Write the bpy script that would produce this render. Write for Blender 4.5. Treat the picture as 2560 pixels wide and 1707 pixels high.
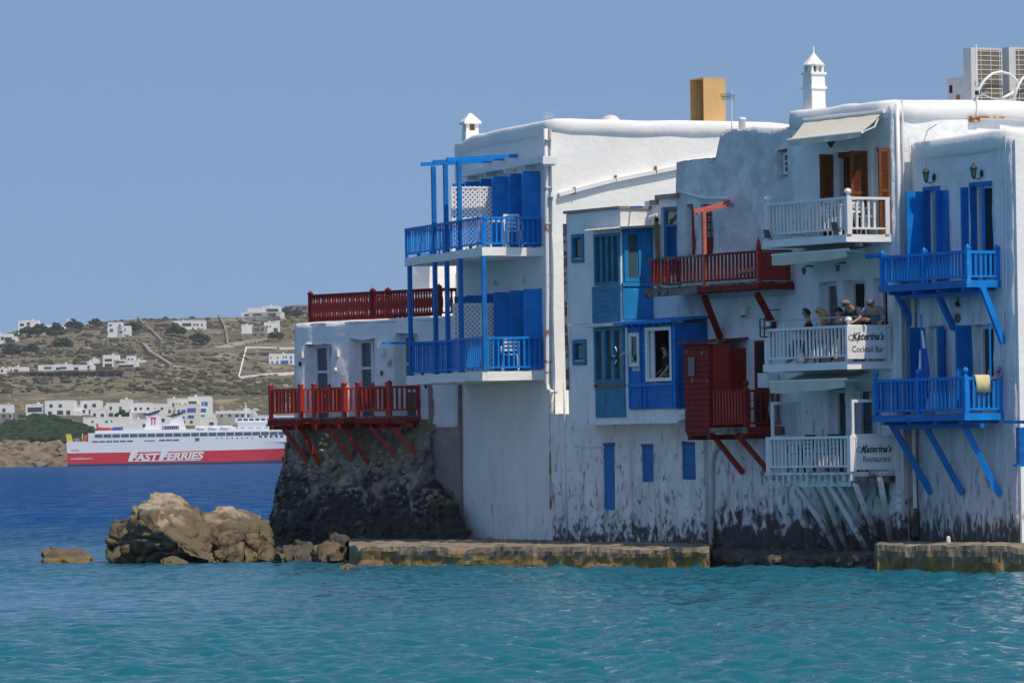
import bpy, math, random
import numpy as np
from mathutils import Vector, Matrix, noise
R = math.radians
random.seed(7)
SC = bpy.context.scene
C = SC.collection
for o in list(bpy.data.objects): bpy.data.objects.remove(o)

# ---------------------------------------------------------------- camera, light
FPX = 13000.0; CAMH = 2.8; PITCH = 276.5/FPX; ROLL = -0.0155
cam = bpy.data.cameras.new('camera'); co = bpy.data.objects.new('camera', cam); C.objects.link(co)
cam.sensor_width = 36; cam.lens = 36*FPX/2560; cam.clip_start = 1; cam.clip_end = 20000
CR = Matrix.Rotation(math.pi/2+PITCH, 3, 'X') @ Matrix.Rotation(ROLL, 3, 'Z')
co.matrix_world = Matrix.Translation((0, 0, CAMH)) @ CR.to_4x4()
SC.camera = co
SUN_AZ = Vector((0.66, -0.75)).normalized(); SUN_EL = R(57)
HAZE = 4.5e-5
SKYS, SKYL, TINT = .62, .36, (.96, .95, .90)
W = bpy.data.worlds.new('World'); SC.world = W; W.use_nodes = True
wn = W.node_tree.nodes; wl = W.node_tree.links
bg = wn['Background']; sky = wn.new('ShaderNodeTexSky'); sky.sky_type = 'NISHITA'; sky.sun_disc = False
sky.sun_elevation = SUN_EL; sky.sun_rotation = math.atan2(SUN_AZ.x, SUN_AZ.y)
sky.air_density = 1.0; sky.dust_density = 0.2; sky.ozone_density = 1.5; sky.altitude = 0
tc = wn.new('ShaderNodeTexCoord'); mp_ = wn.new('ShaderNodeMapping'); mp_.inputs['Scale'].default_value = (1, 1, SKYS); mp_.inputs['Location'].default_value = (0, 0, SKYL)
wl.new(tc.outputs['Generated'], mp_.inputs[0]); wl.new(mp_.outputs[0], sky.inputs[0])      # clear air: the deep blue reaches down towards the horizon
tint = wn.new('ShaderNodeMix'); tint.data_type = 'RGBA'; tint.blend_type = 'MULTIPLY'; tint.inputs[0].default_value = 1; tint.inputs[7].default_value = (*TINT, 1)
wl.new(sky.outputs[0], tint.inputs[6]); wl.new(tint.outputs[2], bg.inputs[0]); bg.inputs[1].default_value = 0.15
sl = bpy.data.lights.new('sun', 'SUN'); sl.energy = 3.2; sl.angle = R(0.53); sl.color = (1, .88, .70)
so = bpy.data.objects.new('sun', sl); C.objects.link(so)
sd = Vector((SUN_AZ.x*math.cos(SUN_EL), SUN_AZ.y*math.cos(SUN_EL), math.sin(SUN_EL)))
so.rotation_euler = sd.to_track_quat('Z', 'Y').to_euler(); so.location = (0, 0, 60)
SC.view_settings.view_transform = 'Standard'; SC.view_settings.look = 'None'
SC.view_settings.gamma = 1; SC.view_settings.exposure = 0.22
SC.view_settings.use_curve_mapping = False

# ---------------------------------------------------------------- helpers
def ray(px, py):
    return CR @ Vector(((px-1280)/FPX, -(py-853.5)/FPX, -1))
def P(px, py, Y):
    d = ray(px, py); return Vector((0, 0, CAMH)) + d*(Y/d.y)

class Fr:                       # a wall's frame: x along the wall to the right, y into the wall, z up
    def __init__(s, o, deg):
        s.o = Vector((o[0], o[1])); s.deg = deg; a = R(deg)
        s.d = Vector((math.cos(a), -math.sin(a))); s.i = Vector((math.sin(a), math.cos(a)))
    def hit(s, px, py, off=0.0):
        d = ray(px, py); i = s.i
        t = (s.o.dot(i) - off)/(d.x*i.x+d.y*i.y)
        w = Vector((d.x*t, d.y*t)); return ((w-s.o).dot(s.d), CAMH+d.z*t)
    def side(s, px, py, xs):
        d = ray(px, py); t = (s.o.dot(s.d)+xs)/(d.x*s.d.x+d.y*s.d.y)
        w = Vector((d.x*t, d.y*t)); return ((w-s.o).dot(s.i), CAMH+d.z*t)
    def w(s, x, y, z=0):
        v = s.o+s.d*x+s.i*y; return Vector((v.x, v.y, z))
    def at(s, px, off=0.0, py=1000):
        x, _ = s.hit(px, py, 0); v = s.o+s.d*x-s.i*off; return Fr(v, s.deg)
    @property
    def rz(s): return -R(s.deg)

def tag(o, label=None, cat=None, group=None, kind=None):
    if label: o['label'] = label
    if cat: o['category'] = cat
    if group: o['group'] = group
    if kind: o['kind'] = kind
    return o
def thing(name, label, cat, loc=(0, 0, 0), rz=0, group=None):
    o = bpy.data.objects.new(name, None); C.objects.link(o); o.location = loc; o.rotation_euler = (0, 0, rz)
    o.empty_display_size = .2
    return tag(o, label, cat, group)
def fthing(name, label, cat, fr, group=None):
    return thing(name, label, cat, (fr.o.x, fr.o.y, 0), fr.rz, group)
def link(name, me, mat, parent=None, loc=None, rot=None):
    o = bpy.data.objects.new(name, me); C.objects.link(o)
    if mat is not None and not me.materials: me.materials.append(mat)
    if parent: o.parent = parent
    if loc is not None: o.location = loc
    if rot is not None: o.rotation_euler = rot
    return o

class MB:
    def __init__(s): s.v = []; s.f = []
    def add(s, vs, fs):
        n = len(s.v); s.v += [tuple(v) for v in vs]; s.f += [tuple(n+i for i in f) for f in fs]; return s
    def hexa(s, p): return s.add(p, [(0,3,2,1),(4,5,6,7),(0,1,5,4),(1,2,6,5),(2,3,7,6),(3,0,4,7)])
    def box(s, x0, x1, y0, y1, z0, z1):
        if x0 > x1: x0, x1 = x1, x0
        if y0 > y1: y0, y1 = y1, y0
        if z0 > z1: z0, z1 = z1, z0
        return s.hexa([(x0,y0,z0),(x1,y0,z0),(x1,y1,z0),(x0,y1,z0),(x0,y0,z1),(x1,y0,z1),(x1,y1,z1),(x0,y1,z1)])
    def bar(s, p, q, w, h=None, up=(0,0,1)):
        h = h or w; p = Vector(p); q = Vector(q); d = (q-p).normalized(); up = Vector(up)
        a = d.cross(up)
        if a.length < 1e-4: a = d.cross(Vector((0,1,0)))
        a.normalize(); b = a.cross(d).normalized(); a *= w/2; b *= h/2
        return s.hexa([p-a-b, p+a-b, q+a-b, q-a-b, p-a+b, p+a+b, q+a+b, q-a+b])
    def tube(s, pts, r, n=8, cap=True):
        pts = [Vector(p) for p in pts]; rs = r if isinstance(r, (list, tuple)) else [r]*len(pts)
        b0 = len(s.v); ref = None
        for k, p in enumerate(pts):
            d = (pts[min(k+1, len(pts)-1)]-pts[max(k-1, 0)]).normalized()
            if ref is None:
                ref = d.cross(Vector((0,0,1)))
                if ref.length < .1: ref = d.cross(Vector((0,1,0)))
            a = (ref-d*ref.dot(d)).normalized(); ref = a; b = d.cross(a)
            for j in range(n):
                t = 2*math.pi*j/n; s.v.append(tuple(p+(a*math.cos(t)+b*math.sin(t))*rs[k]))
        for k in range(len(pts)-1):
            for j in range(n):
                q = b0+k*n; s.f.append((q+j, q+(j+1)%n, q+n+(j+1)%n, q+n+j))
        if cap:
            s.f.append(tuple(b0+j for j in range(n))[::-1]); e = b0+(len(pts)-1)*n; s.f.append(tuple(e+j for j in range(n)))
        return s
    def lathe(s, prof, c=(0,0,0), n=12, rot=0, sx=1, sy=1):
        b0 = len(s.v)
        for (r, z) in prof:
            for j in range(n):
                t = rot+2*math.pi*j/n; s.v.append((c[0]+r*math.cos(t)*sx, c[1]+r*math.sin(t)*sy, c[2]+z))
        for k in range(len(prof)-1):
            for j in range(n):
                q = b0+k*n; s.f.append((q+j, q+(j+1)%n, q+n+(j+1)%n, q+n+j))
        s.f.append(tuple(b0+j for j in range(n))[::-1]); e = b0+(len(prof)-1)*n; s.f.append(tuple(e+j for j in range(n)))
        return s
    def ball(s, c, r, n=8, m=6, sx=1, sy=1, sz=1):
        return s.lathe([(max(r*math.sin(math.pi*k/m), 1e-4), -r*sz*math.cos(math.pi*k/m)) for k in range(m+1)], c, n, 0, sx, sy)
    def prism(s, poly, y0, y1):    # poly in x,z
        n = len(poly); s.add([(x, y0, z) for x, z in poly]+[(x, y1, z) for x, z in poly],
            [tuple(range(n)), tuple(range(2*n-1, n-1, -1))]+[(i, i+n, (i+1)%n+n, (i+1)%n) for i in range(n)]); return s
    def mesh(s, name, mat=None, smooth=False):
        me = bpy.data.meshes.new(name); me.from_pydata(s.v, [], s.f); me.update()
        if smooth: me.polygons.foreach_set('use_smooth', [True]*len(me.polygons))
        if mat: me.materials.append(mat)
        return me
    def build(s, name, mat, parent=None, smooth=False, loc=None, rot=None):
        return link(name, s.mesh(name, mat, smooth), mat, parent, loc, rot)

# ---------------------------------------------------------------- materials
def mat(name, col, rough=.6, metal=0, bump=0, bscale=20, var=0, vscale=3, col2=None, thr=(.45,.6), c2scale=5, stretch=None, detail=6, spec=.5, space='obj', low=None):
    m = bpy.data.materials.new(name); m.use_nodes = True; nt = m.node_tree; N = nt.nodes; L = nt.links
    b = N['Principled BSDF']; b.inputs['Roughness'].default_value = rough; b.inputs['Metallic'].default_value = metal
    b.inputs['Base Color'].default_value = (*col, 1); b.inputs['Specular IOR Level'].default_value = spec
    if space == 'world':
        g = N.new('ShaderNodeNewGeometry'); src = g.outputs['Position']
    else:
        g = N.new('ShaderNodeTexCoord'); src = g.outputs['Object']
    def nz(scale, det=detail, st=None, dist=0):
        n = N.new('ShaderNodeTexNoise'); n.inputs['Scale'].default_value = scale; n.inputs['Detail'].default_value = det
        n.inputs['Distortion'].default_value = dist
        if st:
            mp = N.new('ShaderNodeMapping'); mp.inputs['Scale'].default_value = st; L.new(src, mp.inputs[0]); L.new(mp.outputs[0], n.inputs['Vector'])
        else: L.new(src, n.inputs['Vector'])
        return n.outputs['Fac']
    def rng(v, a, b_, c=0, d=1):
        r = N.new('ShaderNodeMapRange'); r.clamp = True
        for i, x in zip((1,2,3,4), (a, b_, c, d)): r.inputs[i].default_value = x
        L.new(v, r.inputs[0]); return r.outputs[0]
    def mix(f, a, b_, typ='MIX'):
        x = N.new('ShaderNodeMix'); x.data_type = 'RGBA'; x.blend_type = typ
        if isinstance(f, float): x.inputs[0].default_value = f
        else: L.new(f, x.inputs[0])
        for i, c in ((6, a), (7, b_)):
            if isinstance(c, tuple): x.inputs[i].default_value = (*c, 1)
            else: L.new(c, x.inputs[i])
        return x.outputs[2]
    def mth(op, a, b_):
        x = N.new('ShaderNodeMath'); x.operation = op
        for i, c in ((0, a), (1, b_)):
            if isinstance(c, (int, float)): x.inputs[i].default_value = c
            else: L.new(c, x.inputs[i])
        return x.outputs[0]
    cur = tuple(col)
    if var:
        lo = tuple(c*(1-var) for c in col); hi = tuple(min(1, c*(1+var*.6)) for c in col)
        cur = mix(rng(nz(vscale), .3, .7), lo, hi)
    if col2:
        cur = mix(rng(nz(c2scale, 8, stretch, .5), thr[0], thr[1]), cur, tuple(col2))
    if low:      # dirt that gathers low down: list of (z_full, z_none, noise_scale, colour, strength, stretch)
        sep = N.new('ShaderNodeSeparateXYZ'); gg = N.new('ShaderNodeNewGeometry'); L.new(gg.outputs['Position'], sep.inputs[0])
        for (zf, zn, sc, c, st, strch) in low:
            h = rng(sep.outputs[2], zf, zn, .30, -.26)
            f = mth('ADD', nz(sc, 9, strch, .4), h)
            cur = mix(mth('MULTIPLY', rng(f, .52, .66), st), cur, tuple(c))
    if not isinstance(cur, tuple): L.new(cur, b.inputs['Base Color'])
    if bump:
        bp = N.new('ShaderNodeBump'); bp.inputs['Strength'].default_value = 1; bp.inputs['Distance'].default_value = bump
        L.new(nz(bscale, 5), bp.inputs['Height']); L.new(bp.outputs[0], b.inputs['Normal'])
    return m
DK = (.035, .032, .028)
STR = (5, 5, .6)
M = {}
M['white'] = mat('whitewash', (.84,.83,.80), .85, bump=.012, bscale=7, var=.06, vscale=1.2, space='world', spec=.2,
     low=[(-9, 9, 1.2, (.58,.57,.55), .3, (2,2,.8)), (-9, 5.0, 4.0, (.16,.155,.15), .8, (1.5,1.5,.6)), (-9, 8, 1.3, (.52,.42,.32), .35, (4,4,.3))])
M['white_worn'] = mat('whitewash_worn', (.80,.80,.79), .85, bump=.02, bscale=6, var=.10, vscale=1.3, space='world', spec=.2,
     low=[(-4, 9, 1.3, (.47,.46,.44), .4, (2.5,2.5,.8)), (-6.6, 7.5, 5.0, (.13,.125,.115), .85, (1.3,1.3,.8)), (-7, 7, 1.5, (.42,.30,.20), .55, (4,4,.3)), (.2, 1.7, 4.5, (.05,.046,.04), .9, None)])
M['white_peel'] = mat('whitewash_peeling', (.79,.80,.80), .85, bump=.03, bscale=6, var=.14, vscale=1.5, space='world', spec=.2,
     low=[(-4, 10, 1.3, (.47,.455,.43), .4, (2.5,2.5,.8)), (-5.2, 7.5, 3.6, (.15,.14,.12), .85, (1.5,1.5,.8)), (-7, 7, 1.5, (.42,.31,.22), .5, (4,4,.3)), (.6, 2.0, 3.5, (.04,.036,.03), .93, None)])
M['grey_plaster'] = mat('grey_plaster', (.64,.65,.66), .9, bump=.045, bscale=5, var=.22, vscale=2, col2=(.74,.74,.73), thr=(.5,.62), c2scale=1.6, space='world', spec=.2)
M['concrete'] = mat('concrete', (.30,.27,.235), .9, bump=.02, bscale=9, var=.25, vscale=2, space='world', low=[(.2,2.6,2.5,DK,.9,None)])
M['plaster_shade'] = mat('rough_white_plaster', (.80,.80,.80), .9, bump=.05, bscale=2.2, var=.12, vscale=1.5, space='world', spec=.2)
M['blue'] = mat('bright_blue_paint', (.001,.215,.66), .5, spec=.3, var=.2, vscale=3, col2=(.04,.26,.62), thr=(.60,.72), c2scale=4, bump=.003, bscale=30)
M['blue2'] = mat('royal_blue_paint', (.001,.155,.50), .5, spec=.3, var=.22, vscale=3, col2=(.03,.17,.42), thr=(.60,.72), c2scale=4, bump=.003, bscale=30)
M['blue_dark'] = mat('dark_blue_paint', (.003,.07,.26), .45, var=.2, vscale=4)
M['teal'] = mat('teal_blue_paint', (.012,.19,.34), .5, var=.25, vscale=3, bump=.004, bscale=25, col2=(.16,.28,.34), thr=(.66,.72), c2scale=7)
M['lit_blue'] = mat('sunlit_blue_paint', (.01,.22,.50), .5, var=.15, vscale=3, col2=(.2,.4,.55), thr=(.68,.74), c2scale=6)  # brighter blue for the bay's sunny side, sunlight put into the colour
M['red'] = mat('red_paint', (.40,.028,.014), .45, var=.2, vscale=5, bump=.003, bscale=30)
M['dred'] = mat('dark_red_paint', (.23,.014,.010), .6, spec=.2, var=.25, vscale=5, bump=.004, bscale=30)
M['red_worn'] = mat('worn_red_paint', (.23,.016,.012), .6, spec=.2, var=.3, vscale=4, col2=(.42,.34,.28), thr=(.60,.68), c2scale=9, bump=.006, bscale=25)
M['grey_wood'] = mat('weathered_wood', (.20,.17,.15), .8, var=.3, vscale=6, col2=(.05,.03,.028), thr=(.5,.6), c2scale=4, bump=.006, bscale=20)
M['brown'] = mat('varnished_brown_wood', (.20,.068,.025), .75, spec=.15, var=.25, vscale=8, bump=.003, bscale=40)
M['white_paint'] = mat('white_gloss_paint', (.78,.78,.77), .4, var=.05, vscale=3)
M['white_rust'] = mat('white_pipe_with_rust', (.72,.71,.68), .5, var=.08, vscale=2, col2=(.30,.13,.04), thr=(.60,.68), c2scale=2.2, stretch=(1,1,1.4))
M['rust'] = mat('rust', (.34,.13,.035), .8, var=.4, vscale=9, col2=(.6,.5,.4), thr=(.58,.66), c2scale=5, bump=.006, bscale=25)
M['glass'] = mat('dark_window_glass', (.02,.03,.036), .06, spec=.8)
M['glass_blue'] = mat('greenish_window_glass', (.06,.10,.11), .08, spec=.8)
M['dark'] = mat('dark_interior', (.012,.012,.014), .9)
M['cream'] = mat('cream_awning_fabric', (.62,.59,.50), .8, var=.05, vscale=2, bump=.004, bscale=3)
M['black'] = mat('black_metal', (.015,.015,.016), .5)
M['steel'] = mat('brushed_steel', (.5,.5,.5), .3, metal=1)
M['grey_metal'] = mat('pale_grey_metal', (.55,.55,.54), .5, var=.08, vscale=4)
M['bronze'] = mat('ac_coil_brown', (.17,.13,.09), .6, var=.2, vscale=10)
M['tan'] = mat('tan_plywood', (.60,.37,.15), .7, var=.12, vscale=3)
M['cream_paint'] = mat('cream_lamp', (.78,.74,.62), .5)
M['stone'] = mat('dark_wall_stone', (.27,.215,.14), .9, bump=.06, bscale=9, var=.6, vscale=2.2, space='world', col2=(.38,.33,.26), thr=(.55,.64), c2scale=1.9, detail=9,
     low=[(.7,4.0,1.1,(.030,.027,.024),.94,None)])
M['mortar'] = mat('rubble_mortar', (.27,.25,.215), .95, bump=.09, bscale=8, var=.4, vscale=4, space='world', col2=(.5,.48,.45), thr=(.62,.68), c2scale=2.5,
     low=[(.7,4.0,1.4,(.021,.020,.018),.95,None)])
M['rock'] = mat('weathered_granite', (.36,.30,.215), .85, bump=.08, bscale=3.2, var=.28, vscale=1.3, space='world', col2=(.10,.085,.06), thr=(.54,.66), c2scale=1.5, stretch=(1,1,2.2), detail=9,
     low=[(.7,2.6,.9,(.10,.075,.042),.9,(1,1,2)), (-.3,.6,2.5,(.22,.155,.035),.8,None)])
M['rock_low'] = mat('wet_seaweed_rock', (.135,.098,.048), .7, bump=.06, bscale=5, var=.4, vscale=2.5, space='world', col2=(.05,.04,.022), thr=(.5,.6), c2scale=3, detail=9)
M['rock_black'] = mat('black_tide_rock', (.075,.062,.046), .85, bump=.07, bscale=5, var=.5, vscale=2.5, space='world', col2=(.22,.17,.09), thr=(.6,.68), c2scale=3, detail=9)
M['pier'] = mat('quay_concrete', (.25,.20,.145), .9, bump=.035, bscale=7, var=.3, vscale=1.6, space='world', col2=(.10,.085,.065), thr=(.5,.6), c2scale=1.7, detail=9,
     low=[(-.05,.75,3.2,(.24,.15,.03),.9,(1,1,1.6)), (-.35,.30,5,(.05,.035,.012),.9,None)])
M['towel'] = mat('pale_yellow_towel', (.66,.58,.33), .9, bump=.01, bscale=14, var=.08)
M['flag_white'] = mat('white_flag_cloth', (.75,.75,.75), .8)
M['flag_blue'] = mat('blue_flag_cloth', (.01,.10,.42), .8)
M['text'] = mat('black_lettering', (.02,.025,.03), .6)
M['pink'] = mat('faded_pink_red', (.52,.13,.10), .6, var=.2, vscale=6)
M['hill_wall'] = mat('dry_stone', (.30,.25,.19), .9, var=.2, vscale=.5)
# ---------------------------------------------------------------- sea
def make_sea():
    t = np.concatenate([[-6,-3,-1.5,-.8,-.45,-.3,-.22], np.linspace(-.165,.165,330), [.22,.3,.45,.8,1.5,3,6]])
    Y = [6,14,24,34,42,48]; y = 52.0
    while y < 300: Y.append(y); y *= 1.0013
    while y < 9000: Y.append(y); y *= 1.03
    Y = np.array(Y); X = np.outer(Y, t); YY = np.repeat(Y[:,None], len(t), 1); Z = np.zeros_like(X)
    rs = np.random.RandomState(3)
    fade = np.clip((330-YY)/180, 0, 1)*np.clip((.2-np.abs(X/YY))/.03, 0, 1)
    gust = .75+.5*np.sin(X*.11+YY*.05+1)*np.sin(YY*.07-X*.03)
    for k in range(64):
        lam = .26*(1.05/.26)**rs.rand(); th = R(-75)+rs.randn()*.55
        kk = 2*np.pi/lam; a = .0086*lam**1.0*(.6+.8*rs.rand())
        ph = kk*(X*math.cos(th)+YY*math.sin(th))+rs.rand()*6.28
        ph = ph+.5*np.sin(X*.4+YY*.23+k)
        Z += a*gust*(np.sin(ph)+.12*np.cos(2*ph))
    Z *= fade
    n, m = Z.shape; v = np.stack([X,YY,Z],-1).reshape(-1,3)
    i = np.arange((n-1)*(m-1)); r = i//(m-1); c = i%(m-1); a = r*m+c
    f = np.stack([a,a+1,a+m+1,a+m],1)
    me = bpy.data.meshes.new('sea'); me.vertices.add(len(v)); me.vertices.foreach_set('co', v.ravel())
    me.loops.add(f.size); me.loops.foreach_set('vertex_index', f.ravel().astype(np.int32))
    me.polygons.add(len(f)); me.polygons.foreach_set('loop_start', np.arange(0, f.size, 4, dtype=np.int32))
    me.update(calc_edges=True); me.polygons.foreach_set('use_smooth', np.ones(len(f), bool))
    m_ = bpy.data.materials.new('sea_water'); m_.use_nodes = True; nt = m_.node_tree; N = nt.nodes; L = nt.links
    b = N['Principled BSDF']; b.inputs['Roughness'].default_value = .07; b.inputs['IOR'].default_value = 1.33
    g = N.new('ShaderNodeNewGeometry'); sp = N.new('ShaderNodeSeparateXYZ'); L.new(g.outputs['Position'], sp.inputs[0])
    nz = N.new('ShaderNodeTexNoise'); nz.inputs['Scale'].default_value = .05; nz.inputs['Detail'].default_value = 5
    L.new(g.outputs['Position'], nz.inputs['Vector'])
    ad = N.new('ShaderNodeMath'); ad.operation = 'MULTIPLY_ADD'; ad.inputs[1].default_value = 60; L.new(nz.outputs['Fac'], ad.inputs[0]); L.new(sp.outputs[1], ad.inputs[2])
    mr = N.new('ShaderNodeMapRange'); mr.inputs[1].default_value = 80; mr.inputs[2].default_value = 280; L.new(ad.outputs[0], mr.inputs[0])
    cr = N.new('ShaderNodeValToRGB'); e = cr.color_ramp.elements
    e[0].position = 0; e[0].color = (.010,.115,.155,1); e[1].position = 1; e[1].color = (.002,.056,.19,1)
    x = e.new(.38); x.color = (.008,.105,.155,1); x = e.new(.62); x.color = (.004,.06,.14,1)
    L.new(mr.outputs[0], cr.inputs[0]); L.new(cr.outputs[0], b.inputs['Base Color'])
    fr_ = N.new('ShaderNodeMapRange'); fr_.inputs[1].default_value = 110; fr_.inputs[2].default_value = 330; fr_.inputs[3].default_value = .5; fr_.inputs[4].default_value = .03   # unresolved far waves tilt towards the viewer and mirror less sky
    L.new(sp.outputs[1], fr_.inputs[0]); L.new(fr_.outputs[0], b.inputs['Specular IOR Level'])
    n2 = N.new('ShaderNodeTexNoise'); n2.inputs['Scale'].default_value = 2.2; n2.inputs['Detail'].default_value = 6; n2.inputs['Roughness'].default_value = .6
    L.new(g.outputs['Position'], n2.inputs['Vector'])
    bp = N.new('ShaderNodeBump'); bp.inputs['Distance'].default_value = .06; bp.inputs['Strength'].default_value = 1; L.new(n2.outputs['Fac'], bp.inputs['Height'])
    n3 = N.new('ShaderNodeTexNoise'); n3.inputs['Scale'].default_value = .35; n3.inputs['Detail'].default_value = 4; L.new(g.outputs['Position'], n3.inputs['Vector'])
    b2 = N.new('ShaderNodeBump'); b2.inputs['Distance'].default_value = .5; L.new(n3.outputs['Fac'], b2.inputs['Height']); L.new(bp.outputs[0], b2.inputs['Normal'])
    L.new(b2.outputs[0], b.inputs['Normal'])
    # unresolved chop far out: steep facets show the water body instead of mirroring the sky
    df = N.new('ShaderNodeBsdfDiffuse'); L.new(cr.outputs[0], df.inputs[0]); L.new(b2.outputs[0], df.inputs['Normal'])
    mp4 = N.new('ShaderNodeMapping'); mp4.inputs['Scale'].default_value = (.55,.10,1); L.new(g.outputs['Position'], mp4.inputs[0])
    n4 = N.new('ShaderNodeTexNoise'); n4.inputs['Scale'].default_value = 1; n4.inputs['Detail'].default_value = 7; n4.inputs['Roughness'].default_value = .7; L.new(mp4.outputs[0], n4.inputs['Vector'])
    m4 = N.new('ShaderNodeMapRange'); m4.inputs[1].default_value = .36; m4.inputs[2].default_value = .60; m4.inputs[3].default_value = 1.0; m4.inputs[4].default_value = .64; L.new(n4.outputs['Fac'], m4.inputs[0])
    m5 = N.new('ShaderNodeMapRange'); m5.inputs[1].default_value = 105; m5.inputs[2].default_value = 230; L.new(sp.outputs[1], m5.inputs[0])
    mu = N.new('ShaderNodeMath'); mu.operation = 'MULTIPLY'; L.new(m4.outputs[0], mu.inputs[0]); L.new(m5.outputs[0], mu.inputs[1])
    ms = N.new('ShaderNodeMixShader'); L.new(mu.outputs[0], ms.inputs[0]); L.new(b.outputs[0], ms.inputs[1]); L.new(df.outputs[0], ms.inputs[2]); L.new(ms.outputs[0], N['Material Output'].inputs[0])
    o = link('sea', me, m_); tag(o, kind='structure')
make_sea()
sb = MB().box(-9000,9000,-200,9000,-6,-5).build('sea_bed', mat('sand',(.3,.26,.18),.9)); tag(sb, kind='structure')

# ---------------------------------------------------------------- far island
SKYX = [-3900,-3000,-900,-300,0,18,60,137,161,208,256,345,491,545,604,760,1000,1400,2200,3500,4200]
SKYY = [1120,1010,880,850,836,829,818,816,812,811,803,795,791,790,789,775,790,830,900,1060,1140]
CRX = [-3900,-3000,-900,0,342,506,700,1000,2200,3500,4200]; CRY = [1135,1050,960,946,946,962,976,990,1010,1080,1135]
def ground_py(px, Y, nn=True):
    s = np.interp(px, SKYX, SKYY)+4; c = np.interp(px, CRX, CRY)
    Yk = [1980,2000,2014,2045,2110,2200,2290,2400,2440,2560,2720,2900,3100,3300,3430,3600,3900]
    lo = np.interp(px, [0,150,175,400],[0,0,8,12])
    pk = [1172,1167,1145+lo,1112+lo,1092,1050,1004,c,c-3,c+1,c-22,c-55 if c-55 > s+50 else (c-22+s)/2+10,s+40,s+12,s,s+10,s+80]
    for i in range(12, 11, -1): pk[i] = min(pk[i], pk[i-1]-4)
    p = float(np.interp(Y, Yk, pk))
    return p
def ground_Y(px, py, lo=2440, hi=3430):
    if py > np.interp(px, CRX, CRY)+1: lo, hi = 2000, 2400
    best = min(np.linspace(lo+1, hi, 220), key=lambda Y: abs(ground_py(px, Y)-py)); return float(best)
def make_hill():
    pxs = np.concatenate([np.arange(-3900,-600,50.), np.arange(-600,1500,6.0), np.arange(1500,4200,50.)]); Ys = []; y = 1985
    while y < 3900: Ys.append(y); y += 6 if y < 2080 else (9 if y < 2480 else 11)
    V = []
    for Y in Ys:
        for px in pxs:
            py = ground_py(px, Y); p = P(px, py, Y); q = Vector((p.x, p.y, 0))
            a = noise.fractal(q*.006, 1, 2, 4)*1.2 + noise.fractal(q*.03, 1, 2, 4)*.8
            if Y < 2060: a = noise.fractal(q*.05, 1, 2, 5)*2.2*min(1, (Y-1990)/20)
            if Y > 3250: a *= .5
            V.append((p.x, p.y, p.z+a*(1 if Y > 2000 else 0)))
    n = len(pxs); F = [(r*n+c, r*n+c+1, (r+1)*n+c+1, (r+1)*n+c) for r in range(len(Ys)-1) for c in range(n-1)]
    me = bpy.data.meshes.new('hill'); me.from_pydata(V, [], F); me.update(); me.polygons.foreach_set('use_smooth', [True]*len(F))
    m = bpy.data.materials.new('scrubland'); m.use_nodes = True; nt = m.node_tree; N = nt.nodes; L = nt.links
    b = N['Principled BSDF']; b.inputs['Roughness'].default_value = .95; b.inputs['Specular IOR Level'].default_value = .1
    g = N.new('ShaderNodeNewGeometry')
    def nz(s, st=(1,1,1), d=8):
        mp = N.new('ShaderNodeMapping'); mp.inputs['Scale'].default_value = st; L.new(g.outputs['Position'], mp.inputs[0])
        q = N.new('ShaderNodeTexNoise'); q.inputs['Scale'].default_value = s; q.inputs['Detail'].default_value = d; L.new(mp.outputs[0], q.inputs['Vector']); return q.outputs['Fac']
    def rg(v, a, c):
        r = N.new('ShaderNodeMapRange'); r.inputs[1].default_value = a; r.inputs[2].default_value = c; L.new(v, r.inputs[0]); return r.outputs[0]
    def mx(f, a, c):
        x = N.new('ShaderNodeMix'); x.data_type = 'RGBA'; L.new(f, x.inputs[0])
        for i, k in ((6,a),(7,c)):
            if isinstance(k, tuple): x.inputs[i].default_value = (*k,1)
            else: L.new(k, x.inputs[i])
        return x.outputs[2]
    c = mx(rg(nz(.012), .42, .58), (.185,.148,.098), (.118,.105,.058))
    c = mx(rg(nz(.06), .5, .62), c, (.075,.078,.042))
    c = mx(rg(nz(.035,(1,.5,1)), .58, .68), c, (.33,.255,.17))
    c = mx(rg(nz(.25), .60, .68), c, (.34,.28,.2))
    c = mx(rg(nz(.4), .36, .30), c, (.035,.04,.022))
    # dry-stone terraces: thin bands that follow the contours, broken up by noise
    sp = N.new('ShaderNodeSeparateXYZ'); L.new(g.outputs['Position'], sp.inputs[0])
    q1 = N.new('ShaderNodeMath'); q1.operation = 'MULTIPLY_ADD'; q1.inputs[1].default_value = .36; L.new(sp.outputs[2], q1.inputs[0]); L.new(nz(.01), q1.inputs[2])
    q2 = N.new('ShaderNodeMath'); q2.operation = 'FRACT'; L.new(q1.outputs[0], q2.inputs[0])
    q3 = N.new('ShaderNodeMath'); q3.operation = 'MULTIPLY'; L.new(rg(q2.outputs[0], .84, .9), q3.inputs[0]); L.new(rg(nz(.018), .50, .56), q3.inputs[1])
    c = mx(q3.outputs[0], c, (.075,.065,.05))
    L.new(c, b.inputs['Base Color'])
    tag(link('hill', me, m), kind='structure')
make_hill()
M['scrub'] = mat('dark_scrub', (.072,.070,.042), .95, var=.5, vscale=.2, space='world', spec=.1)
M['grove'] = mat('grove_green', (.022,.046,.016), .95, var=.7, vscale=.35, space='world', spec=.1)
M['far_rock'] = mat('pale_boulders', (.36,.29,.21), .95, var=.3, vscale=.2, space='world', spec=.1)
def hz(x, Y, px):      # height of the terrain mesh, near enough
    return P(px, ground_py(px, Y), Y)
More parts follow.
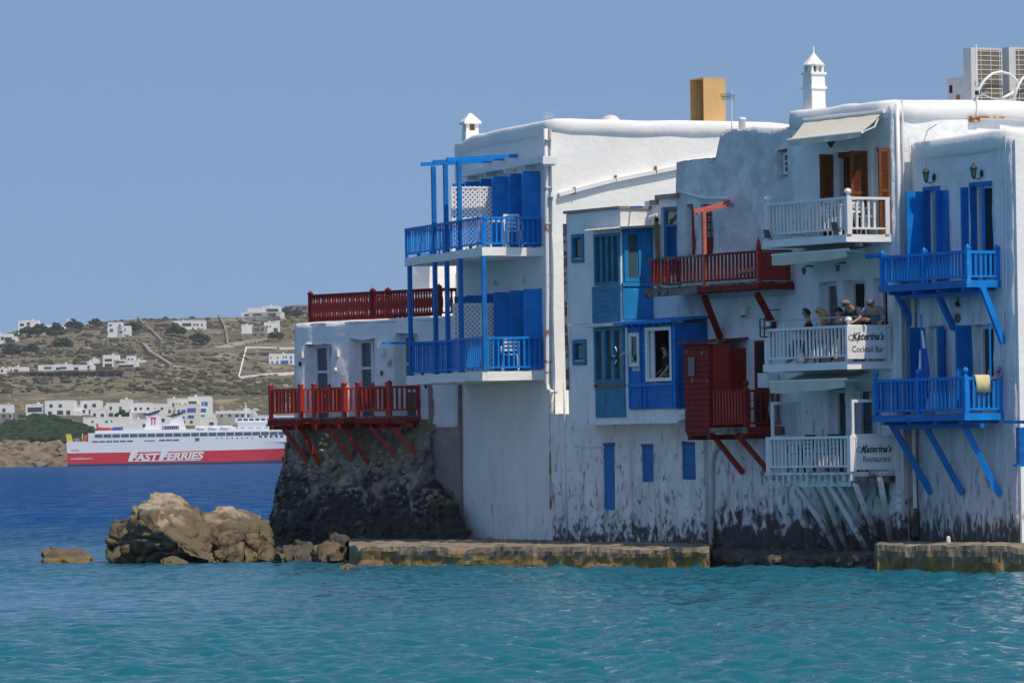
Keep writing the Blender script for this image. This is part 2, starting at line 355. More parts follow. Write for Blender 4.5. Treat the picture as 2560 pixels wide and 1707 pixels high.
def blob_field(name, n, gen, m, seed, smin, smax, flat=.6, rough=.3):
    rnd = random.Random(seed); mb = MB()
    ph = (1+5**.5)/2
    base = [Vector(v).normalized() for v in [(-1,ph,0),(1,ph,0),(-1,-ph,0),(1,-ph,0),(0,-1,ph),(0,1,ph),(0,-1,-ph),(0,1,-ph),(ph,0,-1),(ph,0,1),(-ph,0,-1),(-ph,0,1)]]
    fs = [(0,11,5),(0,5,1),(0,1,7),(0,7,10),(0,10,11),(1,5,9),(5,11,4),(11,10,2),(10,7,6),(7,1,8),(3,9,4),(3,4,2),(3,2,6),(3,6,8),(3,8,9),(4,9,5),(2,4,11),(6,2,10),(8,6,7),(9,8,1)]
    for k in range(n):
        q = gen(rnd)
        if q is None: continue
        s = smin+(smax-smin)*rnd.random()**2.2; a = rnd.random()*6.28; ca, sa = math.cos(a), math.sin(a)
        vs = []
        for v in base:
            rr = s*(1+rough*(rnd.random()*2-1)); vs.append((q.x+(v.x*ca-v.y*sa)*rr*1.3, q.y+(v.x*sa+v.y*ca)*rr, q.z+v.z*rr*flat))
        mb.add(vs, fs)
    return tag(mb.build(name, m), kind='stuff')
def gen_hill(r):
    px = r.uniform(-300, 1000) if r.random() < .75 else r.uniform(-1400, 1900)
    Y = r.uniform(2060, 2430) if r.random() < .4 else r.uniform(2440, 3430)
    if Y < 2330 and px < 640: return None
    q = P(px, ground_py(px, Y), Y)
    if noise.noise(Vector((q.x*.012, q.y*.006, 3))) < -.12+r.random()*.5-.2: return None
    q.z += .4+noise.fractal(Vector((q.x,q.y,0))*.006, 1, 2, 4)*1.2*(.5 if Y > 3250 else 1); return q
tag(blob_field('hill_scrub', 8500, gen_hill, M['scrub'], 5, .6, 2.3), 'dark low scrub bushes dotted over the dry hillside across the bay', 'scrub')
def gen_rock(r):
    px = r.uniform(-300, 1000); Y = r.uniform(2250, 3400); q = P(px, ground_py(px, Y), Y)
    if noise.noise(Vector((q.x*.02, q.y*.01, 9))) < 0: return None
    q.z += noise.fractal(Vector((q.x,q.y,0))*.006, 1, 2, 4)*1.2*(.5 if Y > 3250 else 1); return q
tag(blob_field('hill_rocks', 2600, gen_rock, M['far_rock'], 6, .3, 1.5), 'pale rocks strewn on the brown hillside across the bay', 'rocks')
def gen_grove(r):
    px = r.uniform(-200, 262); Y = r.uniform(2052, 2190)
    py = ground_py(px, Y)
    top = np.interp(px, [-200,0,60,120,190,262],[1085,1082,1048,1050,1076,1094])
    if py < top: return None
    q = P(px, py, Y); q.z += r.uniform(.5, 2.5); return q
tag(blob_field('grove', 5200, gen_grove, M['grove'], 8, .7, 2.7, .7, .35), 'dense dark green grove above the far rocky shore at left', 'bushes')
def gen_shore(r):
    px = r.uniform(-300, 1000); Y = r.uniform(1996, 2050); q = P(px, ground_py(px, Y), Y); return q
tag(blob_field('shore_rocks', 900, gen_shore, mat('shore_rock', (.19,.14,.09), .9, var=.4, vscale=.4, space='world'), 11, .8, 4.5, .6, .45), 'brown jagged rocks along the far shore behind the ferry', 'rocks')

M['far_white'] = mat('far_whitewash', (.80,.79,.76), .9, spec=.1, var=.06, vscale=.3)
M['far_cream'] = mat('far_cream_wall', (.74,.70,.62), .9, spec=.1)
M['far_stone'] = mat('far_stone_wall', (.27,.23,.185), .95, spec=.1, var=.3, vscale=.5)
M['far_glass'] = mat('far_dark_window', (.05,.06,.075), .35)
M['far_blue'] = mat('far_blue_shutter', (.02,.12,.42), .6)
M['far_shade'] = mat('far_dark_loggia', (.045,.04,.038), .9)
M['far_roof'] = mat('far_red_roof', (.42,.05,.04), .7)
M['far_green'] = mat('far_green_shutter', (.03,.16,.08), .6)
def far_house(name, label, blocks, wins=(), cat='house', auto=None, deg=4, group=None, depth=None, seed=1, wm='far_glass'):
    """blocks (px0,px1,py_top,py_base,material,offset forward); wins (px0,px1,py0,py1,material)"""
    b0 = max(blocks, key=lambda b: b[3]); pc = (b0[0]+b0[1])/2; Y = ground_Y(pc, b0[3])
    o = P(pc, b0[3], Y); fr = Fr((o.x, o.y), deg); rnd = random.Random(seed)
    th = thing(name, label, cat, (fr.o.x, fr.o.y, o.z-1.5), fr.rz, group); zb = o.z-1.5
    for b in blocks:
        px0, px1, pt, pb = b[:4]; mt = b[4] if len(b) > 4 else 'far_white'; off = b[5] if len(b) > 5 else 0
        x0, z1 = fr.hit(px0, pt, off); x1, _ = fr.hit(px1, pt, off); _, z0 = fr.hit((px0+px1)/2, pb, off)
        d = depth or max(4, (x1-x0)*.6)
        mb = MB().box(x0, x1, -off, d, z0-zb-3, z1-zb)
        if mt in ('far_white','far_cream'):     # low parapet and a chimney
            mb.box(x0-.05, x1+.05, -off-.05, -off+.3, z1-zb+.003, z1-zb+.35)
            if rnd.random() < .6: cx = x0+(x1-x0)*rnd.uniform(.2,.8); mb.box(cx-.4, cx+.4, d*.4, d*.4+.7, z1-zb+.003, z1-zb+1.1)
        mb.build('wall', M[mt], th)
        if auto and mt in ('far_white','far_cream') and (x1-x0) > 3:
            st = max(1, round((z1-z0)/3.2)); nw = max(1, int((x1-x0)/3.0))
            for s in range(st):
                for k in range(nw):
                    if rnd.random() < .2: continue
                    cx = x0+(k+.5+rnd.uniform(-.12,.12))*(x1-x0)/nw; zc = z0+(s+.52)*(z1-z0)/st; w = rnd.choice((.45,.5,.9)); h = rnd.choice((.7,.7,1.1))
                    MB().box(cx-w, cx+w, -off-.08, -off+.1, zc-h-zb, zc+h*.8-zb).build('window', M[auto if rnd.random() < .8 else wm], th)
    for w in wins:
        px0, px1, p0, p1 = w[:4]; off = w[5] if len(w) > 5 else 0
        x0, z1 = fr.hit(px0, p0, off); x1, z0 = fr.hit(px1, p1, off)
        MB().box(x0, x1, -off-.10, -off+.1, z0-zb, z1-zb).build('window' if w[4] != 'far_roof' else 'roof', M[w[4]], th)
    return th
fg, fb, fs_ = 'far_glass', 'far_blue', 'far_shade'
H = far_house
H('villa','white two-storey house on the skyline at the far left of the hill',[(45,95,802,829),(95,128,813,835)],[(50,60,809,815,fg),(67,75,806,813,fg),(50,77,821,828,fg),(85,93,818,825,fg),(100,116,818,830,fg)],seed=1)
H('villa','low white house beside the skyline house left of the chapel',[(128,140,816,828,'far_stone'),(146,162,815,828)],[(131,137,819,826,fg)],seed=2)
H('chapel','tiny white chapel with a red roof on the skyline',[(166,190,806,815),(166,170,801,806)],[(171,184,804,808,'far_roof')],cat='chapel',seed=3)
H('villa','white house low at the left edge below the skyline',[(-12,30,836,862),(10,43,843,860)],[(2,10,842,850,fg),(12,18,843,850,fg),(24,38,849,859,fg)],seed=4)
H('villa','stepped white house with blue doors high on the hill',[(269,305,807,831),(293,326,816,838),(308,324,836,846)],[(272,280,811,815,fb),(274,283,822,830,fb),(297,302,811,816,fb),(298,307,828,832,fb),(311,314,820,828,fb),(315,320,838,842,fb)],seed=5)
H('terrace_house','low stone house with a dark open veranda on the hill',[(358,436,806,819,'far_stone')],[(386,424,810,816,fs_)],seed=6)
H('villa','long white house with small square windows near the skyline',[(434,510,803,827)],[(456,478,808,815,fg),(483,488,809,814,fg),(491,496,809,814,fg),(442,447,815,820,fg),(458,463,819,824,fg),(480,484,819,824,fg),(494,498,819,824,fg),(503,507,809,815,fg)],seed=7)
H('villa','white mansion on the skyline above the large white villa',[(619,668,771,790),(604,704,782,793),(664,700,766,788),(690,704,778,797),(604,700,792,803,'far_stone')],[(610,622,785,790,fg),(632,654,784,789,fg),(668,696,772,779,fg),(671,690,783,790,fg)],seed=8)
H('stone_house','flat stone house with a dark veranda on the skyline beside the red railing',[(724,768,763,779,'far_stone')],[(711,732,766,773,fs_),(741,750,766,773,fg),(753,767,766,774,fg)],seed=9)
H('villa','large white villa with a stone centre below the skyline mansion',[(604,632,813,834),(630,668,815,834,'far_stone'),(660,697,807,840),(606,700,834,846,'far_stone',1)],[(636,648,821,826,fg),(652,660,821,826,fg),(667,670,814,819,fg),(674,677,814,819,fg),(632,641,834,839,fg,1),(651,660,834,839,fg,1),(684,694,820,826,fg)],seed=10)
H('villa','white villa with blue shutters inside the white boundary wall',[(672,737,886,914)],[(676,679,892,896,fb),(692,696,892,896,fb),(707,710,890,895,fb),(713,717,890,895,fb),(725,730,890,897,fb),(678,683,903,909,fb),(691,696,902,909,fb),(702,721,901,909,fb),(726,730,900,908,fb)],seed=11)
H('stone_house','small stone house with a pale base behind the terrace railing',[(729,756,822,841,'far_stone')],[(733,752,826,833,fg)],seed=12)
H('villa','cluster of white cubes with dark loggias in the middle of the hill',[(257,297,889,917),(284,318,900,918),(316,338,891,912),(336,367,902,918),(229,246,898,906)],[(262,280,897,903,fg),(262,280,909,916,fg),(290,312,903,907,fg),(297,334,912,919,fs_),(320,324,896,900,fg),(329,333,896,900,fg),(236,256,909,916,fs_)],seed=13)
H('stone_house','brown stone annex right of the white cube cluster',[(366,381,898,927,'far_stone'),(348,368,906,926,'far_stone')],[(349,364,919,925,fg)],seed=14)
H('long_house','long low white house above the brown pergola',[(95,136,914,930),(134,180,912,931),(180,234,914,930),(218,226,905,914)],[(110,129,917,922,fg),(140,150,918,924,fg),(150,166,917,922,fg),(185,196,918,924,fg),(219,223,915,921,fg)],seed=15)
H('long_house','white bungalow row left of the brown pergola',[(-6,19,922,934),(21,69,919,933)],[(2,8,924,930,fg),(26,30,923,929,fg),(35,45,923,930,fs_)],seed=16)
H('stone_house','small stone building under the hilltop garden walls',[(553,597,826,838,'far_stone')],[(560,566,829,834,fg)],seed=17)
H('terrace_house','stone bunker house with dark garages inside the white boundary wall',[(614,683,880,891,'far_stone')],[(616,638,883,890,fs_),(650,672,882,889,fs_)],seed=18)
# brown pergola building
th = H('pergola','long brown pergola with dark bays along the ridge',[(21,312,931,946,'far_stone')],[],cat='pergola',seed=19)
Yp = ground_Y(166, 946); fr = Fr((P(166,946,Yp).x, Yp), 4); zb = th.location.z
for k in range(11):
    x0,z1 = fr.hit(74+k*21.5, 932.5, 0); x1,z0 = fr.hit(90+k*21.5, 944.5, 0)
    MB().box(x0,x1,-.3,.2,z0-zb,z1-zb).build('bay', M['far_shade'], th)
x0,z1 = fr.hit(15,930,1.5); x1,z0 = fr.hit(310,930,1.5)
MB().box(x0,x1,-1.6,0,z1-zb-.05,z1-zb+.4).build('roof', mat('far_brown_beam',(.22,.10,.05),.8), th)
# shore town
H('hotel','grey stone house topped by a white cube at the left edge of the shore',[(-20,31,1013,1042),(-20,39,1032,1049,'far_stone'),(-20,62,1046,1068,'far_stone')],[(6,14,1021,1029,fg),(6,13,1036,1044,fg),(22,29,1036,1044,fg),(2,46,1056,1066,fb)],seed=20)
H('town_house','white house with a wide dark terrace at the left end of the shore town',[(64,113,1012,1037)],[(69,105,1018,1029,fg)],seed=21)
H('town_house','large white cube house second from the left in the shore town',[(112,186,1003,1038)],[(124,132,1010,1018,fg),(147,155,1010,1018,fg),(143,158,1026,1036,fg),(166,176,1026,1036,fg),(120,130,1028,1037,fg)],seed=22)
H('town_house','white two-storey house with a wall below it in the shore town',[(201,253,1003,1038)],[(210,218,1010,1020,fg),(231,240,1009,1017,fg),(206,213,1024,1032,fg),(222,229,1024,1034,fg)],seed=23)
H('town_house','white stepped house behind the ferry stern',[(265,318,1009,1048),(226,268,1025,1050)],[(274,280,1016,1024,fg),(298,304,1016,1024,fg),(272,283,1032,1042,fg),(290,308,1031,1042,fg),(252,260,1034,1042,fg),(233,240,1033,1041,fg)],seed=24)
H('town_house','low wide white house with green shutters above the ferry stern',[(208,324,1045,1070)],[(229,234,1051,1056,'far_green'),(263,270,1051,1056,'far_green'),(277,281,1050,1055,'far_green')],seed=25)
H('town_house','white house left of the ferry funnels',[(326,381,1009,1040),(324,366,1032,1066)],[(336,342,1018,1026,fg),(349,355,1018,1024,fg),(367,373,1018,1024,fg),(336,344,1048,1057,fg),(350,358,1048,1058,fg)],seed=26)
H('town_house','cream walled white house beside the hotel',[(373,421,1011,1040)],[(382,387,1018,1023,fg),(402,408,1018,1024,fg)],seed=27)
hw = []
for (a, b_) in ((431,436),(439,443),(447,452),(461,466)): hw.append((a,b_,1007,1016,fb))
hw += [(472,492,1003,1014,fg),(504,509,1004,1014,fb),(511,519,1004,1014,fb),(444,450,1024,1032,fb),(454,464,1024,1032,fb),(468,490,1020,1030,fb),(497,515,1021,1030,fb),(421,427,1024,1032,fg),(450,462,1041,1046,fb),(470,485,1038,1045,fb),(497,512,1037,1041,fb),(455,463,1051,1057,fg),(475,482,1051,1057,fg)]
H('hotel','four-storey cream hotel with blue balconies above the ferry',[(418,472,998,1060,'far_cream'),(470,527,993,1060),(438,500,1012,1062,'far_cream',2)],[w[:5]+(2.02,) if 438 < w[0] and w[1] < 500 and w[2] > 1012 else w for w in hw],cat='hotel',seed=28)
H('town_house','long low white building behind the ferry bridge',[(495,634,1035,1058),(540,634,1029,1042)],[(505,511,1043,1048,fg),(517,524,1043,1048,fg),(527,533,1043,1048,fg),(551,557,1036,1042,fg),(571,578,1035,1042,fg),(589,596,1035,1043,fg),(603,610,1035,1045,fg),(618,623,1035,1045,fg)],seed=29)
H('town_house','white house half hidden by the ferry superstructure',[(380,424,1036,1066),(640,700,1050,1080)],[(388,394,1046,1054,fg),(404,412,1046,1054,fg)],seed=30)
H('town_house','white cube house at the water side below the ferry funnels',[(330,372,1050,1078)],auto='far_glass',seed=41)
H('town_house','small white house tucked right of the hotel base',[(500,540,1046,1072)],auto='far_glass',seed=42)
H('town_house','white terrace house between the hotel and the cream walled house',[(400,440,1044,1074)],auto='far_glass',seed=43)
H('town_house','low white annex right of the large white cube house',[(186,204,1018,1038)],seed=44)
H('town_house','white house climbing behind the row left of the funnels',[(300,330,1000,1022)],auto='far_glass',seed=45)
H('town_house','white house at the right end of the shore town beside the red railing',[(634,690,1040,1066)],auto='far_glass',seed=46)
H('retaining_wall','long stone retaining wall under the white cube houses',[(119,225,1040,1056,'far_stone')],[],cat='wall',seed=31)
H('town_house','narrow white chapel-like house between two cube houses',[(186,203,1030,1040),(254,266,1020,1036)],[],seed=32)

def far_wall(label, pts, m='hill_wall', h=1.3, w=1.0, name='field_wall'):
    mb = MB(); q = []
    for (a, b_) in zip(pts[:-1], pts[1:]):
        n = max(2, int(math.hypot(a[0]-b_[0], a[1]-b_[1])/6))
        for k in range(n+1 if b_ == pts[-1] else n):
            px = a[0]+(b_[0]-a[0])*k/n; py = a[1]+(b_[1]-a[1])*k/n; Y = ground_Y(px, py); p = P(px, py, Y)
            p.z += noise.fractal(Vector((p.x,p.y,0))*.006, 1, 2, 4)*1.2*(.5 if Y > 3250 else 1)*1.0; q.append(p)
    for a, b_ in zip(q[:-1], q[1:]):
        mb.bar(a+Vector((0,0,h/2-.8)), b_+Vector((0,0,h/2-.8)), w, h+1.6)
    tag(mb.build(name, M[m]), label, 'wall', 'field walls on the far hill')
far_wall('dry stone wall running down from the skyline left of the long white house',[(346,795),(352,806),(375,830),(405,856)],h=1.6)
far_wall('steep dry stone wall right of the long white house',[(547,791),(562,820),(566,840),(570,865)],h=1.6)
far_wall('broad dry stone wall descending right from the middle of the hill',[(359,866),(378,889),(400,902),(428,920)],h=2.2,w=2)
far_wall('long sloping garden wall across the upper hill',[(411,845),(470,856),(560,867)],h=1.2)
far_wall('white boundary wall enclosing the villa with blue shutters',[(745,933),(680,936),(597,943),(608,905),(616,871),(680,871),(745,872)],'far_white',h=1.0,w=.6)
far_wall('pale garden wall along the skyline mansion',[(604,806),(650,812),(700,806)],'far_cream')
far_wall('terrace wall below the low left houses',[(0,868),(60,872),(120,876)],h=2)
far_wall('terrace wall crossing the slope above the cube cluster',[(170,866),(240,862),(330,864)],h=1.4)
for i, (a, b_, lab) in enumerate([((553,872),(705,843),'pale dirt road climbing the hill behind the terrace railing'),((0,842),(0,842),None)]):
    if lab:
        mb = MB(); q = []
        for k in range(30):
            px = a[0]+(b_[0]-a[0])*k/29; py = a[1]+(b_[1]-a[1])*k/29-4*math.sin(k/29*3.1); Y = ground_Y(px, py); p = P(px, py, Y)
            p.z += noise.fractal(Vector((p.x,p.y,0))*.006, 1, 2, 4)*1.2+.5; q.append(p)
        for c, d in zip(q[:-1], q[1:]): mb.bar(c, d, 9, 1.0)
        tag(mb.build('dirt_road', mat('dirt_track', (.42,.34,.25), .9)), kind='structure')
def far_tree(px, py, r, label):
    Y = ground_Y(px, py); p = P(px, py, Y); p.z += noise.fractal(Vector((p.x,p.y,0))*.006, 1, 2, 4)*1.2*(.5 if Y > 3250 else 1)
    t = thing('tree', label, 'tree', p, 0, 'dark trees among the far houses'); rnd = random.Random(int(px*7))
    def g(r_):
        a = r_.random()*6.28; q = r_.random()**.5; return Vector((math.cos(a)*r*q, math.sin(a)*r*q, r*.5+r_.random()*r*(1.1-q*.7)))
    o = blob_field('crown', 60, g, M['grove'], int(px), r*.16, r*.34, .8, .4); del o['kind']; o.parent = t
    MB().tube([(0,0,-1.5),(0,0,r*.8)], r*.08, 6).build('trunk', M['hill_wall'], t)
for px, py, r, l in [(70,842,5,'broad dark tree under the leftmost skyline house'),(98,842,6,'wide dark tree right of the leftmost skyline house'),(140,846,6,'dark tree below the low skyline house'),(186,826,5,'dark tree right below the tiny chapel'),(240,818,4,'dark tree left of the stepped white house'),(334,834,4.5,'dark tree right of the stepped white house'),(30,892,5,'dark tree on the left slope above the bungalow row'),(78,884,4,'small dark tree on the left slope by the terraces'),(158,874,5,'round dark tree in the middle of the left slope'),(742,795,4,'rounded tree right of the skyline mansion'),(715,792,4,'small tree below the flat stone skyline house'),(440,842,5,'dark bush below the long white house'),(500,862,5,'dark tree on the terraces right of the long wall'),(312,1062,4,'dark tree among the white houses above the ferry stern'),(690,850,4,'dark tree beside the large white villa')]:
    far_tree(px, py, r, l)
for i, (px, py, c, l) in enumerate([(596,1030,(.25,.25,.27),'dark grey car parked left of the others above the long white building'),(618,1029,(.75,.75,.74),'white van parked among the cars above the ferry bridge'),(640,1029,(.5,.5,.52),'silver car parked right of the white van above the ferry'),(575,1034,(.6,.6,.58),'pale car parked behind the ferry bridge')]):
    Y = ground_Y(px, py, 2000, 2400); p = P(px, py, Y); t = thing('parked_car', l, 'car', p, .1, 'cars parked above the shore town')
    m_ = mat('far_car_paint', c, .4); MB().hexa([(-2,-.8,.3),(2,-.8,.3),(2,.8,.3),(-2,.8,.3),(-2,-.8,.9),(2,-.8,.9),(2,.8,.9),(-2,.8,.9)]).hexa([(-1.4,-.75,.9),(1.3,-.75,.9),(1.3,.75,.9),(-1.4,.75,.9),(-1,-.65,1.5),(.8,-.65,1.5),(.8,.65,1.5),(-1,.65,1.5)]).build('body', m_, t)
    for sx in (-1.25,1.25): MB().tube([(sx,-.85,.32),(sx,.85,.32)], .32, 10).build('wheel', M['black'], t)
for lab, pts in (('pale terrace wall running under the tiny chapel',[(190,818),(230,824),(268,826)]),('long terrace wall below the stepped white house',[(250,850),(330,852),(405,858)]),('terrace wall crossing the slope left of the white boundary wall',[(430,882),(500,876),(590,880)]),('terrace wall on the left slope above the bungalow row',[(10,905),(70,900),(140,898)]),('terrace wall under the long white skyline house',[(425,832),(520,834),(545,828)])):
    far_wall(lab, pts, h=1.2)
# ---------------------------------------------------------------- ferry
def text_mesh(name, s, size, m, parent, loc, rot, shear=0, bold=0, depth=.02, sx=1, spacing=1, align='CENTER'):
    cu = bpy.data.curves.new(name, 'FONT'); cu.body = s; cu.size = size; cu.shear = shear; cu.offset = bold; cu.extrude = depth
    cu.align_x = align; cu.align_y = 'CENTER'; cu.space_character = spacing; cu.resolution_u = 3
    t = bpy.data.objects.new(name, cu); C.objects.link(t); bpy.context.view_layer.update()
    me = bpy.data.meshes.new_from_object(t.evaluated_get(bpy.context.evaluated_depsgraph_get())); bpy.data.objects.remove(t)
    me.materials.clear(); o = link(name, me, m, parent, loc, rot); o.scale = (sx, 1, 1); return o
def make_ferry():
    o = P(168, 1167, 1950); fr = Fr((o.x, 1950), -1.5)
    t = fthing('ferry', 'large white ferry with a red lower hull and FAST FERRIES lettering', 'ferry', fr)
    Hh = lambda px, py: fr.hit(px, py, 0)
    wm = mat('ferry_white_paint', (.74,.75,.78), .5); rm = mat('ferry_red_paint', (.58,.012,.03), .45); nm = mat('ferry_navy_boot', (.02,.03,.10), .5)
    gm = mat('ferry_window_band', (.07,.10,.14), .2); Lh = 116; B = 19.0
    def sec(x):            # half breadth at x, deck level and at the waterline
        q = max(0, (x-78)/38); return B/2*(1-q**1.9), B/2*(1-min(1, max(0, (x-66)/44))**1.6)
    def shell(name, zf0, zf1, m, out=0):
        mb = MB(); xs = np.linspace(0, Lh, 49)
        for side in (-1, 1):
            pts = []
            for x in xs:
                sh = max(0, (x-20)/96)**2*2.2
                for q in range(5):
                    k = q/4; z0 = zf0(x, sh); z1 = zf1(x, sh); z = z0+(z1-z0)*k; a, b = sec(x-(z/9-1)*3 if x > 80 else x); w = (b+(a-b)*min(1, max(0, z/9)))+out
                    pts.append((x+(max(0,z)*.45*max(0,(x-90)/26) if x > 90 else 0), B/2+side*max(.05, w), z))
            n0 = len(mb.v); mb.v += pts
            for i in range(48):
                for q in range(4):
                    a = n0+i*5+q; f = (a, a+5, a+6, a+1); mb.f.append(f if side < 0 else f[::-1])
        return mb.build(name, m, t, True)
    shell('hull', lambda x, s: 4.9+s*.65, lambda x, s: 9.2+s, wm)
    shell('red_band', lambda x, s: .9+max(0,(x-60)/56)*1.2, lambda x, s: 5.0+s*.65, rm, .02)
    shell('boot_stripe', lambda x, s: -1, lambda x, s: .95+max(0,(x-60)/56)*1.2, nm, .01)
    MB().box(-.3, 92, .05, B-.05, 8.0, 8.6).build('main_deck', wm, t)
    MB().box(-.02, .02, .1, B-.1, -1, 8).build('stern_plate', wm, t)
    MB().box(8, 96, .06, B-.06, 8.5, 12.4).build('superstructure', wm, t)
    MB().box(10.5, 84, .8, B-.8, 12.41, 13.3).build('upper_deck', wm, t)
    for k in range(22):
        x = 10.5+k*3.28; MB().box(x, x+2.9, -.03, .2, 10.7, 11.9).build('window', gm, t)
    for k in range(6): MB().box(9.5+k*2.6, 11.7+k*2.6, -.03, .2, 8.85, 9.45).build('window', gm, t)
    for k in range(3): MB().box(34.5+k*2.6, 36.8+k*2.6, -.03, .2, 9.0, 9.6).build('window', gm, t)
    MB().box(29,33,-.02,.2,9.0,9.4).build('window', gm, t)
    MB().box(48,49.6,-.03,.2,8.8,10.0).build('window', gm, t)
    for k in range(8): MB().box(56+k*1.9, 56.5+k*1.9, -.03, .2, 9.5, 9.9).build('window', gm, t)
    for k in range(5): MB().box(72+k*2.0, 73.1+k*2.0, -.03, .2, 9.7, 10.5).build('window', gm, t)
    def funnel(x, l, h, em):
        f = MB(); f.prism([(x,12.6),(x+l,12.6),(x+l*.72,12.6+h),(x+l*.28,12.6+h*.92)], 6.2, 12.8); f = f.build('funnel', wm, t)
        MB().prism([(x-l*.1,12.4+h*.9),(x+l*.25,12.3+h*.98),(x+l*.78,13.3+h),(x+l*.84,12.7+h*1.0),(x+l*.25,11.9+h*.92)], 5.8, 13.2).build('fin', M['black'], f)
        if em:
            e = MB(); cx = x+l*.5; z = 12.6+h*.35; e.box(cx-1.1,cx+1.1,6.1,6.25,z+2.3,z+2.8); e.box(cx-.8,cx-.35,6.1,6.25,z,z+2.3); e.box(cx+.3,cx+.75,6.1,6.25,z,z+2.3)
            e.build('emblem', rm, f)
    funnel(28.5, 7.5, 7.4, True); funnel(37.5, 7.0, 6.6, False)
    MB().box(36,42,3,16,12.42,15.2).build('cabin', wm, t); MB().box(36.5,41.5,2.95,3.2,13.4,14.6).build('window', gm, t)
    for k in range(11):
        MB().tube([(36.5+k*.7,1.2,13.3),(36.5+k*.7,1.2,14.6)], .07, 4).build('railing_post', wm, t)
    MB().box(36,44.5,1.1,3.2,14.62,14.8).build('canopy', wm, t)
    MB().box(48,62,3,16,12.42,14.6).build('cabin', wm, t); MB().box(61,63.9,2.2,B-2.2,12.42,14.0).build('cabin', wm, t)
    for k in range(8): MB().box(65+k*3,66.6+k*3,1.44,1.7,12.9,13.5).build('window', gm, t)
    for k, x in enumerate((50,54.5,59)):
        MB().tube([(x-1.6,1.0,13.6),(x-1.2,1.0,13.6),(x+1.2,1.0,13.6),(x+1.8,1.0,13.6)], [.2,.6,.6,.15], 8).build('lifeboat', wm, t, True)
    MB().box(64,92,1.5,B-1.5,12.42,15.6).build('bridge', wm, t)
    for k in range(10): MB().box(74.6+k*1.7,75.9+k*1.7,1.44,1.7,13.9,14.8).build('window', gm, t)
    MB().box(63,92,3,B-3,15.61,17.4).build('cabin', wm, t)
    for k in range(12): MB().box(64+k*2.2,65.6+k*2.2,2.94,3.2,16.2,17.0).build('window', gm, t)
    MB().box(76,96,2.5,B-2.5,17.41,17.9).build('bridge_roof', wm, t)
    ms = MB(); ms.tube([(67,9,17.4),(67,9,22.0)], .25, 6); ms.bar((65.4,9,19.6),(68.6,9,19.6), .18); ms.bar((65.8,9,20.8),(68.2,9,20.8), .18); ms.tube([(67,9,22.0),(66.6,9,23.2)], .1, 5); ms.build('mast', wm, t)
    rl = MB(); rl.hexa([(0,2,8.6),(2.2,2,8.6),(2.2,6,8.6),(0,6,8.6),(-.5,2,12.2),(1.2,2,12.2),(1.2,6,12.2),(-.5,6,12.2)]).build('stern_ramp', mat('ferry_yellow',(.65,.5,.04),.5), t)
    MB().box(2.6,4.5,2,6,8.6,10.6).build('stern_ramp', mat('ferry_grey_ramp',(.2,.2,.22),.6), t)
    MB().tube([(5.6,4,8.6),(5.6,4,12.4)], .15, 6).build('davit', wm, t); MB().box(6.4,7.8,2,5,9.5,11.8).build('life_raft', mat('ferry_orange',(.7,.12,.02),.5), t)
    MB().hexa([(11.6,2,13.4),(16,2,13.4),(16,4,13.4),(11.6,4,13.4),(11,2,14.6),(16.6,2,14.2),(16.6,4,14.2),(11,4,14.6)]).build('rescue_boat', rm, t)
    MB().tube([(11.5,3,14.5),(11.2,3,15.9)], .4, 6).build('rescue_boat_crane', rm, t)
    MB().tube([(17,2,13.9),(22,2,14.1)], .6, 8).build('gangway', mat('ferry_blue',(.02,.08,.4),.5), t)
    MB().box(21,28,1,6,13.31,14.6).build('deck_house', wm, t)
    # lettering
    x0, z0 = Hh(318, 1152); x1, z1 = Hh(512, 1130)
    o1 = text_mesh('lettering', 'FAST FERRIES', 3.5, M['white_paint'], t, ((x0+x1)/2, -.12, (z0+z1)/2-.15), (math.pi/2, -R(1.0), 0), .28, .14, .05, 1.30, 1.02)
    for (fx, ln) in ((x0+.2, 1), (x0+11.6, 1)):          # the two tall F capitals
        text_mesh('lettering', 'F', 4.9, M['white_paint'], t, (fx+1.2, -.14, (z0+z1)/2-.05), (math.pi/2, 0, 0), .28, .14, .05, 1.15)
    MB().hexa([(x0+1.8,-.16,z1-.55),(x1-1,-.16,z1-.1),(x1-1,0,z1-.1),(x0+1.8,0,z1-.55),(x0+1.9,-.16,z1-.25),(x1-.9,-.16,z1+.2),(x1-.9,0,z1+.2),(x0+1.9,0,z1-.25)]).build('stripe', M['white_paint'], t)
    MB().box(x0+.6, x1-1.6, -.16, 0, z0-.25, z0+.05).build('stripe', M['white_paint'], t)
    text_mesh('web_address', 'www.fastferries.com.gr', .95, M['white_paint'], t, (5.4,-.1,2.9), (math.pi/2,0,0), .3, .02, .03, .95)
    text_mesh('ship_name', 'FAST FERRIES', .5, rm, t, (3,-.1,6.1), (math.pi/2,0,0), .2, 0, .03)
make_ferry()

